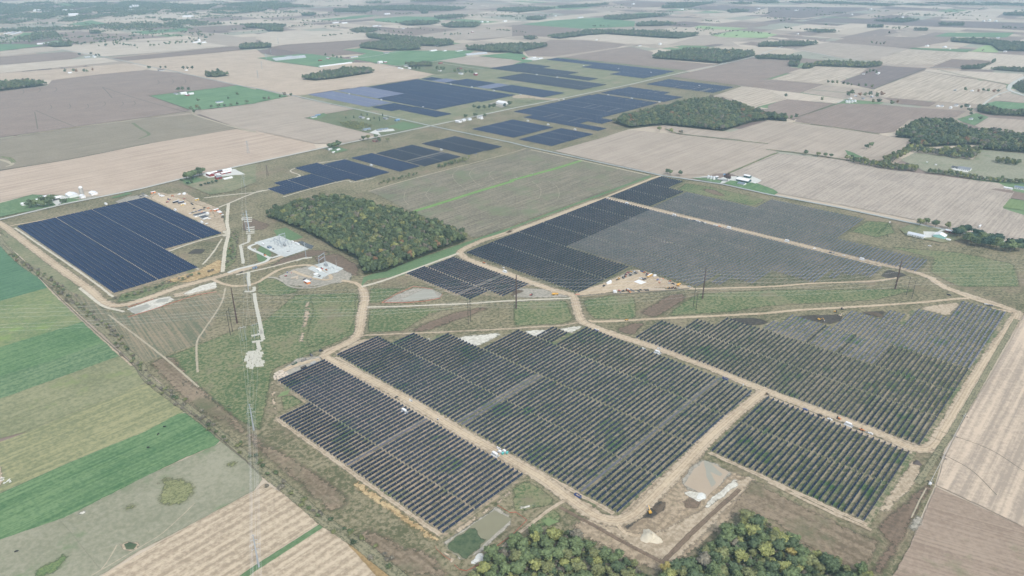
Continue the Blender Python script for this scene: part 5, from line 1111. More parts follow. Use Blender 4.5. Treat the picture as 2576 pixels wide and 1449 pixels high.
far = [
    ('oblong wood at the left edge above the big brown field', T(0, 0, (-200, 880), (0, 858), (250, 838), (490, 855), (300, 885), (0, 922), (-200, 950)), 9, 17, 1),
    ('small dark wood at the corner of the left stubble fields', T(0, 0, (2060, 758), (2200, 742), (2310, 765), (2180, 782), (2080, 778)), 9, 15, 1),
    ('dark shelter belt below the long white sheds, far left', T(0, 0, (430, 462), (620, 445), (735, 448), (720, 470), (560, 478)), 11, 15, 2),
    ('tiny square copse in the far left fields', T(0, 0, (900, 328), (1010, 322), (1020, 342), (910, 342)), 11, 15, 2),
    ('long dark wood beside the pale track, north of the solar blocks', T(1, 0, (462, 798), (600, 770), (900, 712), (1090, 708), (1190, 728), (1160, 740), (800, 795), (600, 815), (480, 806)), 8.5, 16, 1),
    ('dark grove among the farmhouses north of the solar blocks', T(1, 0, (1500, 658), (1700, 645), (1780, 660), (1770, 672), (1540, 676)), 9, 15, 1),
    ('wood at the left of the brown field, upper left', T(1, 0, (-160, 470), (0, 455), (150, 462), (160, 480), (70, 490), (-160, 500)), 10, 16, 2),
    ('stepped wood beyond the stubble, upper left', T(1, 0, (-100, 262), (200, 258), (310, 272), (180, 287), (280, 303), (270, 322), (120, 318), (80, 292), (-100, 285)), 11, 17, 2),
    ('oval wood in front of the far pink fields', T(1, 0, (940, 312), (1080, 298), (1240, 308), (1150, 328), (1000, 330)), 11, 16, 2),
    ('broad wood in front of a white farm, upper middle', T(1, 0, (1440, 242), (1600, 225), (1870, 230), (1750, 252), (1520, 260)), 11, 17, 2),
    ('rectangular wood right of its twin, upper middle', T(1, 0, (1860, 262), (2050, 240), (2270, 250), (2200, 277), (1950, 282)), 11, 17, 2),
    ('thin wood above the twin woods, upper middle', T(1, 0, (1790, 180), (1950, 163), (2140, 164), (2000, 184), (1840, 194)), 12, 16, 2),
    ('round copse alone in the pale upper fields', T(1, 0, (1660, 128), (1730, 126), (1730, 138), (1660, 138)), 12, 15, 2),
    ('large ragged wood above the green farm pastures', T(1, 0, (1105, 360), (1400, 380), (1700, 405), (1950, 425), (2000, 450), (1850, 472), (1640, 462), (1660, 500), (1530, 512), (1300, 512), (1040, 485), (1070, 465), (1240, 440), (1450, 420), (1300, 408), (1130, 385)), 10, 17, 1),
    ('wood to the right of the green farm pastures', T(1, 0, (2110, 490), (2576, 465)) + T(2, 0, (0, 465), (360, 458), (350, 472), (110, 522), (110, 547), (0, 540)) + T(1, 0, (2576, 532), (2400, 532), (2130, 505)), 10, 17, 1),
    ('small dark wood in the upper left fields', T(1, 0, (455, 150), (530, 142), (615, 148), (560, 160), (465, 160)), 12, 16, 2),
    ('long wood spread across the hazy upper fields', T(1, 0, (930, 78), (1300, 72), (1600, 66), (1900, 78), (2120, 85), (1950, 110), (1500, 108), (1150, 100), (1150, 115), (1100, 126), (800, 123), (770, 110), (950, 100)), 15, 17, 3),
    ('round wood beside a white shed, upper right of middle', T(2, 0, (140, 190), (240, 180), (350, 192), (260, 206), (150, 202)), 12, 16, 2),
    ('hazy wood by the upper middle road', T(2, 0, (-150, 98), (200, 85), (450, 88), (300, 106), (60, 130), (0, 118), (-150, 115)), 15, 17, 3),
    ('narrow hazy wood right of the upper middle road', T(2, 0, (450, 74), (730, 58), (950, 42), (980, 46), (740, 72), (480, 82)), 15, 17, 3),
    ('long wood behind the roadside farm, upper right', T(2, 0, (920, 184), (1050, 170), (1400, 155), (1600, 158), (1400, 177), (1130, 204), (930, 197)), 12, 17, 2),
    ('oval wood in front of the lime green strip', T(2, 0, (1240, 256), (1400, 235), (1650, 244), (1500, 264), (1260, 268)), 11, 17, 2),
    ('very long wood across the upper right fields', T(2, 0, (360, 380), (690, 340), (720, 322), (1000, 322), (1300, 330), (1700, 350), (1890, 358), (1680, 392), (1400, 378), (950, 346), (700, 362), (480, 392)), 10, 17, 1),
    ('little wood left of the very long wood', T(2, 0, (110, 390), (180, 378), (260, 388), (190, 402)), 11, 15, 2),
    ('big mixed wood above the brown field with the straight road', T(2, 0, (1405, 582), (1500, 552), (1800, 515), (2100, 525), (2400, 542), (2450, 562), (2330, 592), (2100, 643), (1700, 612), (1430, 592)), 9.5, 17, 1),
    ('hazy wood pair near the top, right of middle', T(2, 0, (1540, 45), (1750, 38), (2050, 32), (1900, 52), (1800, 76), (1520, 86), (1500, 72), (1680, 62)), 15, 17, 3),
    ('dark oval wood among purple fields near the top right', T(2, 0, (2160, 116), (2250, 104), (2390, 118), (2200, 132)), 13, 16, 3),
    ('broad wood beside the brown field, upper right', T(3, 0, (-100, 455), (200, 440), (520, 445), (350, 467), (0, 472), (-100, 475)), 10, 16, 1),
    ('tree belt at the road bend below the broad wood', T(2, 0, (2430, 582), (2576, 570)) + T(3, 0, (100, 578), (340, 588), (330, 612), (20, 598), (-100, 600)), 9, 14, 1),
    ('round copse under the tree belt, right of the road', T(3, 0, (200, 655), (310, 650), (300, 675), (215, 672)), 8, 16, 1),
    ('yellow green wood running into the striped fields, upper right', T(3, 0, (340, 682), (480, 655), (560, 640), (900, 650), (1150, 652), (1130, 668), (1000, 684), (720, 678), (480, 668), (420, 694), (350, 696)), 9, 15, 1),
    ('flat wood beside the tree row, upper right', T(3, 0, (350, 316), (650, 318), (690, 330), (500, 330)), 11, 16, 2),
    ('dark purple wood inside the dark band of field', T(3, 0, (1060, 218), (1300, 203), (1530, 210), (1350, 232)), 12, 16, 2),
    ('slim dark wood right of the dark purple wood', T(3, 0, (1710, 250), (1980, 250), (1960, 262), (1730, 260)), 12, 16, 2),
    ('small wood left under the dark band', T(3, 0, (990, 270), (1170, 270), (1150, 280), (1000, 280)), 12, 16, 2),
    ('tiny wood right under the dark band', T(3, 0, (1460, 300), (1610, 302), (1600, 312), (1470, 310)), 12, 16, 2),
    ('wood at the right edge beyond the white farm', T(3, 0, (2360, 146), (2600, 136), (2600, 160), (2380, 158)), 12, 16, 2),
    ('dense belt of trees at the right edge above the pale green field', T(3, 0, (1830, 408), (2160, 412), (2400, 442), (2700, 455), (2700, 520), (2320, 515), (2250, 460), (1840, 422)), 9, 16, 1),
    ('bushy spur of trees beside the pale striped field, right', T(3, 0, (1935, 690), (2200, 665), (2280, 612), (2290, 625), (2140, 695), (1950, 700)), 8.5, 12, 1),
    ('scrub belt along the right road above the curve', T(3, 0, (2230, 705), (2330, 690), (2700, 705), (2700, 735)), 8.5, 11, 1),
    ('leafy belt behind the farmhouses near the right edge', T(3, 0, (2100, 1090), (2250, 1110), (2400, 1140), (2700, 1145), (2700, 1180), (2250, 1160), (2110, 1130)), 8.5, 14, 1),
    ('scrub beside the curved road at the right edge', T(3, 0, (2460, 870), (2520, 830), (2700, 820), (2700, 960), (2540, 930)), 9, 9, 1),
]
for i, (lab, pts, gap, h, lod) in enumerate(far):
    wood(lab, pts, lod, gap, h * 1.12, MIX_PALE if 'yellow' in lab else (MIX_OCT if 'mixed' in lab else MIX_FAR), seed=i)
for lab, pts in (
    ('hazy forest and town trees filling the upper left corner', T(0, 0, (-300, 60), (300, 30), (900, 40), (1300, 20), (2000, 62), (2800, 20), (2800, 108), (2300, 152), (1900, 122), (1550, 142), (1200, 177), (950, 192), (700, 225), (480, 255), (300, 245), (0, 268), (-300, 275))),
    ('ragged hazy wood below the upper left forest', T(0, 0, (-300, 320), (0, 300), (560, 292), (820, 285), (1100, 255), (1700, 200), (2080, 235), (2270, 252), (1800, 285), (1110, 305), (600, 314), (0, 335), (-300, 350))),
    ('dark wood round the long white sheds, far upper left', T(0, 0, (-300, 390), (0, 370), (300, 350), (560, 335), (630, 385), (300, 420), (140, 400), (0, 405), (-300, 420))),
    ('hazy tree belt along the far right skyline', T(3, 0, (-300, 30), (70, 22), (800, 32), (1040, 42), (1300, 57), (1480, 38), (2200, 36), (2700, 52), (2700, 72), (1900, 56), (1300, 70), (1080, 62), (800, 47), (-300, 46))),
    ('faint far forest along the top of the view', T(1, 0, (0, 60), (300, 40), (640, 60), (560, 80), (0, 90)) ),
    ('far dark wood band at the top right of middle', T(2, 0, (2200, 45), (2400, 22), (2576, 20)) + T(3, 0, (80, 18), (60, 42)) + T(2, 0, (2500, 52))),
    ('faint far woods above the upper middle fields', T(1, 0, (1550, 18), (2000, 8), (2020, 16), (1700, 26), (1560, 26)) ),
    ('faint low copses above the long hazy wood', T(1, 0, (1060, 38), (1250, 22), (1360, 30), (1300, 42), (1080, 46)))):
    wood(lab, pts, 3, 16, 18, MIX_FAR, wide=1.15, floor=False, ragged=True)

# the two woods at the lower edge: every tree its own object
W4 = [tuple(G(*q))[:2] for q in T(2, 3, (-130, 1190), (0, 1120), (200, 1060), (350, 1040), (560, 1030), (720, 1110), (880, 1200), (980, 1250), (1180, 1330), (1360, 1449), (1500, 1660), (-500, 1700), (-400, 1449))]
W5 = [tuple(G(*q))[:2] for q in T(2, 3, (1500, 1449), (1560, 1400), (1720, 1400), (1900, 1240), (2110, 1050), (2340, 920), (2576, 895))] + [tuple(G(*q))[:2] for q in T(3, 3, (0, 945), (110, 1020), (300, 1165), (480, 1265), (700, 1360), (1050, 1480), (1300, 1700))] + [tuple(G(*q))[:2] for q in T(2, 3, (1500, 1700))]
LOOK = {'dark': 'dark green', 'green': 'mid green', 'olive': 'olive green', 'lime': 'bright lime green', 'yellow': 'yellow', 'rust': 'rusty red', 'grey': 'grey brown'}
def tree_wood(poly, gap, where, hmean, mix, seed):
    rng = np.random.default_rng(seed); P = scatter(poly, gap, rng)
    names = [m for m, w in mix]; w = np.array([q for m, q in mix], float); w /= w.sum()
    for x, y in P:
        t = names[rng.choice(len(w), p=w)]; big = rng.random() < .5
        kind = ('broad', 'tall')[int(rng.random() < .35)]
        h = hmean * (1.15 if big else .78) * rng.uniform(.92, 1.08)
        tree(Vector((x, y, 0)), kind, t, h, '%s %s %s tree in %s' % ('tall' if big else 'lower', LOOK[t], 'round' if kind == 'broad' else 'slim', where), 'trees of ' + where, 1.35)
tree_wood(W4, 10.4, 'the lower wood beside the retention pond', 13, [('olive', 4), ('lime', 4), ('green', 4.5), ('dark', 1.6), ('grey', .4), ('yellow', .12)], 4)
tree_wood(W5, 10.4, 'the lower wood near the spoil heap', 14, [('dark', 4), ('green', 5), ('olive', 3), ('lime', 2), ('grey', .6), ('yellow', .1), ('rust', .07)], 5)
print('wood trees individually', TREE_N[0], 'masses', sum(WOODS))
for poly, lab in ((W4, 'bushes and undergrowth between the trees beside the retention pond'), (W5, 'bushes and undergrowth between the trees near the spoil heap')):
    rng = np.random.default_rng(8); P = scatter(poly, 4.4, rng)
    VV, FF, CC = mass(P, 1, 4.8, [('green', 3), ('dark', 2), ('olive', 3), ('grey', 3), ('lime', 1)], rng, .3, 1.7)
    o = big_mesh('undergrowth', np.concatenate(VV), np.concatenate(FF), M_LEAF, np.concatenate(CC)); tag(o, lab, 'undergrowth', None, 'stuff')
# lone trees and small groups; every one gets a label that says which it is
FARLONE = []
def group_trees(desc, tints, kind, h, pts, wide=1.0, group=None):
    if G(*pts[0]).length > 2450:
        FARLONE.extend((G(*q), h * 1.6, tints[i % len(tints)], wide) for i, q in enumerate(pts)); return
    pts = sorted(pts, key=lambda q: q[0]); n = len(pts)
    h *= 1.3; wide *= 1.15
    for i, q in enumerate(pts):
        t = tints[i % len(tints)]
        lab = desc if n == 1 else '%s, %s from left' % (desc, ordinal(i + 1))
        tree(G(*q), kind, t, h * random.uniform(.85, 1.15), lab, group or ('trees: ' + desc if n > 1 else None), wide)
GT = group_trees
GT('dark round tree shading the white farmhouse by the silo', ['dark', 'green', 'dark', 'green'], 'broad', 14, T(0, 1, (300, 650), (370, 640), (440, 640), (500, 630), (430, 590), (520, 590)), 1.25)
GT('small dark tree by the walled garden of the silo farm', ['dark'], 'broad', 9, T(0, 1, (630, 598), (665, 592)), 1.2)
GT('big dark tree by the red barn farm', ['dark', 'green'], 'broad', 17, T(0, 1, (1880, 360), (1920, 370), (1960, 350), (2010, 330), (1950, 335), (2030, 310)), 1.2)
GT('dark clipped bush on the lawn below the red barn farm', ['dark', 'fir'], 'broad', 6, T(0, 1, (2025, 430), (2065, 415), (2100, 412), (2140, 402), (2180, 392), (1890, 410), (1930, 400), (1830, 380)), 1.3)
GT('dark tree hiding the white house by the county road', ['dark', 'green'], 'broad', 15, T(1, 1, (755, 60), (790, 55), (830, 40)), 1.2)
GT('round tree at the edge of the field right of the farm crossroads', ['dark', 'green'], 'broad', 12, T(2, 1, (1565, 308), (1595, 312), (1690, 325)), .95)
GT('dark maroon tree beside the white roofed farm shed', ['maroon'], 'broad', 14, T(2, 1, (2165, 378)), 1.25)
GT('autumn tree by the road at the mint green barn', ['olive', 'green', 'dark'], 'broad', 13, T(3, 1, (1525, 828), (1590, 810), (1680, 845), (1800, 860)), 1.1)
GT('big dark pine in the grove right of the mint green barn', ['fir', 'dark', 'fir', 'green'], 'broad', 16, T(3, 1, (1890, 940), (1930, 930), (1985, 915), (2000, 1000), (2050, 990), (2080, 1030), (2150, 1000), (2180, 1045), (2230, 1040), (2300, 1010), (2290, 1060), (2370, 1080), (2440, 1090), (2480, 1060), (2090, 960), (2200, 985), (2420, 1040), (2520, 1080), (2565, 1040)), 1.25)
GT('lone tree on the hedge line between the right stubble fields', ['dark', 'olive', 'green'], 'broad', 12, T(3, 1, (378, 115), (500, 128), (572, 132), (630, 142), (790, 168)), 1.1)
GT('lone tree by the green strip in the upper right stubble field', ['dark', 'green'], 'broad', 13, T(3, 1, (990, 55), (1030, 40)), 1.0)
GT('lone tree in the stubble below the dark wood', ['olive', 'lime', 'grey'], 'broad', 12, T(2, 0, (1480, 1325), (1602, 1340), (1700, 1358)), 1.1)
GT('lone tree along the ditch by the dark wood', ['dark', 'green'], 'broad', 12, T(3, 0, (280, 1205), (230, 1215)))
GT('single tree at the edge of the striped field beyond the dark wood', ['dark', 'olive'], 'broad', 14, T(3, 0, (175, 995), (540, 1030)))
GT('tree in the row between the striped and dark fields, upper right', ['dark', 'green', 'olive'], 'broad', 12, T(3, 0, (600, 850), (645, 858), (690, 858), (755, 868), (800, 872), (835, 872), (908, 882), (980, 888), (1042, 896)))
GT('farm tree around the cluster of white grain bins', ['dark', 'green', 'rust', 'olive'], 'broad', 14, T(3, 0, (800, 985), (835, 970), (920, 980), (970, 985), (1020, 975), (1090, 1000), (1140, 985), (1050, 1050), (1110, 1050), (1240, 1070), (1300, 1050)), 1.15)
GT('dark tree beside the white barn in the dark field', ['dark', 'green'], 'broad', 13, T(3, 0, (990, 750), (1020, 745), (1055, 735), (1085, 755)), 1.1)
GT('tree beside the houses near the right road, upper right', ['green', 'rust', 'dark'], 'broad', 12, T(3, 0, (1978, 928), (2110, 940), (2160, 932), (2210, 940), (2265, 948), (2310, 940)), 1.1)
GT('dark tree among the houses above the right wood', ['dark'], 'broad', 12, T(3, 0, (1940, 1105), (2010, 1120), (2030, 1140), (2040, 1170), (2130, 1220), (1990, 1100)), 1.2)
GT('tree in the gap above the striped fields, upper right', ['green', 'grey'], 'broad', 14, T(3, 0, (1043, 450), (1088, 455), (1130, 460), (1160, 462)))
GT('lone tree near the top right fields', ['dark', 'grey'], 'broad', 15, T(3, 0, (1215, 348), (2155, 525)), 1.1)
GT('tree in the small row above the flat wood, upper right', ['dark', 'green'], 'broad', 15, T(3, 0, (130, 228), (162, 222), (208, 214), (230, 305), (175, 298), (575, 268)), 1.15)
GT('tree along the hedge above the green homestead pasture', ['dark', 'green'], 'broad', 10, T(0, 0, (2130, 1098), (2200, 1090), (2265, 1082), (2330, 1078), (2390, 1068), (2490, 1050)), 1.3)
GT('tree at the bend of the pale field track', ['green', 'dark', 'olive'], 'broad', 12, T(0, 0, (1920, 1120), (1955, 1150), (1990, 1110), (2012, 1122)), 1.1)
GT('lone tree in the green homestead pasture', ['green', 'dark'], 'broad', 10, T(0, 0, (1995, 1035), (2298, 1005), (2392, 970)), 1.1)
GT('dark tree behind the white barns of the green homestead', ['dark', 'green'], 'broad', 13, T(0, 0, (1800, 930), (1840, 925), (1900, 925)), 1.2)
GT('tree by the crossing at the corner of the blue solar block', ['dark', 'grey'], 'broad', 11, T(1, 0, (90, 1022), (130, 1015), (245, 995), (290, 980), (355, 978)), 1.15)
GT('farm tree on the left brown field boundary', ['dark', 'green', 'rust'], 'broad', 13, T(0, 0, (660, 745), (745, 735), (775, 745), (850, 742), (880, 740), (935, 725)), 1.1)
GT('dark tree at the farm on the left road', ['dark'], 'broad', 13, T(0, 0, (1505, 705), (1620, 700), (1670, 698), (1850, 712), (1890, 708), (1940, 708)), 1.2)
GT('tree by the white shed on the far left lane', ['dark', 'fir'], 'broad', 13, T(0, 0, (915, 560), (970, 575), (1000, 575), (805, 568)), 1.1)
GT('dark tree round the white farm cluster, upper left', ['dark', 'green'], 'broad', 14, T(0, 0, (1910, 410), (1950, 412), (2000, 405), (2060, 415), (2080, 402)), 1.3)
GT('dark tree at the white farmhouse by the county crossroads', ['dark'], 'broad', 12, T(1, 0, (2110, 1195), (2205, 1185), (2305, 1185)), 1.1)
GT('dark tree in the grove by the big white shed', ['dark', 'fir'], 'broad', 14, T(1, 0, (2195, 1105), (2240, 1118), (2300, 1112), (2350, 1108), (2390, 1105), (2500, 1092), (2550, 1082)), 1.15)
GT('tree on the roadside lawn of the brick house', ['dark', 'olive', 'green'], 'broad', 12, T(1, 0, (1080, 1418), (1128, 1405), (1205, 1398), (1240, 1435), (1328, 1430)), 1.1)
GT('tree beside the red barn and farmhouses, upper middle', ['dark', 'green'], 'broad', 15, T(1, 0, (1820, 715), (1865, 712), (1890, 725), (2000, 745), (2040, 740), (2110, 755), (2150, 750), (2175, 762)), 1.1)
GT('dark tree below the white gable on the green pasture', ['dark', 'fir'], 'broad', 13, T(1, 0, (1570, 705), (1610, 708), (1645, 708)), 1.2)
GT('dark tree by the red roofed sheds, upper middle', ['dark', 'green'], 'broad', 14, T(1, 0, (700, 570), (778, 590), (815, 595), (860, 600)), 1.15)
for i, q in enumerate(sorted(T(1, 0, (905, 1195), (985, 1190), (1060, 1165), (1120, 1165), (1150, 1220), (1190, 1200), (1240, 1195), (1275, 1170), (1330, 1195), (1245, 1220)))):
    tree(G(*q), 'fir', 'fir', random.uniform(8, 11), 'dark conical fir among the homesteads, %s from left of ten' % ordinal(i + 1), 'firs of the homestead plot')
wood('young yellow green plantation inside the homestead plot', T(1, 0, (830, 1240), (1000, 1225), (1180, 1270), (1080, 1300), (1000, 1310), (880, 1275)), 1, 6.5, 6, [('olive', 3), ('lime', 3), ('green', 1)], 'plantation', False)
rng = np.random.default_rng(77)
# far copses, farm groves and tree lines on the survey grid beyond the mapped fields
for k in range(230):
    x, y = rng.uniform(-300, 2900), rng.uniform(2, 92) ** 1.0
    if y > 45 and rng.random() < .6: continue
    c = G(x, y); line = rng.random() < .55; u = AV if rng.random() < .5 else BV; w = BV if u is AV else AV
    for j in range(int(rng.integers(6, 26))):
        q = c + u * rng.uniform(-1, 1) * (rng.uniform(80, 260) if line else 60) + w * rng.normal(0, 8 if line else 40)
        FARLONE.append((q, rng.uniform(11, 17), ('dark', 'green', 'green', 'olive', 'grey')[rng.integers(5)], 1.25))
for k in range(150):
    c = G(rng.uniform(-200, 760), rng.uniform(3, 118)); u = AV if rng.random() < .5 else BV; w = BV if u is AV else AV
    if 560 < c.x * FOC / max(1, c.y) + CX and c.y < 5000: continue
    for j in range(int(rng.integers(5, 22))):
        FARLONE.append((c + u * rng.uniform(-1, 1) * 150 + w * rng.normal(0, 14), rng.uniform(13, 19), ('dark', 'green', 'green', 'olive')[rng.integers(4)], 1.2))
VV, FF, CC, n_ = [], [], [], 0
for p, h, t, w_ in FARLONE:
    a, b, c = mass([(p.x, p.y)], 1 if p.length < 4000 else 3, h, [(t, 1)], rng, .12, w_)
    VV += a; FF.append(b[0] + n_); CC += c; n_ += len(a[0])
o = big_mesh('scattered_trees', np.concatenate(VV), np.concatenate(FF), M_LEAF, np.concatenate(CC)); tag(o, 'small far trees dotted around the distant farms and field edges', 'trees', None, 'stuff')
print('trees', TREE_N[0])
# ------------------------------------------------------------ buildings
def pm(name, rgb, rough=.6, **k): return mat(name, tuple(min(.82, c) for c in alp(*rgb)), rough=rough, **k)
WALLM = {'white': pm('white_siding', (238, 240, 240)), 'grey': pm('grey_siding', (176, 180, 182)), 'red': pm('red_boards', (140, 56, 52)), 'green': pm('dark_green_steel', (56, 92, 92)),
         'mint': pm('mint_siding', (172, 224, 216)), 'brick': pm('brick_wall', (148, 104, 92), .85), 'tan': pm('tan_siding', (206, 194, 172)), 'blue': pm('blue_siding', (120, 146, 168)),
         'orange': pm('orange_steel', (224, 138, 74)), 'yellow': pm('yellow_steel', (232, 196, 92)), 'concrete': pm('concrete_stave', (178, 178, 172), .9, vary=.15, vscale=.4)}
ROOFM = {'white': pm('white_metal_roof', (242, 245, 246), .4), 'grey': pm('grey_shingle', (138, 144, 150), .8), 'dark': pm('dark_shingle', (84, 90, 96), .8), 'blue': pm('blue_metal_roof', (112, 152, 188), .4),
         'slate': pm('slate_blue_shingle', (126, 142, 156), .8), 'silver': pm('galvanised_roof', (206, 214, 220), .35), 'brown': pm('brown_shingle', (122, 104, 94), .85), 'red': pm('rusty_roof', (158, 96, 82), .8)}
M_DOOR, M_GLASS = pm('shed_door', (214, 218, 220)), mat('window_glass', (.04, .05, .06), rough=.1, spec=.6)
M_DARKIN = pm('open_bay_shadow', (70, 70, 70), .9)
def rotv(rot): return ROWANG if rot == 'A' else (BANG if rot == 'B' else R(rot))
def building(name, label, cat, pos, L_, W_, H_, rot='A', wall='white', roof='white', pitch=.32, doors=1, windows=0, group=None, world=None):
    g = world or G(*pos); o = thing(name, label, cat, (g.x, g.y, .2), rotv(rot), group)
    rise = W_ / 2 * pitch; m = MB()
    l, w = L_ / 2, W_ / 2
    m.add([(-l, -w, -.4), (l, -w, -.4), (l, w, -.4), (-l, w, -.4), (-l, -w, H_), (l, -w, H_), (l, w, H_), (-l, w, H_), (-l, 0, H_ + rise), (l, 0, H_ + rise)],
          [(0, 1, 5, 4), (2, 3, 7, 6), (1, 2, 6, 9, 5), (3, 0, 4, 8, 7), (3, 2, 1, 0), (4, 5, 9, 8), (6, 7, 8, 9)])
    obj('wall', m, WALLM[wall], o)
    e, t = .45, .16; r = MB()
    zb = H_ + .06 - e * pitch
    for s in (-1, 1):
        r.add([(-l - e, s * (w + e), zb), (l + e, s * (w + e), zb), (l + e, 0, H_ + rise + .06), (-l - e, 0, H_ + rise + .06),
               (-l - e, s * (w + e), zb + t), (l + e, s * (w + e), zb + t), (l + e, 0, H_ + rise + .06 + t), (-l - e, 0, H_ + rise + .06 + t)],
              [(0, 1, 2, 3), (4, 7, 6, 5), (0, 4, 5, 1), (1, 5, 6, 2), (3, 7, 4, 0)])
    obj('roof', r, ROOFM[roof], o)
    for k in range(doors):
        d = MB(); dh = min(H_ * .8, 4.2); dw = min(4.2, L_ * .18)
        d.box((-l * .5 + k * l * 1.0 / max(1, doors - 1) if doors > 1 else 0, -w - .04, dh / 2), (dw, .1, dh)); obj('door', d, M_DARKIN if wall != 'white' or doors > 2 else M_DOOR, o)
    for k in range(windows):
        d = MB(); d.box((-l * .8 + (k + .5) * L_ * .8 / windows, -w - .04, H_ * .55), (1.4, .1, 1.3)); obj('window', d, M_GLASS, o)
    return o
def building2(name, label, cat, p, q, W_, H_, wall='white', roof='white', **k):
    a, b = G(*p), G(*q); d = b - a
    return building(name, label, cat, None, d.length, W_, H_, math.degrees(math.atan2(d.y, d.x)), wall, roof, world=(a + b) / 2, **k)
def silo(label, pos, r, h, wall='concrete', dome=True, name='silo', cat='silo', group=None):
    g = G(*pos); o = thing(name, label, cat, (g.x, g.y, .2), 0, group)
    m = MB(); m.lathe([(r, -.3), (r, h)], 16); obj('wall', m, WALLM[wall], o)
    d = MB()
    d.lathe([(r * 1.03, h - .1), (r * 1.03, h + .1)] + ([(r * math.cos(a), h + .1 + r * .95 * math.sin(a)) for a in (.3, .6, .9, 1.2, 1.5)] if dome else [(r * .25, h + r * .55), (r * .25, h + r * .6)]), 16)
    obj('roof', d, ROOFM['white' if dome else 'silver'], o)
    return o
def quonset(label, pos, L_, W_, rot='A', roof='silver'):
    g = G(*pos); o = thing('arched_shed', label, 'shed', (g.x, g.y, .2), rotv(rot))
    n = 10; pr = [(W_ / 2 * math.cos(math.pi * i / n), W_ / 2 * .85 * math.sin(math.pi * i / n)) for i in range(n + 1)]
    m = MB(); m.add([(x, y, z) for x in (-L_ / 2, L_ / 2) for y, z in pr], [(i, i + 1, n + 2 + i, n + 1 + i) for i in range(n)]); obj('roof', m, ROOFM[roof], o)
    e = MB(); e.add([(x * .985, y * .97, z * .97) for x in (-L_ / 2, L_ / 2) for y, z in pr], [tuple(range(n + 1)), tuple(range(n + 1, 2 * n + 2))[::-1]]); obj('end_wall', e, WALLM['white'], o)
    d = MB(); d.box((L_ / 2 - .05, 0, 1.8), (.3, 3.6, 3.6)); obj('door', d, M_DARKIN, o)
    return o
Bd, T_ = building, T1
# farm with the silo, beside the left solar block
Bd('shed', 'small white shed left of the dark trees, silo farm', 'shed', T_(0, 1, 245, 618), 11, 9, 5, 'A')
Bd('house', 'white farmhouse half hidden by dark trees, silo farm', 'house', T_(0, 1, 378, 590), 10, 8, 6, 'B', windows=2)
Bd('house', 'grey roofed house between two dark trees, silo farm', 'house', T_(0, 1, 420, 612), 14, 9, 4, 'A', 'white', 'grey', windows=2)
Bd('shed', 'long white shed behind the dark trees, silo farm', 'shed', T_(0, 1, 462, 545), 18, 9, 4.5, 'A')
Bd('barn', 'white barn with a row of doors by the pale yard, silo farm', 'barn', T_(0, 1, 562, 562), 19, 13, 5, 'A', doors=4)
Bd('shed', 'largest white metal shed, left of the silo', 'shed', T_(0, 1, 728, 530), 25, 18, 5.5, 'B')
Bd('shed', 'square white shed just in front of the silo', 'shed', T_(0, 1, 832, 545), 11, 9, 6, 'B')
Bd('shed', 'open fronted white shed standing apart right of the silo', 'shed', T_(0, 1, 942, 508), 17, 13, 4.5, 'B')
silo('tall grey concrete silo with a white dome', T_(0, 1, 826, 508), 4.0, 15)
Bd('shed', 'small white kiosk on the gravel loop beside the left solar block', 'shed', T_(0, 1, 1068, 610), 7, 3.4, 3, 'B')
# farm with the red barns
Bd('barn', 'red barn with a broad white roof, by the pale farm drive', 'barn', T_(0, 1, 2118, 322), 18, 12, 6, 'B', 'red')
Bd('barn', 'white roofed wing joined behind the red barn', 'barn', T_(0, 1, 2152, 300), 14, 9, 4.5, 'A', 'red')
Bd('barn', 'long white roofed stable along the farm yard', 'barn', T_(0, 1, 2272, 300), 24, 9, 4, 'A', 'red')
Bd('barn', 'long white roofed shed nearest the county road, red barn farm', 'barn', T_(0, 1, 2282, 274), 22, 10, 4, 'A')
Bd('barn', 'dark roofed barn in the middle of the red barn farm', 'barn', T_(0, 1, 2212, 286), 12, 8, 4, 'A', 'red', 'dark')
Bd('shed', 'little white shed in the middle of the red barn farm', 'shed', T_(0, 1, 2198, 318), 9, 8, 3.5, 'B')
Bd('barn', 'grey roofed red barn on the lawn side of its farm', 'barn', T_(0, 1, 2200, 354), 13, 10, 6, 'A', 'red', 'grey', .6)
Bd('shed', 'low white shed on the lawn, outermost at the red barn farm', 'shed', T_(0, 1, 2292, 354), 21, 8, 3, 'A')
Bd('house', 'white house left of the dark tree by the county road', 'house', T_(1, 1, 745, 62), 9, 7, 4, 'A', windows=2)
Bd('house', 'white house right of the dark tree by the county road', 'house', T_(1, 1, 828, 66), 9, 6, 3.5, 'A', windows=2)
Bd('shed', 'low white shed on the lawn of the county road house', 'shed', T_(1, 1, 780, 88), 7, 4, 2.6, 'A')
# farm with three bins
for k, (u, v) in enumerate(((1975, 350), (2002, 356), (2030, 362))):
    silo('white grain bin with cone roof, %s of three by the farm drive' % ordinal(k + 1), T_(2, 1, u, v), 3.1, 6.5, 'white', False, 'grain_bin', 'grain bin', 'three grain bins by the drive')
Bd('shed', 'narrow dark green shed behind the three grain bins', 'shed', T_(2, 1, 2054, 350), 9, 6, 5, 'A', 'green')
Bd('house', 'pale blue roofed cottage behind the maroon tree', 'house', T_(2, 1, 2150, 324), 9, 7, 4, 'B', 'white', 'blue', windows=1)
Bd('shed', 'long green shed with a wide white roof in the three bin farm', 'shed', T_(2, 1, 2330, 378), 29, 17, 5, 'B', 'green')
Bd('shed', 'green shed with white roof at the back of the three bin farm', 'shed', T_(2, 1, 2368, 340), 15, 10, 5.5, 'B', 'green')
Bd('house', 'white house with slate roof in front of the green shed', 'house', T_(2, 1, 2312, 408), 16, 11, 3.5, 'B', 'white', 'slate', windows=4)
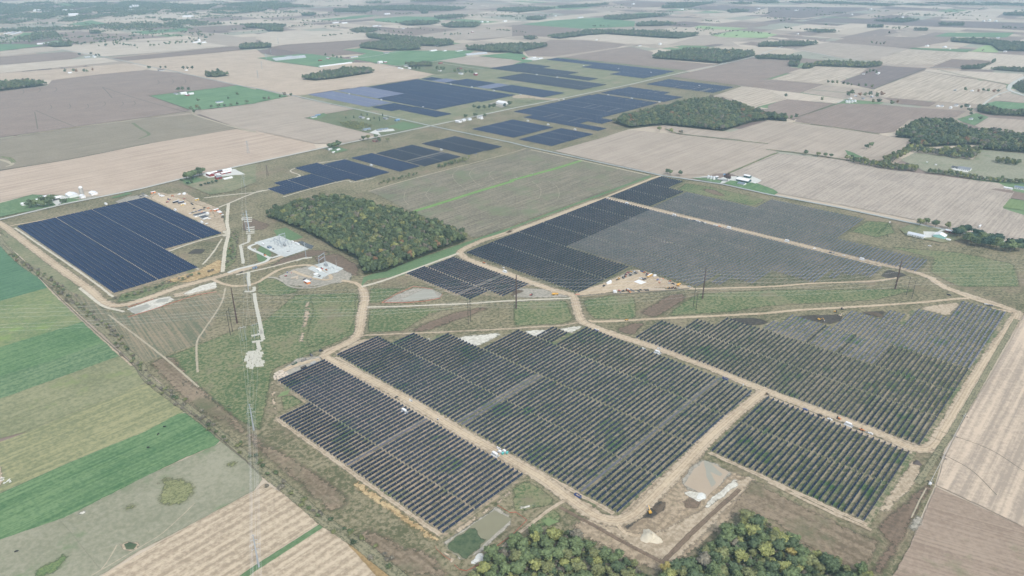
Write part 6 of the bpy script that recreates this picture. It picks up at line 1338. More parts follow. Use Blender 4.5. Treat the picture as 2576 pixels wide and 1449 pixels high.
Bd('shed', 'tiny white shed on the dark lawn of the three bin farm', 'shed', T_(2, 1, 2442, 400), 5, 2.5, 2, 'B')
# mint barn farm and right edge houses
Bd('shed', 'long white shed with pale roof at the sapling field', 'shed', T_(3, 1, 1490, 930), 28, 14, 4, 'B', 'white', 'silver', doors=2, windows=5)
Bd('barn', 'mint green barn with a white roof', 'barn', T_(3, 1, 1728, 940), 16, 19, 5, 'A', 'mint', 'white')
Bd('house', 'brick house with a silver roof behind the mint barn', 'house', T_(3, 1, 1826, 898), 14, 9, 5.5, 'B', 'brick', 'silver', windows=3)
Bd('shed', 'small white shed on the lawn by the mint barn', 'shed', T_(3, 1, 1814, 972), 7, 5, 2.6, 'B')
Bd('house', 'wide grey roofed house in the green pasture', 'house', T_(3, 1, 1975, 262), 26, 15, 4, 'B', 'white', 'grey', .5, windows=5)
Bd('garage', 'dark roofed garage joined to the pasture house', 'garage', T_(3, 1, 1885, 245), 15, 10, 3.5, 'B', 'grey', 'dark', doors=2)
Bd('shed', 'small white hut alone in the green pasture', 'shed', T_(3, 1, 1688, 215), 4, 3, 2.4, 'B')
Bd('shed', 'smaller pale hut farther up the green pasture', 'shed', T_(3, 1, 1600, 190), 3.5, 2.5, 2.2, 'B')
Bd('house', 'slate roofed house at the right edge of the stubble', 'house', T_(3, 1, 2535, 452), 22, 12, 4, 'B', 'white', 'slate', windows=4)
Bd('shed', 'white shed left of the right edge house', 'shed', T_(3, 1, 2415, 452), 16, 6, 3, 'B')
# site offices and containers in the construction yard
Z1 = lambda u, v: Z(550, 720, (u, v))[0]
Bd('site_office', 'long white site office with dark flat roof', 'office', Z1(1265, 712), 25, 9, 3.4, 'A', 'white', 'dark', .05, doors=2, windows=6)
Bd('site_office', 'shorter white site office with dark roof, nearest the panels', 'office', Z1(1345, 772), 13, 11, 3.4, 'B', 'white', 'dark', .05, windows=4)
Bd('site_office', 'white link hut at the blunt end of the long site office', 'office', Z1(1400, 690), 5, 7, 3.2, 'A', 'white', 'white', .1)
Bd('container', 'orange container with white roof at the yard entrance', 'container', Z1(316, 265), 9, 4.5, 3.2, 'A', 'orange', 'white', .04)
Bd('container', 'orange container beside the parked white trucks, yard corner', 'container', Z1(1585, 620), 9.5, 4.5, 3.2, 'A', 'orange', 'white', .04)
Bd('container', 'yellow container at the back of the construction yard', 'container', Z1(1196, 405), 8, 3.4, 3, 'A', 'yellow', 'white', .04)
Bd('container', 'yellow tank container in the middle of the construction yard', 'container', Z1(905, 510), 6.5, 2.8, 2.8, 'A', 'yellow', 'white', .25)
Bd('container', 'white container pair beside the yellow tank container', 'container', Z1(955, 492), 3.5, 2.6, 2.6, 'A')
Z2 = lambda u, v: Z(900, 800, (u, v))[0]; Z3 = lambda u, v: Z(900, 1088, (u, v))[0]
Bd('control_house', 'blue grey control house on the first white substation pad', 'control house', Z2(896, 968), 7.5, 5, 3.2, 'B', 'blue', 'grey', .1)
Bd('control_house', 'white control house on the second substation pad', 'control house', Z2(1892, 1425), 9, 4.5, 3.2, 'B', 'white', 'white', .08)
Bd('container', 'bright orange container with white top beside the second substation', 'container', Z3(1655, 222), 11, 5.5, 3.4, 'B', 'orange', 'white', .04)
Bd('container', 'grey blue office trailer on the substation road', 'container', Z2(602, 1378), 7, 2.8, 2.8, 'A', 'blue', 'grey', .05)
# homesteads at the county crossroads
F_ = lambda *a, **k: Bd(*a, **k)
for lab, nm, pos, L_, W_, H_, rt, wl, rf in (
    ('large white shed by the solar gate, left of the grove', 'shed', (1, 0, 2480, 1048), 36, 26, 7, 'B', 'white', 'white'),
    ('low white shed at the left end of the crossroads farm', 'shed', (1, 0, 2038, 1230), 19, 11, 4, 'B', 'white', 'white'),
    ('white shed between the low shed and arched shed, crossroads farm', 'shed', (1, 0, 2088, 1218), 13, 10, 5, 'A', 'white', 'silver'),
    ('white farmhouse at the right end of the crossroads farm', 'house', (1, 0, 2252, 1188), 17, 10, 5.5, 'A', 'white', 'grey'),
    ('white garage in front of the crossroads farmhouse', 'garage', (1, 0, 2270, 1198), 9, 6, 3, 'A', 'white', 'white'),
    ('slate blue roofed house at the left tip of the homestead plot', 'house', (1, 0, 583, 1186), 17, 11, 4, 'A', 'white', 'slate'),
    ('bright blue roofed garage at the left tip of the homestead plot', 'garage', (1, 0, 622, 1166), 17, 7, 3.2, 'A', 'blue', 'blue'),
    ('grey house amid firs, homestead plot', 'house', (1, 0, 1066, 1192), 17, 12, 5, 'B', 'grey', 'grey'),
    ('tiny white shed right of the grey house amid firs', 'shed', (1, 0, 1128, 1206), 7, 6, 4, 'A', 'white', 'white'),
    ('grey roofed house right of the firs, homestead plot', 'house', (1, 0, 1305, 1203), 15, 10, 5, 'B', 'grey', 'grey'),
    ('blue roofed barn at the edge of the bright lawn', 'barn', (1, 0, 1420, 1220), 14, 11, 4.5, 'A', 'blue', 'blue'),
    ('slate roofed ranch house left on the pale drive', 'house', (1, 0, 1112, 1312), 24, 13, 4, 'A', 'grey', 'slate'),
    ('slate roofed ranch house right on the pale drive', 'house', (1, 0, 1245, 1316), 18, 12, 4, 'A', 'grey', 'slate'),
    ('slate roofed garage beside the right ranch house', 'garage', (1, 0, 1302, 1306), 16, 9, 3.5, 'A', 'grey', 'slate'),
    ('brown roofed brick house south of the county road', 'house', (1, 0, 1200, 1425), 13, 10, 4, 'A', 'brick', 'brown'),
    ('pale house beside the windbreak, upper left green farm', 'house', (1, 0, 330, 574), 34, 14, 5, 'A', 'grey', 'grey'),
    ('red shed left in the green pasture, upper left of middle', 'shed', (1, 0, 645, 613), 18, 8, 4, 'A', 'red', 'red'),
    ('red shed with white roof in the green pasture', 'shed', (1, 0, 728, 596), 22, 11, 5, 'B', 'red', 'white'),
    ('tan sheds by the lane bend in the green farmland', 'shed', (1, 0, 985, 582), 44, 13, 4, 'A', 'tan', 'silver'),
    ('white gabled barn beside the lane, upper middle', 'barn', (1, 0, 1250, 637), 22, 15, 8, 'A', 'white', 'white'),
    ('red barn with white roof beside the white gabled barn', 'barn', (1, 0, 1300, 634), 15, 11, 5, 'A', 'red', 'white'),
    ('pale barn left of the dark grove, upper middle', 'barn', (1, 0, 1512, 672), 20, 12, 5, 'A', 'white', 'grey'),
    ('long white shed on the pasture below the dark grove', 'shed', (1, 0, 1455, 694), 27, 11, 4, 'B', 'white', 'white'),
    ('steep white gable below the dark grove', 'barn', (1, 0, 1546, 697), 10, 10, 7, 'B', 'white', 'white'),
    ('small red barn above the lane, right of the dark grove', 'barn', (1, 0, 1856, 642), 19, 10, 5, 'A', 'red', 'red'),
    ('red roofed barn in the middle of the farmhouse lane', 'barn', (1, 0, 2048, 696), 22, 12, 5, 'A', 'red', 'brown'),
    ('white farmhouse among round trees above the solar blocks', 'house', (1, 0, 1850, 718), 15, 10, 5, 'B', 'white', 'brown'),
    ('white farmhouse close to the red barn above the solar blocks', 'house', (1, 0, 2062, 748), 20, 11, 6, 'B', 'white', 'grey'),
    ('tall red barn with white roof above the solar blocks', 'barn', (1, 0, 2210, 758), 14, 13, 8, 'A', 'red', 'white'),
    ('pale house under the big ragged wood', 'house', (1, 0, 1312, 538), 30, 12, 5, 'A', 'grey', 'grey'),
    ('white roofed sheds on the green rise, upper middle', 'shed', (1, 0, 1785, 516), 42, 13, 5, 'A', 'white', 'white'),
    ('single white tunnel shed right of the white roofed sheds', 'shed', (1, 0, 1900, 517), 17, 12, 4, 'A', 'white', 'white'),
    ('grey roofed house at the edge of the ragged wood', 'house', (1, 0, 1816, 464), 30, 13, 5, 'A', 'white', 'grey'),
    ('row of white farm buildings by the lane end, upper middle', 'house', (1, 0, 2045, 517), 42, 12, 5, 'A', 'white', 'grey'),
    ('red barn by the curved pale drive', 'barn', (2, 0, 115, 596), 16, 10, 6, 'A', 'red', 'red'),
    ('white yard shed left of a dark tree near the far solar rows', 'shed', (2, 0, 220, 585), 26, 10, 4, 'A', 'white', 'white'),
    ('long pale shed beside the dark tree near the far solar rows', 'shed', (2, 0, 285, 592), 30, 8, 4, 'A', 'white', 'silver'),
    ('white cottage left of trees in the pale stubble, upper right', 'house', (2, 0, 850, 408), 13, 9, 4, 'A', 'white', 'white'),
    ('white barn among the dark trees, upper right farm', 'barn', (2, 0, 1490, 452), 16, 11, 8, 'A', 'white', 'white'),
    ('low pale shed at the left of the upper right farm', 'shed', (2, 0, 1285, 464), 26, 8, 4, 'A', 'white', 'grey'),
    ('white sheds by the upper middle road', 'shed', (2, 0, 690, 180), 60, 14, 5, 'A', 'white', 'white'),
    ('tiny white shed alone by the upper middle road', 'shed', (2, 0, 437, 164), 18, 12, 5, 'A', 'white', 'white'),
    ('white barn behind the round wood, upper middle', 'barn', (2, 0, 285, 163), 20, 12, 6, 'A', 'white', 'white'),
    ('white farm near the hazy wood pair', 'shed', (2, 0, 1710, 97), 45, 14, 5, 'A', 'white', 'white'),
    ('white farm beside the dark oval wood, top right', 'shed', (2, 0, 2480, 90), 50, 14, 5, 'A', 'white', 'white'),
    ('white barns high in the top middle fields', 'barn', (2, 0, 1220, 48), 30, 18, 12, 'A', 'white', 'white'),
    ('white shed near the narrow hazy wood', 'shed', (2, 0, 965, 36), 26, 14, 6, 'A', 'white', 'white'),
    ('white machine shed in the upper bin farm', 'shed', (3, 0, 828, 1000), 13, 9, 4, 'A', 'white', 'white'),
    ('white house at the top of the upper bin farm', 'house', (3, 0, 880, 974), 9, 7, 5, 'B', 'white', 'white'),
    ('grey shed in the middle of the upper bin farm', 'shed', (3, 0, 955, 1000), 14, 9, 4, 'A', 'grey', 'grey'),
    ('dark blue shed with white roof, upper bin farm', 'shed', (3, 0, 1042, 980), 13, 8, 4, 'A', 'blue', 'white'),
    ('white barn right of the trees in the dark field', 'barn', (3, 0, 1105, 745), 23, 11, 5, 'A', 'white', 'white'),
    ('small pale house left of the trees in the dark field', 'house', (3, 0, 960, 750), 12, 9, 4, 'A', 'white', 'grey'),
    ('white farmhouse among trees over the green strip', 'house', (3, 0, 1600, 468), 30, 14, 6, 'A', 'white', 'white'),
    ('long white shed at the right of the green strip', 'shed', (3, 0, 1776, 479), 33, 17, 5, 'A', 'white', 'white'),
    ('white hut at the end of the green strip', 'shed', (3, 0, 1832, 498), 12, 7, 3, 'A', 'white', 'white'),
    ('long white barn of the far right farm', 'barn', (3, 0, 2168, 217), 34, 16, 7, 'A', 'white', 'white'),
    ('middle white barn of the far right farm', 'barn', (3, 0, 2225, 213), 38, 16, 9, 'A', 'white', 'white'),
    ('right white barn of the far right farm', 'barn', (3, 0, 2292, 217), 34, 16, 6, 'A', 'white', 'white'),
    ('white house left of the farmhouses near the right edge', 'house', (3, 0, 1708, 1076), 11, 8, 4, 'A', 'white', 'white'),
    ('grey roofed house left of the farmhouses near the right edge', 'house', (3, 0, 1748, 1074), 15, 9, 4, 'A', 'white', 'grey'),
    ('grey roofed house in the middle of the farmhouses near the right edge', 'house', (3, 0, 1892, 1066), 16, 11, 4, 'A', 'white', 'grey'),
    ('white shed below the middle house near the right edge', 'shed', (3, 0, 1836, 1090), 14, 8, 4, 'A', 'white', 'white'),
    ('white house beside dark trees near the right edge', 'house', (3, 0, 2016, 1078), 13, 9, 4, 'A', 'white', 'white'),
    ('grey roofed house under the trees, above the right wood', 'house', (3, 0, 2040, 1204), 18, 9, 4, 'A', 'white', 'grey'),
    ('small grey house at the left of the tree dotted plot', 'house', (3, 0, 1880, 916), 11, 8, 4, 'A', 'grey', 'grey'),
    ('white house in the tree dotted plot, upper right', 'house', (3, 0, 2052, 922), 13, 9, 4, 'A', 'white', 'white'),
    ('house on the hazy right hill farm', 'house', (3, 0, 2312, 384), 32, 12, 5, 'A', 'white', 'grey'),
    ('grey roofed house in the right edge trees', 'house', (3, 0, 2385, 522), 26, 13, 5, 'A', 'white', 'grey'),
    ('low white sheds above the dark band of field', 'shed', (3, 0, 1350, 178), 55, 14, 5, 'A', 'white', 'white'),
    ('white farm by the pale road, top right', 'shed', (3, 0, 840, 151), 34, 15, 6, 'A', 'white', 'white'),
    ('white shed high beside the pale road, top right', 'shed', (3, 0, 1035, 94), 34, 14, 5, 'A', 'white', 'white'),
    ('white farm row at the dark field, top right', 'shed', (3, 0, 285, 107), 70, 14, 5, 'A', 'white', 'white'),
    ('little white house below the tree row, top right', 'house', (3, 0, 300, 345), 14, 9, 4, 'A', 'white', 'white'),
    ('largest white barn of the green homestead', 'barn', (0, 0, 1846, 950), 22, 15, 6, 'A', 'white', 'white'),
    ('red barn below the white barn of the green homestead', 'barn', (0, 0, 1886, 965), 18, 11, 5, 'B', 'red', 'white'),
    ('white barn at the right of the green homestead', 'barn', (0, 0, 1925, 952), 17, 11, 5, 'A', 'white', 'white'),
    ('grey farmhouse at the left of the green homestead', 'house', (0, 0, 1775, 952), 18, 12, 4, 'B', 'grey', 'grey'),
    ('white ranch house with slate roof in the green pasture, left', 'house', (0, 0, 2208, 1036), 24, 12, 4, 'A', 'white', 'slate'),
    ('long white shed on the far left lane', 'shed', (0, 0, 950, 578), 24, 11, 6, 'B', 'white', 'white'),
    ('grey shed beside the long white shed, far left lane', 'shed', (0, 0, 880, 581), 26, 9, 4, 'A', 'grey', 'silver'),
    ('left white barn in the upper left farm cluster', 'barn', (0, 0, 1968, 434), 32, 14, 6, 'A', 'white', 'white'),
    ('right white barn in the upper left farm cluster', 'barn', (0, 0, 2052, 434), 24, 14, 6, 'A', 'white', 'white'),
    ('white cottage in the trees on the left brown field', 'house', (0, 0, 705, 740), 14, 10, 5, 'A', 'white', 'white'),
    ('brown roofed house at the farm on the left road', 'house', (0, 0, 1620, 712), 24, 13, 5, 'A', 'grey', 'brown'),
    ('white shed among trees right along the left road', 'shed', (0, 0, 1876, 714), 12, 8, 4, 'A', 'white', 'white'),
    ('white house beside the broad wood, upper middle', 'house', (1, 0, 2275, 225), 20, 12, 8, 'A', 'white', 'white'),
    ('white shed right of the broad wood, upper middle', 'shed', (1, 0, 2330, 224), 20, 10, 5, 'A', 'white', 'white'),
    ('white barns of the tree lined farm, upper middle', 'barn', (1, 0, 2505, 218), 34, 14, 6, 'A', 'white', 'white'),
    ('red barn with white roof alone in the green upper field', 'barn', (1, 0, 2176, 328), 17, 11, 6, 'A', 'red', 'white'),
    ('left white shed of the upper middle farm', 'shed', (1, 0, 1200, 267), 44, 13, 5, 'A', 'white', 'white'),
    ('right white shed of the upper middle farm', 'shed', (1, 0, 1245, 266), 22, 13, 6, 'A', 'white', 'grey'),
    ('long white barn of the big upper left farm', 'barn', (1, 0, 800, 234), 50, 15, 6, 'A', 'white', 'white'),
    ('right white barn of the big upper left farm', 'barn', (1, 0, 890, 236), 44, 16, 6, 'A', 'white', 'white'),
    ('grey roofed house below the twin woods', 'house', (1, 0, 1480, 293), 22, 12, 5, 'A', 'white', 'grey'),
    ('white grain barns in the pale fields, top middle', 'barn', (1, 0, 1320, 146), 55, 16, 8, 'A', 'white', 'white')):
    far_ = G(*T1(*pos)).length > 2500
    F_(nm, lab, nm, T1(*pos), L_, W_, H_, rt, wl, rf, doors=0 if far_ else 1, windows=0 if far_ or nm != 'house' else 3)
quonset('silver arched shed on the crossroads farm', T_(1, 0, 2145, 1208), 13, 12, 'A')
B2 = building2
B2('poultry_house', 'very long white poultry house on the green pasture', 'poultry house', T_(1, 0, 640, 677), T_(1, 0, 960, 637), 14, 4)
for k, dv in enumerate((0, 9, 18)):
    B2('greenhouse', 'long grey greenhouse by the windbreak, %s from the front' % ordinal(3 - k), 'greenhouse', T_(1, 0, 165 + k * 14, 600 + dv - 4), T_(1, 0, 490 + k * 6, 568 + dv - 4), 9, 3.5, 'grey', 'silver', doors=0, group='greenhouses by the windbreak')
for k, dv in enumerate((0, 9)):
    B2('greenhouse', 'long pale greenhouse near the right wood, %s row' % ('back', 'front')[k], 'greenhouse', T_(1, 0, 2105 + k * 12, 551 + dv), T_(1, 0, 2320 + k * 4, 533 + dv), 9, 3.5, 'grey', 'silver', doors=0, group='greenhouses near the right wood')
B2('poultry_house', 'upper of two long white sheds, far upper left', 'poultry house', T_(0, 0, 52, 346), T_(0, 0, 140, 326), 14, 5)
B2('poultry_house', 'lower of two long white sheds, far upper left', 'poultry house', T_(0, 0, 112, 352), T_(0, 0, 208, 328), 14, 5)
B2('poultry_house', 'white sheds in a line beside the dark shelter belt, left', 'poultry house', T_(0, 0, 375, 448), T_(0, 0, 580, 434), 14, 5)
for lab, p, q, W_, H_ in (('long pale factory in the upper left town', (345, 114), (550, 112), 40, 9), ('pale factory right of the long one, upper left town', (640, 114), (775, 114), 40, 9), ('bluish warehouse in the upper left town', (690, 160), (790, 156), 40, 12),
                          ('pale depot under the far forest', (1840, 174), (1950, 172), 30, 8), ('white hall beside the elevator, upper left town', (1290, 112), (1440, 108), 30, 8)):
    B2('factory', lab, 'factory', T_(0, 0, *p), T_(0, 0, *q), W_, H_, 'white', 'white', doors=0)
for k, (u, v) in enumerate(((1318, 92), (1345, 88), (1368, 88), (1392, 88))):
    silo('white grain elevator silo on the hazy skyline, %s from left of four' % ordinal(k + 1), T_(0, 0, u, v), 11, 30 if k else 22, 'white', False, 'elevator_silo', 'silo', 'grain elevator silos')
for k, (u, v) in enumerate(((790, 1034), (815, 1035), (845, 1033), (875, 1028))):
    silo('white grain bin of the upper bin farm, %s from left of four' % ordinal(k + 1), T_(3, 0, u, v), 4, 6.5, 'white', False, 'grain_bin', 'grain bin', 'grain bins of the upper bin farm')
silo('white domed silo in the upper left farm cluster', T_(0, 0, 2008, 428), 8, 12, 'white', True)
# ------------------------------------------------------------ power lines
M_RUST = mat('weathering_steel', (.075, .045, .035), rough=.8, vary=.2, vscale=.3)
M_WOODP = mat('dark_creosote_wood', (.035, .03, .026), rough=.9)
M_GALV = mat('galvanised_pole', (.36, .40, .44), rough=.5, metal=.3)
M_GALVB = mat('pale_blue_pole', (.42, .50, .56), rough=.5, metal=.2)
M_WIRE = mat('conductor', (.62, .62, .62), rough=.6)
M_INS = mat('insulator', (.55, .56, .56), rough=.3)
LINE_U = (G(2252, 726) - G(597, 813)).normalized()
LINE_N = Vector((-LINE_U.y, LINE_U.x, 0))
def wire(a, b, sag, label, group, r=.05):
    n = 14; m = MB()
    pts = [a.lerp(b, i / n) - Vector((0, 0, sag * 4 * (i / n) * (1 - i / n))) for i in range(n + 1)]
    for i in range(n): m.tube(pts[i], pts[i + 1], r, n=3)
    o = obj('power_line', m, M_WIRE); tag(o, label, 'wire', group); return o
def monopole(label, base, h, matl, arms, group, r0=.75, r1=.32, side=1, axis=None):
    g = G(*base); ax = axis or LINE_N; o = thing('transmission_pole', label, 'power pole', (g.x, g.y, .2), math.atan2(ax.y, ax.x), group)
    m = MB(); m.tube((0, 0, -.4), (0, 0, h), r0, r1, 10); obj('shaft', m, matl, o)
    tips = []
    for z, hw in arms:
        a = MB()
        if hw < 0: a.tube((0, 0, z), (-hw * side, 0, z + .5), .16, .1, 5)
        else: a.tube((-hw, 0, z + .25), (hw, 0, z + .25), .14, .14, 5)
        obj('crossarm', a, matl, o)
        for s in ((side,) if hw < 0 else (-1, 1)):
            i_ = MB(); i_.tube((abs(hw) * s, 0, z + .2), (abs(hw) * s, 0, z - 2.0), .09, .09, 5); obj('insulator', i_, M_INS, o)
            tips.append(g + ax * (abs(hw) * s) + Vector((0, 0, z - 1.8)))
    return tips
def hframe(label, b1, b2, h, matl, group, arm=True, r=.24):
    a, b = G(*b1), G(*b2); g = (a + b) / 2; d = b - a; L_ = d.length
    o = thing('h_frame_pole', label, 'power pole', (g.x, g.y, .2), math.atan2(d.y, d.x), group)
    for s in (-1, 1):
        m = MB(); m.tube((s * L_ / 2, 0, -.4), (s * L_ / 2, 0, h), r, r * .7, 8); obj('pole', m, matl, o)
    m = MB(); m.tube((-L_ * 1.05, 0, h - 2.2), (L_ * 1.05, 0, h - 2.2), .16, .16, 5); obj('crossarm', m, matl, o)
    if not arm:
        m = MB(); m.tube((-L_ / 2, 0, h - 4), (L_ / 2, 0, h - 9), .1, n=5); m.tube((L_ / 2, 0, h - 4), (-L_ / 2, 0, h - 9), .1, n=5); obj('brace', m, matl, o)
    u = d.normalized(); tips = []
    for k in (-1, 0, 1):
        m = MB(); m.tube((k * L_ * .95, 0, h - 2.2), (k * L_ * .95, 0, h - 4.2), .09, n=5); obj('insulator', m, M_INS, o)
        tips.append(g + u * (k * L_ * .95) + Vector((0, 0, h - 4)))
    return tips
names_ = ('first', 'second', 'third', 'fourth')
dark = [((596.7, 813), 55), ((1298.5, 776), 54), ((1767, 751), 50), ((2252, 726), 49)]
near_ = ('by the white timber mats', 'beside the small retention pond corridor', 'by the equipment yard', 'at the right end of the corridor')
tips = [monopole('tall rust brown steel pole ' + near_[i], b, h, M_RUST, [(h - 8, -3.4), (h - 14, -3.8), (h - 20, -3.4), (h - 1.5, -1.2)], 'rust brown poles of the corridor', 1.25, .6, side=1) for i, (b, h) in enumerate(dark)]
ends = [[t - LINE_U * 420 for t in tips[0]]] + tips + [[t + LINE_U * 420 for t in tips[3]]]
place_w = ('left of the rust poles over the hay strips', 'between the first and second rust poles', 'between the second and third rust poles', 'between the third and fourth rust poles', 'right of the rust poles over the grass')
ht = ('upper', 'middle', 'lower', 'topmost')
for i in range(5):
    for k in range(4): wire(ends[i][k], ends[i + 1][k], 9, '%s wire %s' % (ht[k], place_w[i]), 'wires of the rust pole line', .07 if k < 3 else .05)
hf = [((580, 843.5), (585.3, 834.5), 37), ((1178, 816), (1183.5, 808), 34), ((1744, 772), (1750.5, 780.8), 31), ((2279.5, 743), (2293, 752), 31)]
ht_ = [hframe('dark wooden pole pair ' + t, a, b, h, M_WOODP, 'dark wooden pole pairs of the corridor', False, .42) for (a, b, h), t in zip(hf, ('left of the white timber mats', 'below the small retention pond', 'below the equipment yard', 'at the right end of the corridor'))]
ends = [[t - LINE_U * 420 for t in ht_[0]]] + ht_ + [[t + LINE_U * 420 for t in ht_[3]]]
for i in range(5):
    for k in range(3): wire(ends[i][k], ends[i + 1][k if i not in (2,) else 2 - k], 7, '%s wire %s' % (('near', 'centre', 'far')[k], place_w[i].replace('rust poles', 'wooden pole pairs')), 'wires of the wooden pole line', .065)
# the galvanised line coming towards the viewer
gx = (G(651.5, 1426.7) - G(638.7, 1082)).normalized(); GN = Vector((-gx.y, gx.x, 0))
arms = lambda h: [(h - 1.0, 1.6), (h - 6, 2.6), (h - 11, 4.2), (h - 16, 2.6)]
gt = [monopole('grey galvanised pole with four crossarms ' + t, b, h, M_GALV, arms(h), 'galvanised poles', .85, .4, axis=GN) for b, h, t in (((651.5, 1426.7), 36, 'on the green track in the stubble'), ((638.7, 1082), 34, 'at the brown earth by the ditch'))]
g1 = hframe('galvanised twin pole without mats round its feet', (609.8, 857.4), (619, 855.5), 22, M_GALV, 'galvanised twin poles'); g2 = hframe('galvanised twin pole standing in the white timber mats', (641, 850.5), (650, 847.4), 22, M_GALV, 'galvanised twin poles')
g3 = monopole('grey pole with two arms on the mats by the site road', (625.4, 731), 30, M_GALV, [(28, 3.0), (23, 4.0)], 'galvanised poles', .5, .25, axis=GN)
g4 = monopole('thick pale blue steel pole on the timber mat pad', (627.3, 583), 42, M_GALVB, [(40, 1.5), (34, -4), (28, -4)], 'galvanised poles', 1.15, .5, axis=GN)
g5 = monopole('thin grey pole beside the thick pale blue pole', (619, 578), 34, M_GALV, [(30, 3.5), (25, 3.5), (20, 3.5)], 'galvanised poles', .45, .22, axis=GN)
g6 = monopole('grey pole on the grass by the red barn farm', (615, 470), 27, M_GALV, [(25, 3.5), (20, 3.5)], 'galvanised poles', .45, .22, axis=GN)
g7 = monopole('tall grey pole at the corner of the first substation pad', (770.4, 650), 30, M_GALV, [(28, 1.6), (22, -2.5), (17, -2.5)], 'galvanised poles', .55, .25, axis=AV)
def span(A, B, sag, lab, grp):
    for k in range(min(len(A), len(B))): wire(A[k], B[k], sag, '%s wire of the galvanised line %s' % (ordinal(k + 1), lab), grp, .06)
fwd = [t + gx * 330 for t in gt[0]]
span(gt[0], fwd, 8, 'below the lowest pole', 'wires of the galvanised line')
span(gt[1], gt[0], 8, 'between the two four arm poles', 'wires of the galvanised line')
span(g1 + g2, gt[1], 7, 'between twin poles and the ditch pole', 'wires of the galvanised line')
span(g3, (g1 + g2)[1:5], 5, 'above the twin poles', 'wires of the galvanised line')
span(g5, g3, 6, 'beside the timber mat path', 'wires of the galvanised line')
span(g6, g5, 5, 'over the grass north of the substation', 'wires of the galvanised line')
def lattice(label, pos, h, w=6.5, m_=None, group=None):
    g = G(*pos); o = thing('lattice_tower', label, 'pylon', (g.x, g.y, .2), .5, group)
    m = MB(); L = lambda z: w / 2 * (1 - .82 * min(1, z / (h * .8)))
    zs = [0, .2, .38, .53, .66, .78, .9, 1.0]
    for sx, sy in ((-1, -1), (1, -1), (1, 1), (-1, 1)):
        for a, b in zip(zs, zs[1:]):
            p, q = L(a * h), L(b * h)
            m.tube((sx * p, sy * p, a * h), (sx * q, sy * q, b * h), .16, n=4)
            m.tube((sx * p, sy * p, a * h), (-sy * q if sx * sy > 0 else sy * q, sx * q if sx * sy > 0 else -sx * q, b * h), .09, n=4)
    obj('lattice', m, m_ or M_GALV, o)
    for z in (.72, .84, .95):
        c = MB(); c.tube((-w * .9, 0, z * h), (w * .9, 0, z * h), .2, n=4); obj('crossarm', c, m_ or M_GALV, o)
lattice('dark lattice tower on the grass left of the middle solar block', (673.5, 443), 26, 5, M_RUST)
for k, (c, r, u, v, h) in enumerate(((0, 1, 2500, 98, 34), (1, 0, 22, 792, 34), (1, 0, 62, 695, 34), (1, 0, 105, 612, 34), (1, 0, 152, 552, 34), (1, 0, 225, 442, 34))):
    lattice('pale lattice tower in the line crossing the left stubble fields, %s from the front' % ordinal(k + 1), T1(c, r, u, v), h, 6, M_GALV, 'pale lattice towers')
# roadside wooden poles
for k, (u, v) in enumerate(((2000, 392), (2082, 398))):
    g = G(*T1(2, 1, u, v)); o = thing('utility_pole', 'small wooden utility pole on the farm lawn, %s' % ('left', 'right')[k], 'power pole', (g.x, g.y, .2), BANG, 'utility poles on the farm lawn')
    m = MB(); m.tube((0, 0, -.3), (0, 0, 10), .17, .12, 6); obj('pole', m, M_STEEL, o); m = MB(); m.box((0, 0, 9.3), (2.2, .12, .14)); obj('crossarm', m, M_STEEL, o)
# ------------------------------------------------------------ irrigation machine at the right field
a, b = G(2339.5, 1218), G(2428, 1046); d = b - a; Lp = d.length; ang_ = math.atan2(d.y, d.x)
o = thing('irrigation_machine', 'long silver wheeled irrigation boom along the striped stubble', 'irrigation boom', (a.x, a.y, .3), ang_)
m = MB(); m.tube((0, 0, 3.4), (Lp, 0, 3.4), .16, n=6)
for k in range(40):
    x = Lp * (k + .5) / 40; m.tube((x, 0, 3.3), (x, 0, 2.3), .04, n=3)
m.tube((0, 0, 2.4), (Lp, 0, 2.4), .05, n=3); obj('pipe', m, M_STEEL, o)
for k in range(4):
    x = 3 + (Lp - 6) * (k / 3.0); m = MB()
    for s in (-1, 1): m.tube((x, 0, 3.4), (x, s * 2.4, .5), .08, n=4)
    m.tube((x, -2.6, .6), (x, 2.6, .6), .08, n=4); t = obj('wheel_tower', m, M_STEEL, o)
    for s in (-1, 1):
        w = MB(); w.tube((x - .2, s * 2.4, .6), (x + .2, s * 2.4, .6), .62, n=12); obj('wheel', w, mat('tyre', (.03, .03, .03), rough=.9), t)
m = MB(); m.box((0, 0, .5), (3.2, 2.4, 1.2)); m.box((0, 0, 1.6), (1.6, 1.2, 1.0)); obj('pivot_base', m, WALLM['white'], o)
for k, (p, q) in enumerate((((T1(2, 1, -190, 415)), None), (T1(2, 1, 45, 355), None), (T1(2, 1, 208, 312), None))):
    g = G(*p); o = thing('irrigation_tower', 'dark wheeled irrigation tower on the green track, %s from left' % ordinal(k + 1), 'irrigation boom', (g.x, g.y, .3), BANG, 'irrigation towers on the green track')
    m = MB(); m.tube((0, 0, 3.2), (-2, 0, .5), .12, n=4); m.tube((0, 0, 3.2), (2, 0, .5), .12, n=4); m.tube((-6, 0, 3.2), (6, 0, 3.2), .14, n=5); obj('frame', m, M_STEEL, o)
    for s in (-1, 1):
        w = MB(); w.tube((s * 2, -.2, .6), (s * 2, .2, .6), .6, n=12); obj('wheel', w, mat('tyre', (.03, .03, .03), rough=.9), o)
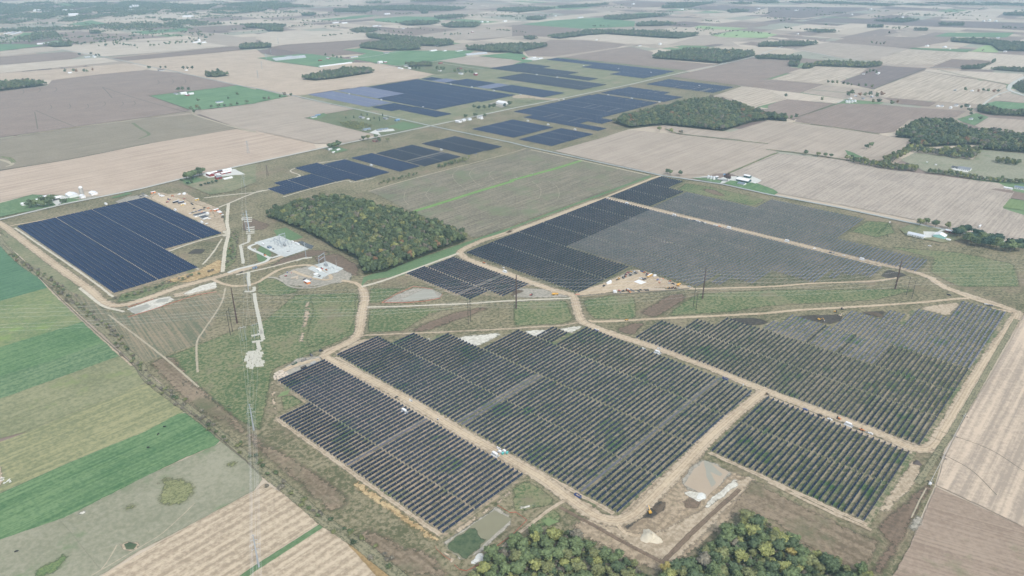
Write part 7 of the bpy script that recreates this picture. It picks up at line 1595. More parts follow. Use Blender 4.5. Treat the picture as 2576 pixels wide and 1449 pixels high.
# ------------------------------------------------------------ substations
M_POR = mat('grey_porcelain', (.45, .48, .5), rough=.4)
def gantry(label, p, q, h, bays=1, beams=(1.0,)):
    a, b = G(*p), G(*q); d = b - a; L_ = d.length; o = thing('substation_gantry', label, 'gantry', (a.x, a.y, .3), math.atan2(d.y, d.x))
    for k in range(bays + 1):
        m = MB(); x = L_ * k / bays; m.tube((x, -1.1, 0), (x, 0, h), .3, .2, 6); m.tube((x, 1.1, 0), (x, 0, h), .3, .2, 6); m.tube((x, 0, h), (x, 0, h * 1.22), .12, .05, 5); obj('column', m, M_GALV, o)
    for f in beams:
        m = MB(); m.box((L_ / 2, 0, h * f), (L_ + 1, .8, .8)); obj('beam', m, M_GALV, o)
    for k in range(bays * 3):
        m = MB(); x = L_ * (k + .5) / (bays * 3); m.tube((x, 0, h * beams[0] - .4), (x, 0, h * beams[0] - 2.4), .14, n=6); obj('insulator', m, M_POR, o)
gantry('white steel gantry with two beams beside the second substation', Z2(1900, 1335), Z2(2015, 1255), 17, 1, (1.0, .6))
gantry('tall steel gantry at the back of the first substation', Z2(1110, 880), Z2(1225, 850), 17, 1, (1.0, .7))
gantry('lower steel gantry at the left of the first substation', Z2(1005, 900), Z2(1135, 960), 12, 2)
gantry('lower steel gantry at the right of the first substation', Z2(1150, 960), Z2(1270, 900), 9, 2)
def transformer(label, p, grp, s=1.0, fans=True):
    g = G(*p); o = thing('transformer', label, 'transformer', (g.x, g.y, .3), BANG, grp)
    m = MB(); m.box((0, 0, .25), (7 * s, 4.6 * s, .5)); obj('plinth', m, WALLM['concrete'], o)
    m = MB(); m.box((0, 0, 2.2 * s), (4.4 * s, 2.4 * s, 3.4 * s)); m.tube((-1.6 * s, .9 * s, 4.7 * s), (1.6 * s, .9 * s, 4.7 * s), .5 * s, n=8); obj('tank', m, WALLM['grey'], o)
    for x in (-2.8, 2.8):
        m = MB()
        for k in range(5): m.box((x * s, (-1 + k * .5) * s, 2.1 * s), (.9 * s, .16 * s, 2.6 * s))
        obj('radiator', m, M_GALV, o)
    for x in (-1.2, 0, 1.2):
        m = MB(); m.tube((x * s, -.5 * s, 3.9 * s), (x * s * 1.3, -.9 * s, 6.4 * s), .22 * s, .1 * s, 8); obj('bushing', m, M_POR, o)
transformer('large grey transformer in the first substation', Z2(1200, 930), 'transformers', 1.2)
transformer('large grey transformer in the second substation', Z2(2030, 1330), 'transformers', 1.2)
def breaker(label, p, grp):
    g = G(*p); o = thing('circuit_breaker', label, 'switchgear', (g.x, g.y, .3), BANG, grp)
    m = MB(); m.box((0, 0, 1.2), (3.4, .3, .3)); m.box((-1.5, 0, .6), (.3, .3, 1.2)); m.box((1.5, 0, .6), (.3, .3, 1.2)); m.box((0, -.5, 1.3), (1.0, .6, 1.2)); obj('frame', m, M_GALV, o)
    for x in (-1.3, 0, 1.3):
        m = MB(); m.tube((x, 0, 1.3), (x, 0, 4.6), .22, .14, 8); obj('pole', m, M_POR, o)
for k, (u, v) in enumerate(((930, 850), (975, 830), (1040, 860), (1075, 900), (1100, 800), (1170, 800), (1290, 910), (1340, 905), (1300, 955), (1070, 780))):
    breaker('slim grey switchgear stand in the first substation, %s from left' % ordinal(sorted((930, 975, 1040, 1070, 1075, 1100, 1170, 1290, 1300, 1340)).index(u) + 1), Z2(u, v), 'switchgear of the first substation')
for k, (u, v) in enumerate(((2080, 1385), (2120, 1400), (2160, 1365), (2190, 1390))):
    breaker('slim grey switchgear stand in the second substation, %s from left' % ordinal(k + 1), Z2(u, v), 'switchgear of the second substation')
g = G(*Z2(2245, 1350)); o = thing('lightning_mast', 'slender steel mast on the second substation pad', 'mast', (g.x, g.y, .3)); m = MB(); m.tube((0, 0, 0), (0, 0, 16), .3, .1, 8); obj('shaft', m, M_GALV, o); m = MB(); m.box((0, 0, .2), (1.2, 1.2, .4)); obj('base', m, WALLM['concrete'], o)
# ------------------------------------------------------------ inverters along the service roads
M_PAD = pm('concrete_pad', (206, 208, 206), .9)
def inverter():
    o = thing('inverter_station', '', 'inverter', (0, 0, .3), BANG)
    m = MB(); m.box((0, 0, .15), (9.4, 5.2, .3)); obj('pad', m, M_PAD, o)
    m = MB(); m.box((-.2, 0, 1.75), (6.2, 2.5, 2.9)); b = obj('cabinet', m, WALLM['white'], o)
    m = MB(); m.box((-.2, 0, 3.25), (6.4, 2.7, .12)); obj('roof', m, ROOFM['white'], o)
    for x in (-2.2, -.7, .8, 2.1):
        m = MB(); m.box((x, -1.28, 1.7), (1.0, .08, 1.6)); obj('vent', m, WALLM['grey'], b)
    m = MB(); m.box((4.0, 0, 1.1), (1.3, 1.8, 1.6)); obj('transformer_box', m, WALLM['grey'], o)
    return o
proto = inverter(); used = [0]
INVS = [('on the road between the lower left blocks', Z(1480, 1500, (690, 740))[0], .5), ('near the middle of the curving central road', T_(2, 2, 1462, 655), 1), ('near the right end of the central road', T_(3, 2, 808, 1382), 1), ('beside the parked concrete trucks', T_(1, 3, 2405, 235), 1),
        ('at the upper edge of the upper road, leftmost', T_(2, 1, 1155, 605), 1), ('on the upper road, second from left', T_(2, 1, 1632, 722), 1), ('on the upper road, third from left', T_(2, 1, 2182, 848), 1), ('on the upper road, fourth from left', T_(3, 1, 190, 982), 1), ('on the upper road, rightmost', T_(3, 1, 945, 1165), 1),
        ('at the right end of the small dark block', T_(1, 1, 2505, 1290), 1), ('on the road between the middle north blocks', T_(1, 1, 1160, 218), 1), ('by the far middle north block', T_(1, 1, 1865, 62), 1),
        ('at the panel edge below the construction yard', Z1(765, 615), 1), ('lower one at the panel edge of the yard', Z1(1300, 862), 1)]
for k, (u, v) in enumerate(((938, 950), (1262, 1008), (1682, 1082), (1960, 850), (2172, 880), (2395, 915))):
    INVS.append(('in the blue blocks past the crossroads, %s from left' % ordinal(k + 1), T_(1, 0, u, v), 1))
for k, (u, v) in enumerate(((250, 755), (455, 782), (722, 665), (1072, 698), (1398, 735), (1885, 868))):
    INVS.append(('among the farthest solar blocks, %s from left' % ordinal(k + 1), T_(2, 0, u, v), 1))
for k, (u, v) in enumerate(((85, 958), (160, 1220), (365, 1258), (635, 1308), (968, 962), (1205, 995), (1483, 1030))):
    INVS.append(('in the blocks left of the dark wood, %s from left' % ordinal(k + 1), T_(2, 0, u, v), 1))
for k, (t, p, _) in enumerate(INVS):
    g = G(*p); lab = 'white inverter cabin ' + t
    if k == 0: proto.location = (g.x, g.y, .3); proto['label'] = lab; proto['group'] = 'white inverter cabins'
    else: dup(proto, (g.x, g.y, .3), BANG, lab, 'white inverter cabins')
# ------------------------------------------------------------ vehicles and machines
PAINT = {k: mat('paint_' + k, tuple(alp(*c)), rough=.3, spec=.5) for k, c in {'white': (240, 242, 242), 'black': (40, 42, 46), 'grey': (120, 124, 128), 'silver': (188, 192, 194), 'blue': (58, 86, 150), 'red': (184, 60, 54), 'orange': (226, 138, 66), 'yellow': (226, 178, 74), 'navy': (50, 60, 84), 'teal': (110, 214, 206), 'green': (52, 86, 74), 'tan': (200, 184, 160)}.items()}
M_TYRE = mat('tyre', (.03, .03, .03), rough=.9)
_wheel = MB(); _wheel.tube((0, -.14, .38), (0, .14, .38), .38, n=10); WHEEL = _wheel.mesh('wheel', M_TYRE)
_bw = MB(); _bw.tube((0, -.25, .75), (0, .25, .75), .75, n=12); BWHEEL = _bw.mesh('wheel', M_TYRE)
def wheels(o, xs, y, me=WHEEL):
    for x in xs:
        for s in (-1, 1): put('wheel', me, o, (x, s * y, 0))
def pickup(o, c):
    m = MB(); m.box((0, 0, .75), (5.6, 1.95, .7)); m.box((1.0, 0, .98), (3.4, 1.9, .35)); m.box((-1.75, .9, 1.2), (2.0, .1, .3)); m.box((-1.75, -.9, 1.2), (2.0, .1, .3)); obj('body', m, PAINT[c], o)
    m = MB(); m.box((.35, 0, 1.5), (2.2, 1.75, .75), taper=.82); cb = obj('cab', m, PAINT[c], o)
    m = MB(); m.box((1.35, 0, 1.5), (.18, 1.5, .5)); m.box((.35, 0, 1.5), (1.7, 1.78, .38)); obj('window', m, M_GLASS, cb)
    wheels(o, (-1.75, 1.8), .86)
def car(o, c):
    m = MB(); m.box((0, 0, .68), (4.6, 1.85, .62)); obj('body', m, PAINT[c], o)
    m = MB(); m.box((-.25, 0, 1.25), (2.7, 1.7, .6), taper=.78); cb = obj('cab', m, PAINT[c], o)
    m = MB(); m.box((-.25, 0, 1.22), (2.4, 1.72, .36)); obj('window', m, M_GLASS, cb)
    wheels(o, (-1.4, 1.4), .82)
def truck(o, c):
    m = MB(); m.box((-1.0, 0, 2.05), (5.6, 2.45, 2.4)); obj('cargo_box', m, PAINT['white'], o)
    m = MB(); m.box((2.9, 0, 1.5), (1.9, 2.3, 1.9), taper=.9); cb = obj('cab', m, PAINT[c], o); m = MB(); m.box((3.5, 0, 1.9), (.75, 2.1, .7)); obj('window', m, M_GLASS, cb)
    wheels(o, (-2.6, -1.5, 2.8), 1.0)
def trailer(o, c):
    m = MB(); m.box((0, 0, 2.5), (12.5, 2.55, 2.7)); obj('cargo_box', m, PAINT[c], o)
    m = MB(); m.box((0, 0, 3.9), (12.5, 2.55, .06)); obj('roof', m, PAINT['white'], o)
    wheels(o, (-5, -3.8), 1.0); m = MB(); m.box((4, 0, .6), (.4, 1.6, 1.1)); obj('landing_leg', m, M_STEEL, o)
def mixer(o, c):
    m = MB(); m.lathe([(.5, -2.4), (1.3, -1.4), (1.35, .6), (.6, 2.2)], 12); 
    m.v = [tuple(Matrix.Translation((-.9, 0, 2.5)) @ Matrix.Rotation(R(78), 4, 'Y') @ Vector(q)) for q in m.v]; obj('drum', m, PAINT['white'], o)
    m = MB(); m.box((-.2, 0, .9), (8, 2.2, .5)); obj('chassis', m, M_STEEL, o)
    m = MB(); m.box((3.2, 0, 1.9), (2.0, 2.4, 2.0), taper=.92); cb = obj('cab', m, PAINT[c], o); m = MB(); m.box((3.9, 0, 2.2), (.7, 2.2, .7)); obj('window', m, M_GLASS, cb)
    wheels(o, (-3, -1.9, 3), 1.0)
def excavator(o, c):
    for s in (-1, 1):
        m = MB(); m.box((0, s * 1.25, .5), (4.2, .6, .9)); obj('track', m, M_TYRE, o)
    m = MB(); m.box((-.5, 0, 1.7), (3.4, 2.7, 1.3)); b = obj('body', m, PAINT[c], o)
    m = MB(); m.box((.8, .75, 2.5), (1.4, 1.0, 1.7), taper=.9); obj('cab', m, M_GLASS, o)
    m = MB(); m.tube((1.0, -.3, 2.0), (4.4, -.3, 5.0), .36, .3, 6); m.tube((4.4, -.3, 5.0), (7.4, -.3, 2.4), .3, .2, 6); obj('boom', m, PAINT[c], o)
    m = MB(); m.box((7.4, -.3, 1.8), (1.2, 1.3, 1.0), taper=.8); obj('bucket', m, M_STEEL, o)
def dozer(o, c):
    for s in (-1, 1):
        m = MB(); m.box((0, s * 1.1, .55), (3.4, .55, 1.0)); obj('track', m, M_TYRE, o)
    m = MB(); m.box((.6, 0, 1.4), (2.2, 1.3, 1.1)); obj('body', m, PAINT[c], o); m = MB(); m.box((-.9, 0, 2.1), (1.4, 1.6, 1.9), taper=.9); obj('cab', m, M_GLASS, o); m = MB(); m.box((2.4, 0, .8), (.3, 3.4, 1.3)); obj('blade', m, PAINT[c], o)
def dumptruck(o, c):
    m = MB(); m.add([(-4.6, -1.4, 1.3), (.6, -1.4, 1.3), (.6, 1.4, 1.3), (-4.6, 1.4, 1.3), (-5.2, -1.6, 2.9), (1.0, -1.6, 3.1), (1.0, 1.6, 3.1), (-5.2, 1.6, 2.9), (-4.4, -1.2, 1.9), (.4, -1.2, 1.9), (.4, 1.2, 1.9), (-4.4, 1.2, 1.9)], [(3, 2, 1, 0), (0, 1, 5, 4), (1, 2, 6, 5), (2, 3, 7, 6), (3, 0, 4, 7), (4, 5, 9, 8), (5, 6, 10, 9), (6, 7, 11, 10), (7, 4, 8, 11), (8, 9, 10, 11)]); obj('dump_body', m, PAINT[c], o)
    m = MB(); m.box((3.2, 0, 1.9), (3.2, 2.4, 1.2)); m.box((2.2, 0, 2.9), (1.3, 2.0, 1.1), taper=.9); obj('cab', m, PAINT[c], o)
    for x in (-3.6, -1.9, 3.4):
        for s in (-1, 1): put('wheel', BWHEEL, o, (x, s * 1.2, 0))
def telehandler(o, c):
    m = MB(); m.box((0, 0, 1.2), (4.4, 1.6, .9)); obj('body', m, PAINT[c], o); m = MB(); m.box((-.3, .5, 2.1), (1.3, .9, 1.2), taper=.9); obj('cab', m, M_GLASS, o)
    m = MB(); m.tube((-2.0, -.5, 2.2), (4.2, -.5, 1.6), .22, .18, 6); obj('boom', m, PAINT[c], o); m = MB(); m.box((4.6, -.5, .9), (.15, 1.4, 1.0)); m.box((5.2, -.5, .5), (1.1, 1.2, .1)); obj('forks', m, M_STEEL, o)
    for x in (-1.5, 1.5):
        for s in (-1, 1): put('wheel', BWHEEL, o, (x, s * 1.1, 0))
def boomlift(o, c):
    m = MB(); m.box((0, 0, 1.0), (3.4, 2.2, 1.0)); obj('body', m, PAINT[c], o); m = MB(); m.tube((-1, 0, 1.6), (8.5, 0, 4.6), .24, .16, 6); obj('boom', m, PAINT['silver'], o); m = MB(); m.box((9.2, 0, 4.6), (1.1, 2.0, 1.1)); obj('basket', m, PAINT[c], o)
    for x in (-1.2, 1.2):
        for s in (-1, 1): put('wheel', BWHEEL, o, (x, s * 1.0, 0))
def dumpster(o, c):
    L_, W_, H_ = 7.0, 2.4, 2.0; l, w = L_ / 2, W_ / 2; m = MB()
    for a in ((0, -w, H_ / 2, L_, .1, H_), (0, w, H_ / 2, L_, .1, H_), (-l, 0, H_ / 2, .1, W_ - .12, H_), (l, 0, H_ / 2, .1, W_ - .12, H_), (0, 0, .12, L_ - .12, W_ - .12, .2)): m.box(a[:3], a[3:])
    for k in range(6): m.box((-l + .6 + k * 1.15, -w - .08, H_ / 2), (.12, .1, H_ - .2)); m.box((-l + .6 + k * 1.15, w + .08, H_ / 2), (.12, .1, H_ - .2))
    obj('bin', m, PAINT[c], o)
    r = random.Random(len(o.name)); m = MB()
    for k in range(14): m.box((r.uniform(-2.8, 2.8), r.uniform(-.7, .7), r.uniform(.9, 1.7)), (r.uniform(.5, 1.6), r.uniform(.3, .9), r.uniform(.1, .5)), r.uniform(0, 3))
    obj('waste', m, PAINT['tan'], o)
def toilet(o, c):
    m = MB(); m.box((0, 0, 1.05), (1.2, 1.2, 2.1)); obj('cabin', m, PAINT[c], o); m = MB(); m.box((0, 0, 2.2), (1.3, 1.3, .2), taper=.8); obj('roof', m, PAINT['white'], o); m = MB(); m.box((.62, 0, 1.0), (.06, .8, 1.8)); obj('door', m, PAINT['silver'], o)
def reel(o, c):
    m = MB(); m.box((0, 0, 1.15), (1.2, .8, 2.2)); m.box((2.0, 0, 1.0), (1.2, .8, 1.8)); m.box((.9, 0, .2), (3.6, 1.2, .3)); obj('crate', m, PAINT[c], o); m = MB(); m.tube((3.6, -.5, 1), (3.6, .5, 1), 1.0, n=12); obj('drum', m, PAINT['silver'], o)
KIND = {'pickup_truck': (pickup, 'truck'), 'car': (car, 'car'), 'box_truck': (truck, 'truck'), 'semi_trailer': (trailer, 'trailer'), 'concrete_mixer_truck': (mixer, 'truck'), 'excavator': (excavator, 'excavator'), 'bulldozer': (dozer, 'bulldozer'), 'dump_truck': (dumptruck, 'dump truck'),
        'telehandler': (telehandler, 'telehandler'), 'boom_lift': (boomlift, 'lift'), 'dumpster': (dumpster, 'dumpster'), 'portable_toilet': (toilet, 'toilet'), 'cable_stack': (reel, 'crate')}
_vp = {}
def vehicle(kind, colr, label, pos, head='B', group=None):
    g = G(*pos); h = rotv(head)
    if (kind, colr) in _vp:
        dup(_vp[(kind, colr)], (g.x, g.y, .35), h, label, group); return
    o = thing(kind, label, KIND[kind][1], (g.x, g.y, .35), h, group); KIND[kind][0](o, colr); _vp[(kind, colr)] = o
V_ = vehicle
V_('excavator', 'yellow', 'yellow excavator at the dark pit near the spoil heap', T_(2, 3, 1385, 815), 100)
V_('excavator', 'yellow', 'yellow excavator at the left end of the black topsoil', T_(3, 2, 515, 325), 'B')
V_('excavator', 'tan', 'muddy excavator in the middle of the black topsoil', T_(3, 2, 725, 285), 30)
V_('bulldozer', 'tan', 'muddy bulldozer at the upper edge of the black topsoil', T_(3, 2, 745, 215), 20)
V_('bulldozer', 'yellow', 'yellow bulldozer on the track over the black topsoil', T_(3, 2, 680, 245), 160)
V_('dump_truck', 'yellow', 'yellow dump truck on the grey ground by the road fork', T_(2, 2, 435, 72), 8)
V_('bulldozer', 'red', 'red bulldozer left of the yellow dump truck', T_(2, 2, 195, 75), 200)
V_('telehandler', 'yellow', 'yellow telehandler alone on the dirt track under the corridor', T_(2, 2, 1150, 328), 10)
for k, (u, v) in enumerate(((838, 425), (850, 432), (868, 436))): V_('portable_toilet', 'blue', 'blue portable toilet by the road fork, %s of three' % ('left', 'middle', 'right')[k], T_(2, 2, u, v), 'B', 'three toilets at the road fork')
V_('portable_toilet', 'navy', 'lone blue toilet on the lower left road', T_(1, 2, 1830, 1332), 'B')
V_('portable_toilet', 'white', 'white toilet near the branch of the central road', T_(2, 2, 2326, 985), 'B')
V_('dumpster', 'green', 'dark green dumpster by the road, upper of the near pair', T_(1, 2, 388, 768), 'A'); V_('dumpster', 'black', 'black dumpster with pale waste beside the first solar row', T_(1, 2, 480, 805), 'A')
V_('dumpster', 'grey', 'grey dumpster behind the dark green one', T_(1, 2, 482, 735), 'A'); V_('dumpster', 'silver', 'pale dumpster nearest the first solar row', T_(1, 2, 576, 760), 'A')
V_('dumpster', 'blue', 'blue dumpster at the bottom of the middle block', T_(2, 3, 662, 650), 'B'); V_('dumpster', 'blue', 'blue dumpster on the central road by the middle block', T_(2, 2, 2145, 920), 'B')
V_('bulldozer', 'black', 'dark loader on the dirt road above the dumpsters', T_(1, 2, 650, 638), 'A'); V_('bulldozer', 'grey', 'dark loader among pale debris by the dirt road', T_(1, 2, 555, 682), 'B')
V_('concrete_mixer_truck', 'teal', 'turquoise cabbed concrete truck, left of the pair', T_(1, 3, 2462, 218), 'B', 'concrete trucks'); V_('concrete_mixer_truck', 'teal', 'turquoise cabbed concrete truck, right of the pair', T_(1, 3, 2505, 212), 'B', 'concrete trucks')
V_('car', 'black', 'black buggy on the lower left road', T_(1, 2, 1412, 1105), 'A')
V_('pickup_truck', 'blue', 'blue pickup on the central road, right block', T_(3, 2, 375, 1230), 'B'); V_('pickup_truck', 'black', 'black pickup on the central road, right block', T_(3, 2, 522, 1290), 'B'); V_('pickup_truck', 'white', 'white pickup beside pale packing on the central road', T_(3, 2, 620, 1328), 'B')
V_('bulldozer', 'orange', 'orange skid loader beside the white pipes, central road', T_(3, 2, 705, 1318), 'B'); V_('telehandler', 'orange', 'orange telehandler near the right end of the central road', T_(3, 2, 940, 1435), 'B'); V_('pickup_truck', 'white', 'white van on the road above the small corner block', T_(3, 3, 1028, 22), 'B')
V_('telehandler', 'grey', 'dark telehandler at the road branch below the middle block', T_(2, 2, 2370, 1090), 'A')
V_('telehandler', 'orange', 'orange telehandler on the road by the small dark block', T_(1, 1, 2295, 1200), 'B'); V_('car', 'white', 'white car on the road by the small dark block', T_(1, 1, 2490, 1250), 'B')
V_('pickup_truck', 'white', 'white pickup at the top left of the upper road', T_(2, 1, 970, 548), 'B')
for k, (u, v, c) in enumerate(((1780, 762, 'white'), (1832, 774, 'navy'), (1862, 777, 'white'), (1885, 788, 'white'), (1912, 790, 'navy'), (1942, 800, 'white'), (2040, 822, 'white'), (2058, 825, 'white'), (2085, 832, 'orange'))):
    V_('pickup_truck', c, '%s pickup parked along the upper road, %s from left of nine' % (c, ordinal(k + 1)), T_(2, 1, u, v), 'B', 'pickups along the upper road')
V_('pickup_truck', 'white', 'white pickup on the right half of the upper road', T_(3, 1, 467, 1055), 20); V_('pickup_truck', 'navy', 'dark pickup on the right half of the upper road', T_(3, 1, 628, 1098), 'B'); V_('car', 'grey', 'grey machine right of the dark pickup, upper road', T_(3, 1, 662, 1102), 'A'); V_('car', 'white', 'white car near the right inverter of the upper road', T_(3, 1, 762, 1126), 'B'); V_('car', 'silver', 'silver car beyond the rightmost inverter', T_(3, 1, 1045, 1168), 'B')
V_('pickup_truck', 'white', 'white pickup by the saplings next to the county road', T_(3, 1, 1225, 792), 'A'); V_('pickup_truck', 'white', 'white pickup beside the lower sapling row', T_(3, 1, 1625, 1030), 'B'); V_('car', 'white', 'white car on the grass by the mint barn', T_(3, 1, 1780, 955), 'A')
for k, (u, v, c) in enumerate(((1820, 75, 'black'), (2195, 170, 'white'), (2222, 178, 'grey'), (2248, 182, 'grey'))): V_('pickup_truck', c, '%s pickup by the flat panels at the far right, %s from left' % (c, ordinal(k + 1)), T_(3, 2, u, v), 'B', 'pickups by the far right panels')
V_('semi_trailer', 'white', 'white semi trailer in the far right stubble field', T_(3, 1, 2130, 840), 'A')
ZY = lambda u, v: Z(2250, 1000, (u, v))[0]
V_('semi_trailer', 'yellow', 'yellow and white semi trailer in the equipment yard', ZY(1752, 540), 'A')
YARD = [('telehandler', 'yellow', (1130, 590), 'A'), ('car', 'black', (1095, 608), 'A'), ('bulldozer', 'orange', (1255, 548), 'A'), ('bulldozer', 'grey', (1220, 575), 'B'), ('bulldozer', 'red', (1270, 505), 'A'), ('bulldozer', 'black', (1360, 515), 'A'), ('telehandler', 'red', (1320, 470), 'B'), ('telehandler', 'grey', (1470, 475), 'B'), ('telehandler', 'yellow', (1375, 450), 'B'), ('boom_lift', 'white', (1440, 445), 'B'),
        ('pickup_truck', 'blue', (1595, 440), 'B'), ('telehandler', 'orange', (1645, 465), 'A'), ('bulldozer', 'red', (1700, 498), 'A'), ('car', 'grey', (1690, 515), 'A'), ('pickup_truck', 'white', (1570, 585), 'B'), ('pickup_truck', 'grey', (1600, 580), 'B'), ('car', 'black', (1630, 605), 'B'), ('car', 'black', (1665, 588), 'B'), ('pickup_truck', 'blue', (1915, 605), 'A'), ('boom_lift', 'orange', (1955, 665), 'A'),
        ('telehandler', 'orange', (2160, 640), 'A'), ('pickup_truck', 'silver', (2150, 680), 'A'), ('pickup_truck', 'black', (2225, 692), 'B'), ('dump_truck', 'yellow', (2340, 715), 'A'), ('telehandler', 'black', (830, 735), 'A'), ('box_truck', 'white', (1855, 535), 'A'),
        ('box_truck', 'yellow', (1030, 858), 100), ('box_truck', 'white', (1065, 855), 100), ('car', 'red', (1140, 825), 'B'), ('car', 'grey', (1165, 858), 100), ('bulldozer', 'grey', (1225, 840), 100), ('bulldozer', 'orange', (1300, 820), 'B'), ('pickup_truck', 'white', (1330, 800), 'B'), ('car', 'grey', (1380, 810), 'B'), ('bulldozer', 'orange', (1340, 852), 'B'), ('pickup_truck', 'grey', (1420, 835), 'B'),
        ('car', 'black', (1530, 840), 'B'), ('car', 'black', (1575, 812), 'B'), ('car', 'tan', (1620, 825), 'B'), ('car', 'black', (1668, 822), 'B'), ('car', 'black', (1715, 822), 'B'), ('bulldozer', 'yellow', (2140, 785), 100), ('bulldozer', 'yellow', (2195, 785), 100), ('bulldozer', 'orange', (2225, 772), 100), ('bulldozer', 'yellow', (2270, 785), 100), ('car', 'silver', (2340, 778), 'B'), ('pickup_truck', 'silver', (2550, 748), 'B')]
NM = {'bulldozer': 'loader', 'car': 'car', 'pickup_truck': 'pickup', 'telehandler': 'telehandler', 'boom_lift': 'boom lift', 'box_truck': 'box truck', 'dump_truck': 'dump truck', 'semi_trailer': 'semi trailer'}
def parked(list_, zf, where, group):
    cnt, seen = {}, {}
    for kd, c, p, h in list_: cnt[(kd, c)] = cnt.get((kd, c), 0) + 1
    for kd, c, p, h in sorted(list_, key=lambda q: q[2][0]):
        seen[(kd, c)] = seen.get((kd, c), 0) + 1
        lab = '%s %s parked in the %s' % (c, NM[kd], where) + (', %s such from left' % ordinal(seen[(kd, c)]) if cnt[(kd, c)] > 1 else '')
        V_(kd, c, lab, zf(*p), h, group)
parked(YARD, ZY, 'equipment yard', 'machines in the equipment yard')
CY_ = [('pickup_truck', 'white', (175, 328), 'A'), ('pickup_truck', 'navy', (65, 345), 'A'), ('car', 'grey', (115, 325), 'A'), ('car', 'black', (30, 312), 'A'), ('pickup_truck', 'grey', (110, 285), 'A'), ('box_truck', 'white', (440, 308), 'B'), ('box_truck', 'white', (480, 330), 'A'), ('box_truck', 'white', (512, 340), 'A'), ('telehandler', 'orange', (700, 330), 'A'), ('telehandler', 'red', (600, 455), 'A'), ('boom_lift', 'red', (650, 405), 'A'), ('bulldozer', 'blue', (620, 395), 'B'), ('pickup_truck', 'white', (825, 412), 'B'), ('car', 'red', (942, 383), 'A'),
       ('semi_trailer', 'black', (775, 460), 'A'), ('semi_trailer', 'navy', (880, 470), 'A'), ('pickup_truck', 'navy', (1085, 478), 'B'), ('pickup_truck', 'black', (1110, 500), 'B'), ('pickup_truck', 'white', (1065, 680), 'A'), ('pickup_truck', 'black', (1110, 660), 'A'), ('pickup_truck', 'white', (1130, 650), 'A'), ('pickup_truck', 'grey', (1170, 642), 'A'), ('pickup_truck', 'blue', (1245, 622), 'A'), ('pickup_truck', 'navy', (1280, 605), 'A'), ('pickup_truck', 'grey', (1335, 600), 'A'), ('pickup_truck', 'orange', (1425, 575), 'A'), ('pickup_truck', 'black', (1345, 568), 'A'), ('pickup_truck', 'black', (1140, 582), 'A'),
       ('pickup_truck', 'orange', (1480, 632), 'A'), ('box_truck', 'white', (1640, 650), 'A'), ('box_truck', 'white', (1665, 668), 'A'), ('car', 'orange', (1675, 690), 'A'), ('pickup_truck', 'white', (1710, 710), 'A'), ('pickup_truck', 'black', (1715, 755), 'A'), ('pickup_truck', 'white', (1455, 785), 'A'), ('pickup_truck', 'white', (1395, 888), 'A'), ('pickup_truck', 'white', (1340, 655), 'A'), ('pickup_truck', 'orange', (1310, 655), 'A'), ('car', 'orange', (1690, 655), 'B')]
parked(CY_, lambda u, v: Z1(u, v), 'construction yard', 'vehicles in the construction yard')
V_('semi_trailer', 'white', 'white semi trailer on the first substation pad', Z2(1455, 905), 'B'); V_('box_truck', 'white', 'white box truck behind the substation semi trailer', Z2(1368, 862), 'B'); V_('box_truck', 'white', 'white box truck on the left of the first substation', Z2(770, 905), 'B'); V_('pickup_truck', 'white', 'white pickup beside the blue control house', Z2(930, 1002), 'A'); V_('pickup_truck', 'navy', 'dark blue pickup beside the control house', Z2(972, 995), 'B'); V_('pickup_truck', 'white', 'white pickup on the loop drive of the substation', Z2(605, 998), 'B'); V_('boom_lift', 'white', 'white bucket lift on the first substation pad', Z2(1270, 1040), 'A'); V_('bulldozer', 'orange', 'orange skid loader on the substation drive', Z2(800, 1118), 'B')
V_('boom_lift', 'red', 'red boom lift on the rough ground by the second substation', Z3(1225, 88), 20); V_('portable_toilet', 'blue', 'blue toilet near the orange container, second substation', Z3(1730, 155), 'A'); V_('portable_toilet', 'blue', 'blue toilet at the road by the red boom lift', Z3(1255, 20), 'A'); V_('pickup_truck', 'black', 'black pickup left of the orange container', Z3(1600, 158), 'A'); V_('box_truck', 'white', 'white box truck on the second substation pad', Z3(1830, 65), 'A'); V_('car', 'black', 'black car on the second substation pad', Z3(1905, 95), 'A'); V_('pickup_truck', 'white', 'white pickup at the right of the second substation', Z3(2250, 12), 'A'); V_('telehandler', 'orange', 'orange telehandler at the second substation', Z2(2042, 1420), 'B'); V_('bulldozer', 'red', 'red loader at the second substation', Z2(1945, 1392), 'B'); V_('pickup_truck', 'black', 'black pickup by the timber mats at the site road', Z3(335, 15), 'A')
V_('car', 'black', 'black car leaving the silo farm yard', T_(0, 1, 600, 612), 'A'); V_('pickup_truck', 'white', 'white truck on the county road by the solar gate', T_(2, 0, 475, 1012), 'A'); V_('box_truck', 'white', 'white box truck at the far solar gate', T_(2, 0, 520, 1005), 'A'); V_('bulldozer', 'orange', 'orange loader on the dusty strip near the far gate', T_(2, 0, 170, 982), 'A'); V_('pickup_truck', 'black', 'dark pickup on the road by the brick house', T_(1, 0, 1048, 1405), 'A'); V_('telehandler', 'green', 'green harvester parked behind the three bin farm shed', T_(2, 1, 2270, 335), 'B'); V_('pickup_truck', 'blue', 'blue pickup at the end of the middle north block', T_(1, 1, 2210, 103), 'A'); V_('car', 'black', 'black car on the lane beside the blue pickup', T_(1, 1, 2385, 55), 'A')
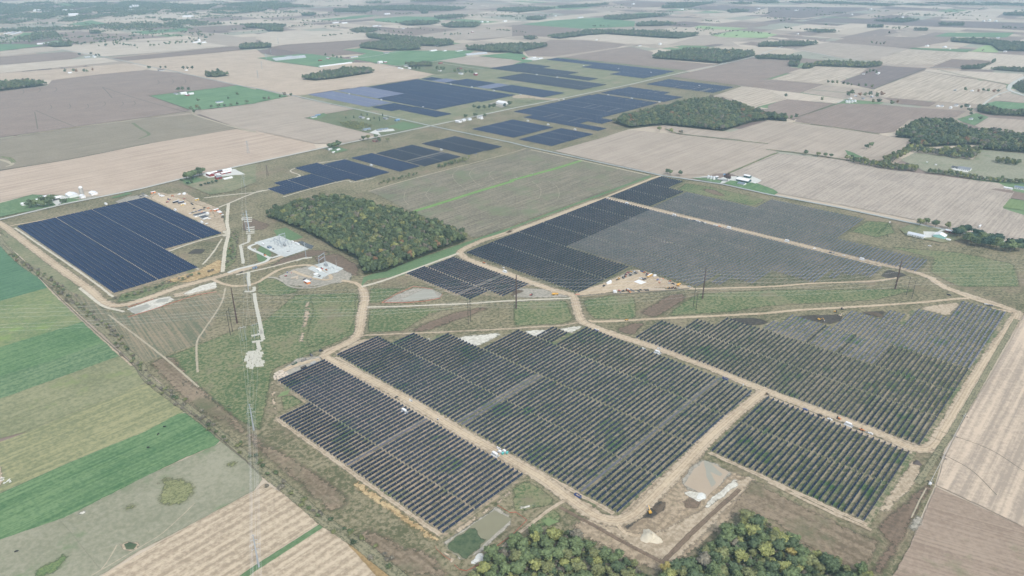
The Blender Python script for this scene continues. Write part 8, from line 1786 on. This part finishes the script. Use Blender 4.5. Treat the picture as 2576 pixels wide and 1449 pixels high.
V_('cable_stack', 'white', 'white crates by the lower left road inverter', Z(1480, 1500, (800, 520))[0], 'B', 'white crates on the roads'); V_('cable_stack', 'white', 'white crates across the road by the second inverter', T_(2, 2, 1465, 612), 'B', 'white crates on the roads'); V_('cable_stack', 'white', 'white crates at the edge of the middle block', T_(2, 2, 1315, 615), 'B', 'white crates on the roads'); V_('cable_stack', 'white', 'white crates behind the concrete trucks', T_(1, 3, 2430, 165), 'B', 'white crates on the roads')
# pale sheets and stacks of material
def stack(label, pts, h, m_, cat='pallet', name='panel_pallet', grp=None):
    P = [G(*q) for q in pts]; c = sum(P, Vector()) / len(P); o = thing(name, label, cat, (c.x, c.y, .35), 0, grp)
    n = len(P); m = MB(); m.add([(q.x - c.x, q.y - c.y, 0) for q in P] + [(q.x - c.x, q.y - c.y, h) for q in P], [(i, (i + 1) % n, n + (i + 1) % n, n + i) for i in range(n)] + [tuple(range(n, 2 * n))]); obj('stack', m, m_, o)
    m = MB(); m.box((0, 0, .1), (1.5, 1.5, .2)); obj('base', m, M_BARK, o)
stack('bright white tank liner spread in the equipment yard', [ZY(*q) for q in ((1440, 645), (1535, 602), (1640, 645), (1690, 650), (1580, 695))], .5, PAINT['white'], 'liner', 'white_liner')
stack('heap of white wrapped pallets at the left of the equipment yard', [ZY(*q) for q in ((880, 680), (960, 630), (990, 650), (985, 675), (900, 700))], 2.2, PAINT['white'], 'pallet', 'wrapped_pallets')
for k in range(8):
    u = 1740 + k * 41
    stack('long tan pallet of solar frames by the yard fence, %s from left' % ordinal(k + 1), [ZY(*q) for q in ((u - 12, 785), (u + 22, 783), (u + 42, 822), (u + 8, 826))], 1.1, PAINT['tan'], grp='tan pallets by the yard fence')
for k, (u, v) in enumerate(((840, 290), (940, 290), (935, 270))): stack('white pallet stack at the back of the construction yard, %s' % ('left', 'right', 'rear')[k], [Z1(u - 35, v + 10), Z1(u + 10, v - 12), Z1(u + 40, v - 4), Z1(u - 5, v + 14)], 1.4, PAINT['white'], grp='white pallets in the construction yard')
for k, (u, v) in enumerate(((1350, 127), (1388, 119), (1420, 110), (1455, 100), (1452, 133))): stack('cream pallet by the second substation, %s' % ('first', 'second', 'third', 'fourth', 'in front')[k], [Z3(u - 18, v - 5), Z3(u + 14, v - 12), Z3(u + 20, v + 6), Z3(u - 12, v + 13)], .9, PAINT['tan'], grp='cream pallets by the second substation')
# white feed tanks and straw by the left edge pasture
for k, (u, v, c) in enumerate(((15, 470, 'white'), (10, 495, 'white'), (45, 520, 'white'), (85, 495, 'white'), (105, 508, 'white'))):
    g = G(*T1(0, 3, u, v)); o = thing('feed_trough', 'white trough at the left edge pasture, %s from left' % ordinal((2, 1, 3, 4, 5)[k]), 'trough', (g.x, g.y, .3), .5 * k, 'white troughs at the left edge')
    m = MB(); m.lathe([(.9, 0), (1.1, .8), (.95, .8), (.8, .2)], 12); obj('bowl', m, PAINT['white'], o); m = MB(); m.box((1.8, .2, .3), (2.2, .7, .6)); obj('block', m, PAINT['white'], o)
# stone and spoil heaps
def heap(name, label, cat, pos, rx, ry, h, m_, rot='A', seed=0):
    g = G(*pos); n, k = 26, 7; m = MB(); rg = random.Random(seed); vs = []
    for j in range(k):
        f = j / (k - 1)
        for i in range(n):
            a = 2 * math.pi * i / n; w = 1 + .22 * math.sin(3 * a + seed) * (1 - f) + rg.uniform(-.08, .08)
            vs.append(((1 - f) * rx * w * math.cos(a) + .15 * rx * f, (1 - f) * ry * w * math.sin(a), h * (1 - (1 - f) ** 1.5) * rg.uniform(.9, 1.1) - .2))
    m.add(vs, [(j * n + i, j * n + (i + 1) % n, (j + 1) * n + (i + 1) % n, (j + 1) * n + i) for j in range(k - 1) for i in range(n)])
    o = obj(name, m, m_, loc=(g.x, g.y, .3), rz=rotv(rot)); tag(o, label, cat)
M_SPOIL = mat('pale_spoil', al(214, 200, 178), rough=.95, vary=.2, vscale=.3); M_EARTH = mat('dark_earth', al(104, 88, 74), rough=.95, vary=.25, vscale=.3); M_ROCK = mat('white_rock', al(226, 224, 218), rough=.9, vary=.2, vscale=.5)
heap('spoil_heap', 'pale cone of spoil between the two lower woods', 'spoil heap', T_(2, 3, 1390, 1060), 10, 8, 4.5, M_SPOIL, 'B', 1)
heap('spoil_heap', 'dark earth bank beside the yellow excavator', 'spoil heap', T_(2, 3, 1480, 760), 9, 4.5, 2.2, M_EARTH, 'A', 2)
heap('spoil_heap', 'black earth heap near the right end of the topsoil', 'spoil heap', T_(3, 2, 1080, 265), 13, 6, 3, M_EARTH, 'B', 3)
heap('spoil_heap', 'dark earth heap on the bare ground left of the corridor pole', 'spoil heap', T_(2, 2, 50, 45), 12, 6, 3, M_EARTH, 'A', 4)
heap('rock_heap', 'white rock apron at the corner of the olive pond', 'rocks', T_(1, 3, 2240, 1275), 7, 4, .8, M_ROCK, 'A', 5)
heap('rock_heap', 'white rock spillway below the muddy basin', 'rocks', T_(2, 3, 1900, 650), 7, 5, .9, M_ROCK, 'A', 6)
heap('brush_heap', 'dark brush heap at the corner of the right panel block', 'brush heap', T_(3, 3, 1500, 315), 5, 4, 1.6, mat('dead_brush', (.10, .085, .075), rough=.95, vary=.3, vscale=1.5), 'A', 7)
# pale sacks at the upper left corner of the pond block, timber mats along the galvanised line
M_SACK = mat('pinkish_sack', al(224, 206, 190), rough=.9, vary=.12, vscale=.6); M_MAT = mat('bleached_timber', al(204, 198, 184), rough=.9, vary=.18, vscale=.7)
rg = random.Random(5)
def slab(name, p, L_, W_, H_, rz, m_, lab, cat, grp, cache={}):
    k = (name, rg.randrange(3))
    if k not in cache:
        m = MB(); m.box((0, 0, H_ / 2), (L_, W_, H_), taper=.94)
        for j in range(3): m.box((0, (j - 1) * W_ / 3.1, H_ + .02), (L_ * rg.uniform(.85, .97), W_ / 3.6, .06))
        cache[k] = m.mesh(name, m_)
    o = put(name, cache[k], None, (p.x, p.y, .3), rz); tag(o, lab, cat, grp)
poly = [tuple(G(*q))[:2] for q in T(1, 2, (165, 870), (260, 830), (330, 875), (190, 940))]
for x, y in scatter(poly, 3.4, np.random.default_rng(3)): slab('bulk_sack', Vector((x, y, 0)), 2.6, 1.9, 1.2, ROWANG + rg.uniform(-.3, .3), M_SACK, 'pinkish bulk sack in the heap at the first solar row', 'sack', 'bulk sacks at the first solar row')
def mats_area(pts, where, grp, gx_=3.0):
    poly = [tuple(G(*q))[:2] for q in pts]; A_ = np.array(poly); mn, mx_ = A_.min(0), A_.max(0)
    rng = np.random.default_rng(len(where)); P = []
    u = Vector((math.cos(R(8)), math.sin(R(8)), 0)); v = Vector((-u.y, u.x, 0)); c = Vector((*((mn + mx_) / 2), 0))
    for i in range(-16, 17):
        for j in range(-30, 31):
            q = c + u * (i * 5.4 + (j % 2) * 1.2) + v * (j * 3.9); P.append((q.x, q.y))
    P = np.array(P); P = P[inside(poly, P)]
    for x, y in P: slab('timber_mat', Vector((x + rng.normal(0, .2), y + rng.normal(0, .2), 0)), 5.2, 3.6, .3, R(8) + rng.normal(0, .03), M_MAT, 'bleached timber mat in ' + where, 'timber mat', grp)
    return len(P)
ZM = lambda *pts: Z(700, 1280, *pts)
nmat = mats_area(ZM((1395, 660), (1660, 600), (1740, 590), (1760, 720), (1810, 920), (1460, 985)), 'the big square below the twin poles', 'mats of the big square')
def mats_line(pts, w, where, grp):
    P = [G(*q) for q in pts]; rng = np.random.default_rng(len(where)); n_ = 0
    for a, b in zip(P, P[1:]):
        d = b - a; k = max(1, round(d.length / 3.5)); rz = math.atan2(d.y, d.x) - R(90)
        for i in range(k):
            q = a.lerp(b, (i + .5) / k); slab('timber_mat', q + Vector((rng.normal(0, .25), rng.normal(0, .2), 0)), w, 3.3, .3, rz + rng.normal(0, .04), M_MAT, 'bleached timber mat in ' + where, 'timber mat', grp); n_ += 1
    return n_
nmat += mats_line(ZM((1668, 455), (1680, 520), (1705, 610)), 5.5, 'the neck between the twin poles and the square', 'mats of the neck')
for p_ in (((1540, 325), (1660, 300), (1740, 270)), ((1720, 200), (1750, 290), (1775, 400)), ((1560, 450), (1660, 430), (1780, 415))): nmat += mats_line(ZM(*p_), 6, 'the ring round the twin pole', 'mats round the twin pole')
nmat += mats_line(Z(900, 1088, (590, 430), (610, 600), (650, 780), (690, 960), (735, 1180), (745, 1240)), 5.5, 'the long path up to the twin pole', 'mats of the long path')
nmat += mats_line(Z(900, 1088, (395, 395), (490, 400), (590, 390), (585, 300)), 6, 'the pad at the two armed pole', 'mats of the two armed pole')
nmat += mats_line(Z(900, 1088, (475, 0), (475, 150), (485, 290)), 5.2, 'the strip across the site road', 'mats across the site road')
for p_ in (((330, 370), (545, 355)), ((330, 400), (545, 390)), ((380, 440), (545, 430))): nmat += mats_line(Z(900, 800, *p_), 4.5, 'the upper pad behind the pale blue pole', 'mats of the upper pad')
for p_ in (((440, 560), (600, 545)), ((435, 600), (600, 590)), ((430, 640), (600, 630)), ((425, 675), (600, 665))): nmat += mats_line(Z(900, 800, *p_), 4.8, 'the pad at the foot of the pale blue pole', 'mats at the pale blue pole')
nmat += mats_line(Z(900, 800, (490, 700), (478, 850), (310, 910), (340, 1080), (370, 1280)), 5.5, 'the crooked path below the pale blue pole', 'mats of the crooked path')
nmat += mats_line(Z(900, 800, (1430, 1225), (1560, 1180), (1750, 1160)), 5, 'the strip at the substation corner pole', 'mats at the substation corner pole')
print('mats', nmat)
# orange silt fences round the basins
M_SILT = mat('orange_mesh', alp(206, 118, 96), rough=.8)
def fence(label, pts, h=.6, m_=None, post=False, name='silt_fence', cat='fence', gap=8.0, grp=None):
    P = [G(*q) for q in pts]; c = P[0]; o = thing(name, label, cat, (c.x, c.y, .3), 0, grp); m = MB()
    for a, b in zip(P, P[1:]):
        d = (b - a).normalized(); n = Vector((-d.y, d.x, 0)) * .05; a2, b2 = a - c, b - c
        m.add([(a2 - n), (b2 - n), (b2 + n), (a2 + n), (a2 - n + Vector((0, 0, h))), (b2 - n + Vector((0, 0, h))), (b2 + n + Vector((0, 0, h))), (a2 + n + Vector((0, 0, h)))], [(0, 1, 5, 4), (2, 3, 7, 6), (4, 5, 6, 7), (1, 2, 6, 5), (3, 0, 4, 7)])
    obj('mesh', m, m_ or M_SILT, o)
    pm_ = MB(); pm_.box((0, 0, h / 2 + .1), (.1, .1, h + .2)); me = pm_.mesh('post', M_BARK); k = 0
    for a, b in zip(P, P[1:]):
        n = max(1, int((b - a).length / gap))
        for i in range(n):
            if k < 95: q = a.lerp(b, i / n) - c; put('post', me, o, (q.x, q.y, 0)); k += 1
fence('orange silt fence round the small retention basin, front and left', T(1, 2, (1780, 15), (1590, -15), (1400, 70), (1265, 150), (1520, 150), (1700, 135), (1850, 105), (1880, 60)))
fence('orange silt fence below the left basins', T(0, 2, (1290, 295), (1500, 230), (1860, 110), (1990, 70), (2180, 40)))
fence('orange silt fence between the left road and basins', T(0, 2, (1290, 195), (1400, 160), (1545, 115)))
fence('orange silt fence on the corner of the olive pond, left', T(1, 3, (1805, 1150), (1815, 1180), (1890, 1250), (1960, 1295)))
fence('orange silt fence in a loop below the olive pond', T(1, 3, (1995, 1340), (2050, 1390), (2120, 1400), (2280, 1320), (2400, 1170), (2576, 1040)) + T(2, 3, (150, 890), (40, 810), (-20, 815)) + T(1, 3, (2430, 740)))
fence('orange barrier at the gate of the equipment yard', [ZY(255, 905), ZY(300, 895), ZY(350, 905)], 1.1)
M_MESHF = mat('farm_fence', (.17, .165, .13), rough=.9)
fence('thin dark fence between the green pasture strips, lower left', T(0, 3, (-60, 650), (690, 315), (1440, 0)), 0.5, M_MESHF, name='farm_fence')
fence('thin dark fence from the green strip down the pasture corner', T(0, 3, (590, 880), (720, 1020), (860, 1200), (1010, 1385)), 0.5, M_MESHF, name='farm_fence', gap=5)
fence('thin dark fence across the olive hay field', T(0, 2, (1500, 940), (1380, 995), (1000, 1150), (700, 1270), (250, 1449)), 0.5, M_MESHF, name='farm_fence', gap=5)
fence('wire fence along the lower edge of the equipment yard', [ZY(350, 940), ZY(820, 905), ZY(1500, 875), ZY(2100, 830), ZY(2550, 790)], 1.8, M_MESHF, name='yard_fence', gap=5)
# saplings
_sap = MB()
V, Fq = crown_tpl('fir', 5, 7, .9, 77, None); V = V * (.28, .28, .16)
sme = bpy.data.meshes.new('sapling'); sme.from_pydata(V.tolist(), [], Fq.tolist()); a_ = sme.color_attributes.new('tint', 'FLOAT_COLOR', 'POINT'); cc = np.ones((len(V), 4)); cc[:, :3] = TINTS['fir']; a_.data.foreach_set('color', cc.astype(np.float32).ravel()); sme.materials.append(M_LEAF); sme.update()
def saplings(pts, n, lab, grp, w=5.0):
    P = smooth_line([G(*q) for q in pts], 3); rg_ = random.Random(n)
    for k in range(n):
        q = P[int(k * (len(P) - 1) / max(1, n - 1))] + Vector((rg_.uniform(-w, w) * .5, rg_.uniform(-w, w) * .5, 0))
        o = put('sapling', sme, None, (q.x, q.y, .25), rg_.uniform(0, 6)); s = rg_.uniform(.8, 1.5); o.scale = (s, s, s); tag(o, lab, 'sapling', grp)
saplings(T(3, 1, (1240, 795), (1190, 840), (1140, 880), (1125, 910)), 26, 'dark sapling in the short row up to the county road, right', 'saplings of the short row', 6)
saplings(T(3, 1, (1180, 925), (1300, 950), (1500, 985), (1700, 1020), (1900, 1050), (2200, 1110), (2400, 1150)), 70, 'dark sapling in the long row below the mint barn', 'saplings of the long row', 6)
saplings(T(0, 2, (1840, 935), (1950, 1000), (2080, 1090), (2200, 1190), (2300, 1230)), 34, 'dark sapling on the brown earth by the ditch', 'saplings by the ditch', 9)
saplings(T(1, 0, (1210, 1135), (1350, 1165), (1500, 1195), (1640, 1222)), 26, 'dark sapling in the row along the homestead road', 'saplings of the homestead road', 5)
saplings(T(0, 1, (10, 900), (50, 925), (90, 940)), 12, 'dark sapling beside the left site road', 'saplings of the left site road', 6)
# ditch scrub
for lab, pts, w, gap in (('grey green scrub lining the long ditch at lower left', T(0, 1, (120, 1110), (330, 1275), (600, 1449)) + T(0, 2, (660, 85), (900, 270), (1130, 460), (1330, 720), (1440, 850)), 8, 5.5), ('grassy scrub along the lower part of the long ditch', T(0, 2, (1500, 920), (1900, 1215), (2180, 1430)) + T(0, 3, (2300, 80), (2576, 310)) + T(1, 3, (330, 590), (690, 880), (1030, 1100), (1400, 1400)), 9, 7),
                         ('bushes between the left site road and the blue panels', T(0, 2, (1200, 110), (1400, 60), (1620, -20)) + T(0, 1, (1950, 1330), (2150, 1280)), 8, 6), ('scrub along the track west of the substation', T(0, 1, (2380, 900), (2340, 1060), (2300, 1200)), 8, 6)):
    P = smooth_line([G(*q) for q in pts], gap); rng = np.random.default_rng(int(w * 10 + gap)); Q = np.array([(q.x, q.y) for q in P]) + rng.normal(0, w / 2.5, (len(P), 2))
    VV, FF, CC = mass(Q, 1, 3.0, [('grey', 4), ('olive', 3), ('green', 2), ('dark', 1), ('rust', .3)], rng, .35, 1.8)
    o = big_mesh('scrub', np.concatenate(VV), np.concatenate(FF), M_LEAF, np.concatenate(CC)); tag(o, lab, 'scrub', None, 'stuff')
# cattle
def cow(label, pos, rz, grp):
    g = G(*pos); pts = [((-.75, 0, 1.05), .36), ((-.2, 0, 1.02), .42), ((.45, 0, 1.08), .40), ((.85, 0, 1.2), .26), ((1.15, 0, 1.05), .17), ((1.4, 0, .8), .13), ((1.58, 0, .6), .10),
           ((-.8, .24, .6), .13), ((-.86, .24, .35), .08), ((-.8, .24, .04), .08), ((-.8, -.24, .6), .13), ((-.86, -.24, .35), .08), ((-.8, -.24, .04), .08), ((.55, .22, .6), .12), ((.58, .22, .3), .08), ((.55, .22, .04), .08), ((.55, -.22, .6), .12), ((.58, -.22, .3), .08), ((.55, -.22, .04), .08), ((-1.08, 0, 1.1), .05), ((-1.16, 0, .6), .04)]
    ed = [(0, 1), (1, 2), (2, 3), (3, 4), (4, 5), (5, 6), (0, 7), (7, 8), (8, 9), (0, 10), (10, 11), (11, 12), (2, 13), (13, 14), (14, 15), (2, 16), (16, 17), (17, 18), (0, 19), (19, 20)]
    if 'cow' not in _vp:
        me = bpy.data.meshes.new('cow'); me.from_pydata([p for p, r in pts], ed, []); o = bpy.data.objects.new('cow', me); COL.objects.link(o)
        md = o.modifiers.new('skin', 'SKIN'); sv = me.skin_vertices[0].data
        for i, (p, r) in enumerate(pts): sv[i].radius = (r, r)
        sv[0].use_root = True; sb = o.modifiers.new('smooth', 'SUBSURF'); sb.levels = 1; sb.render_levels = 1; me.materials.append(mat('black_hide', (.022, .02, .02), rough=.8)); _vp['cow'] = o
    else:
        o = _vp['cow'].copy(); COL.objects.link(o)
    o.location = (g.x, g.y, .35); o.rotation_euler = (0, 0, rz); o.scale = (1.35,) * 3; tag(o, label, 'cow', grp)
cow('black cow on the green strip, upper of the pair nearer the ditch', T1(0, 3, 1593, 32), 1.2, 'black cows'); cow('black cow on the green strip, lower of the pair', T1(0, 3, 1493, 165), .1, 'black cows'); cow('black cow on the pasture in the lower left corner', T1(0, 3, 168, 1212), .4, 'black cows'); cow('black cow at the top edge of the green strip', T1(0, 2, 1658, 1404), 0, 'black cows')
# ------------------------------------------------------------ air
hz = MB(); hz.box((0, 40000, 309), (110000, 93000, 620))
hm = bpy.data.materials.new('haze'); hm.use_nodes = True
hn = hm.node_tree; hn.nodes.remove(hn.nodes['Principled BSDF'])
pvv = hn.nodes.new('ShaderNodeVolumePrincipled')
pvv.inputs['Color'].default_value = (.56, .82, 1.0, 1); pvv.inputs['Density'].default_value = HAZE_DENSITY; pvv.inputs['Anisotropy'].default_value = 0.0
hn.links.new(pvv.outputs[0], hn.nodes['Material Output'].inputs['Volume'])
haze = obj('haze', hz, hm); tag(haze, 'pale blue haze over the farmland', 'haze', None, 'stuff')
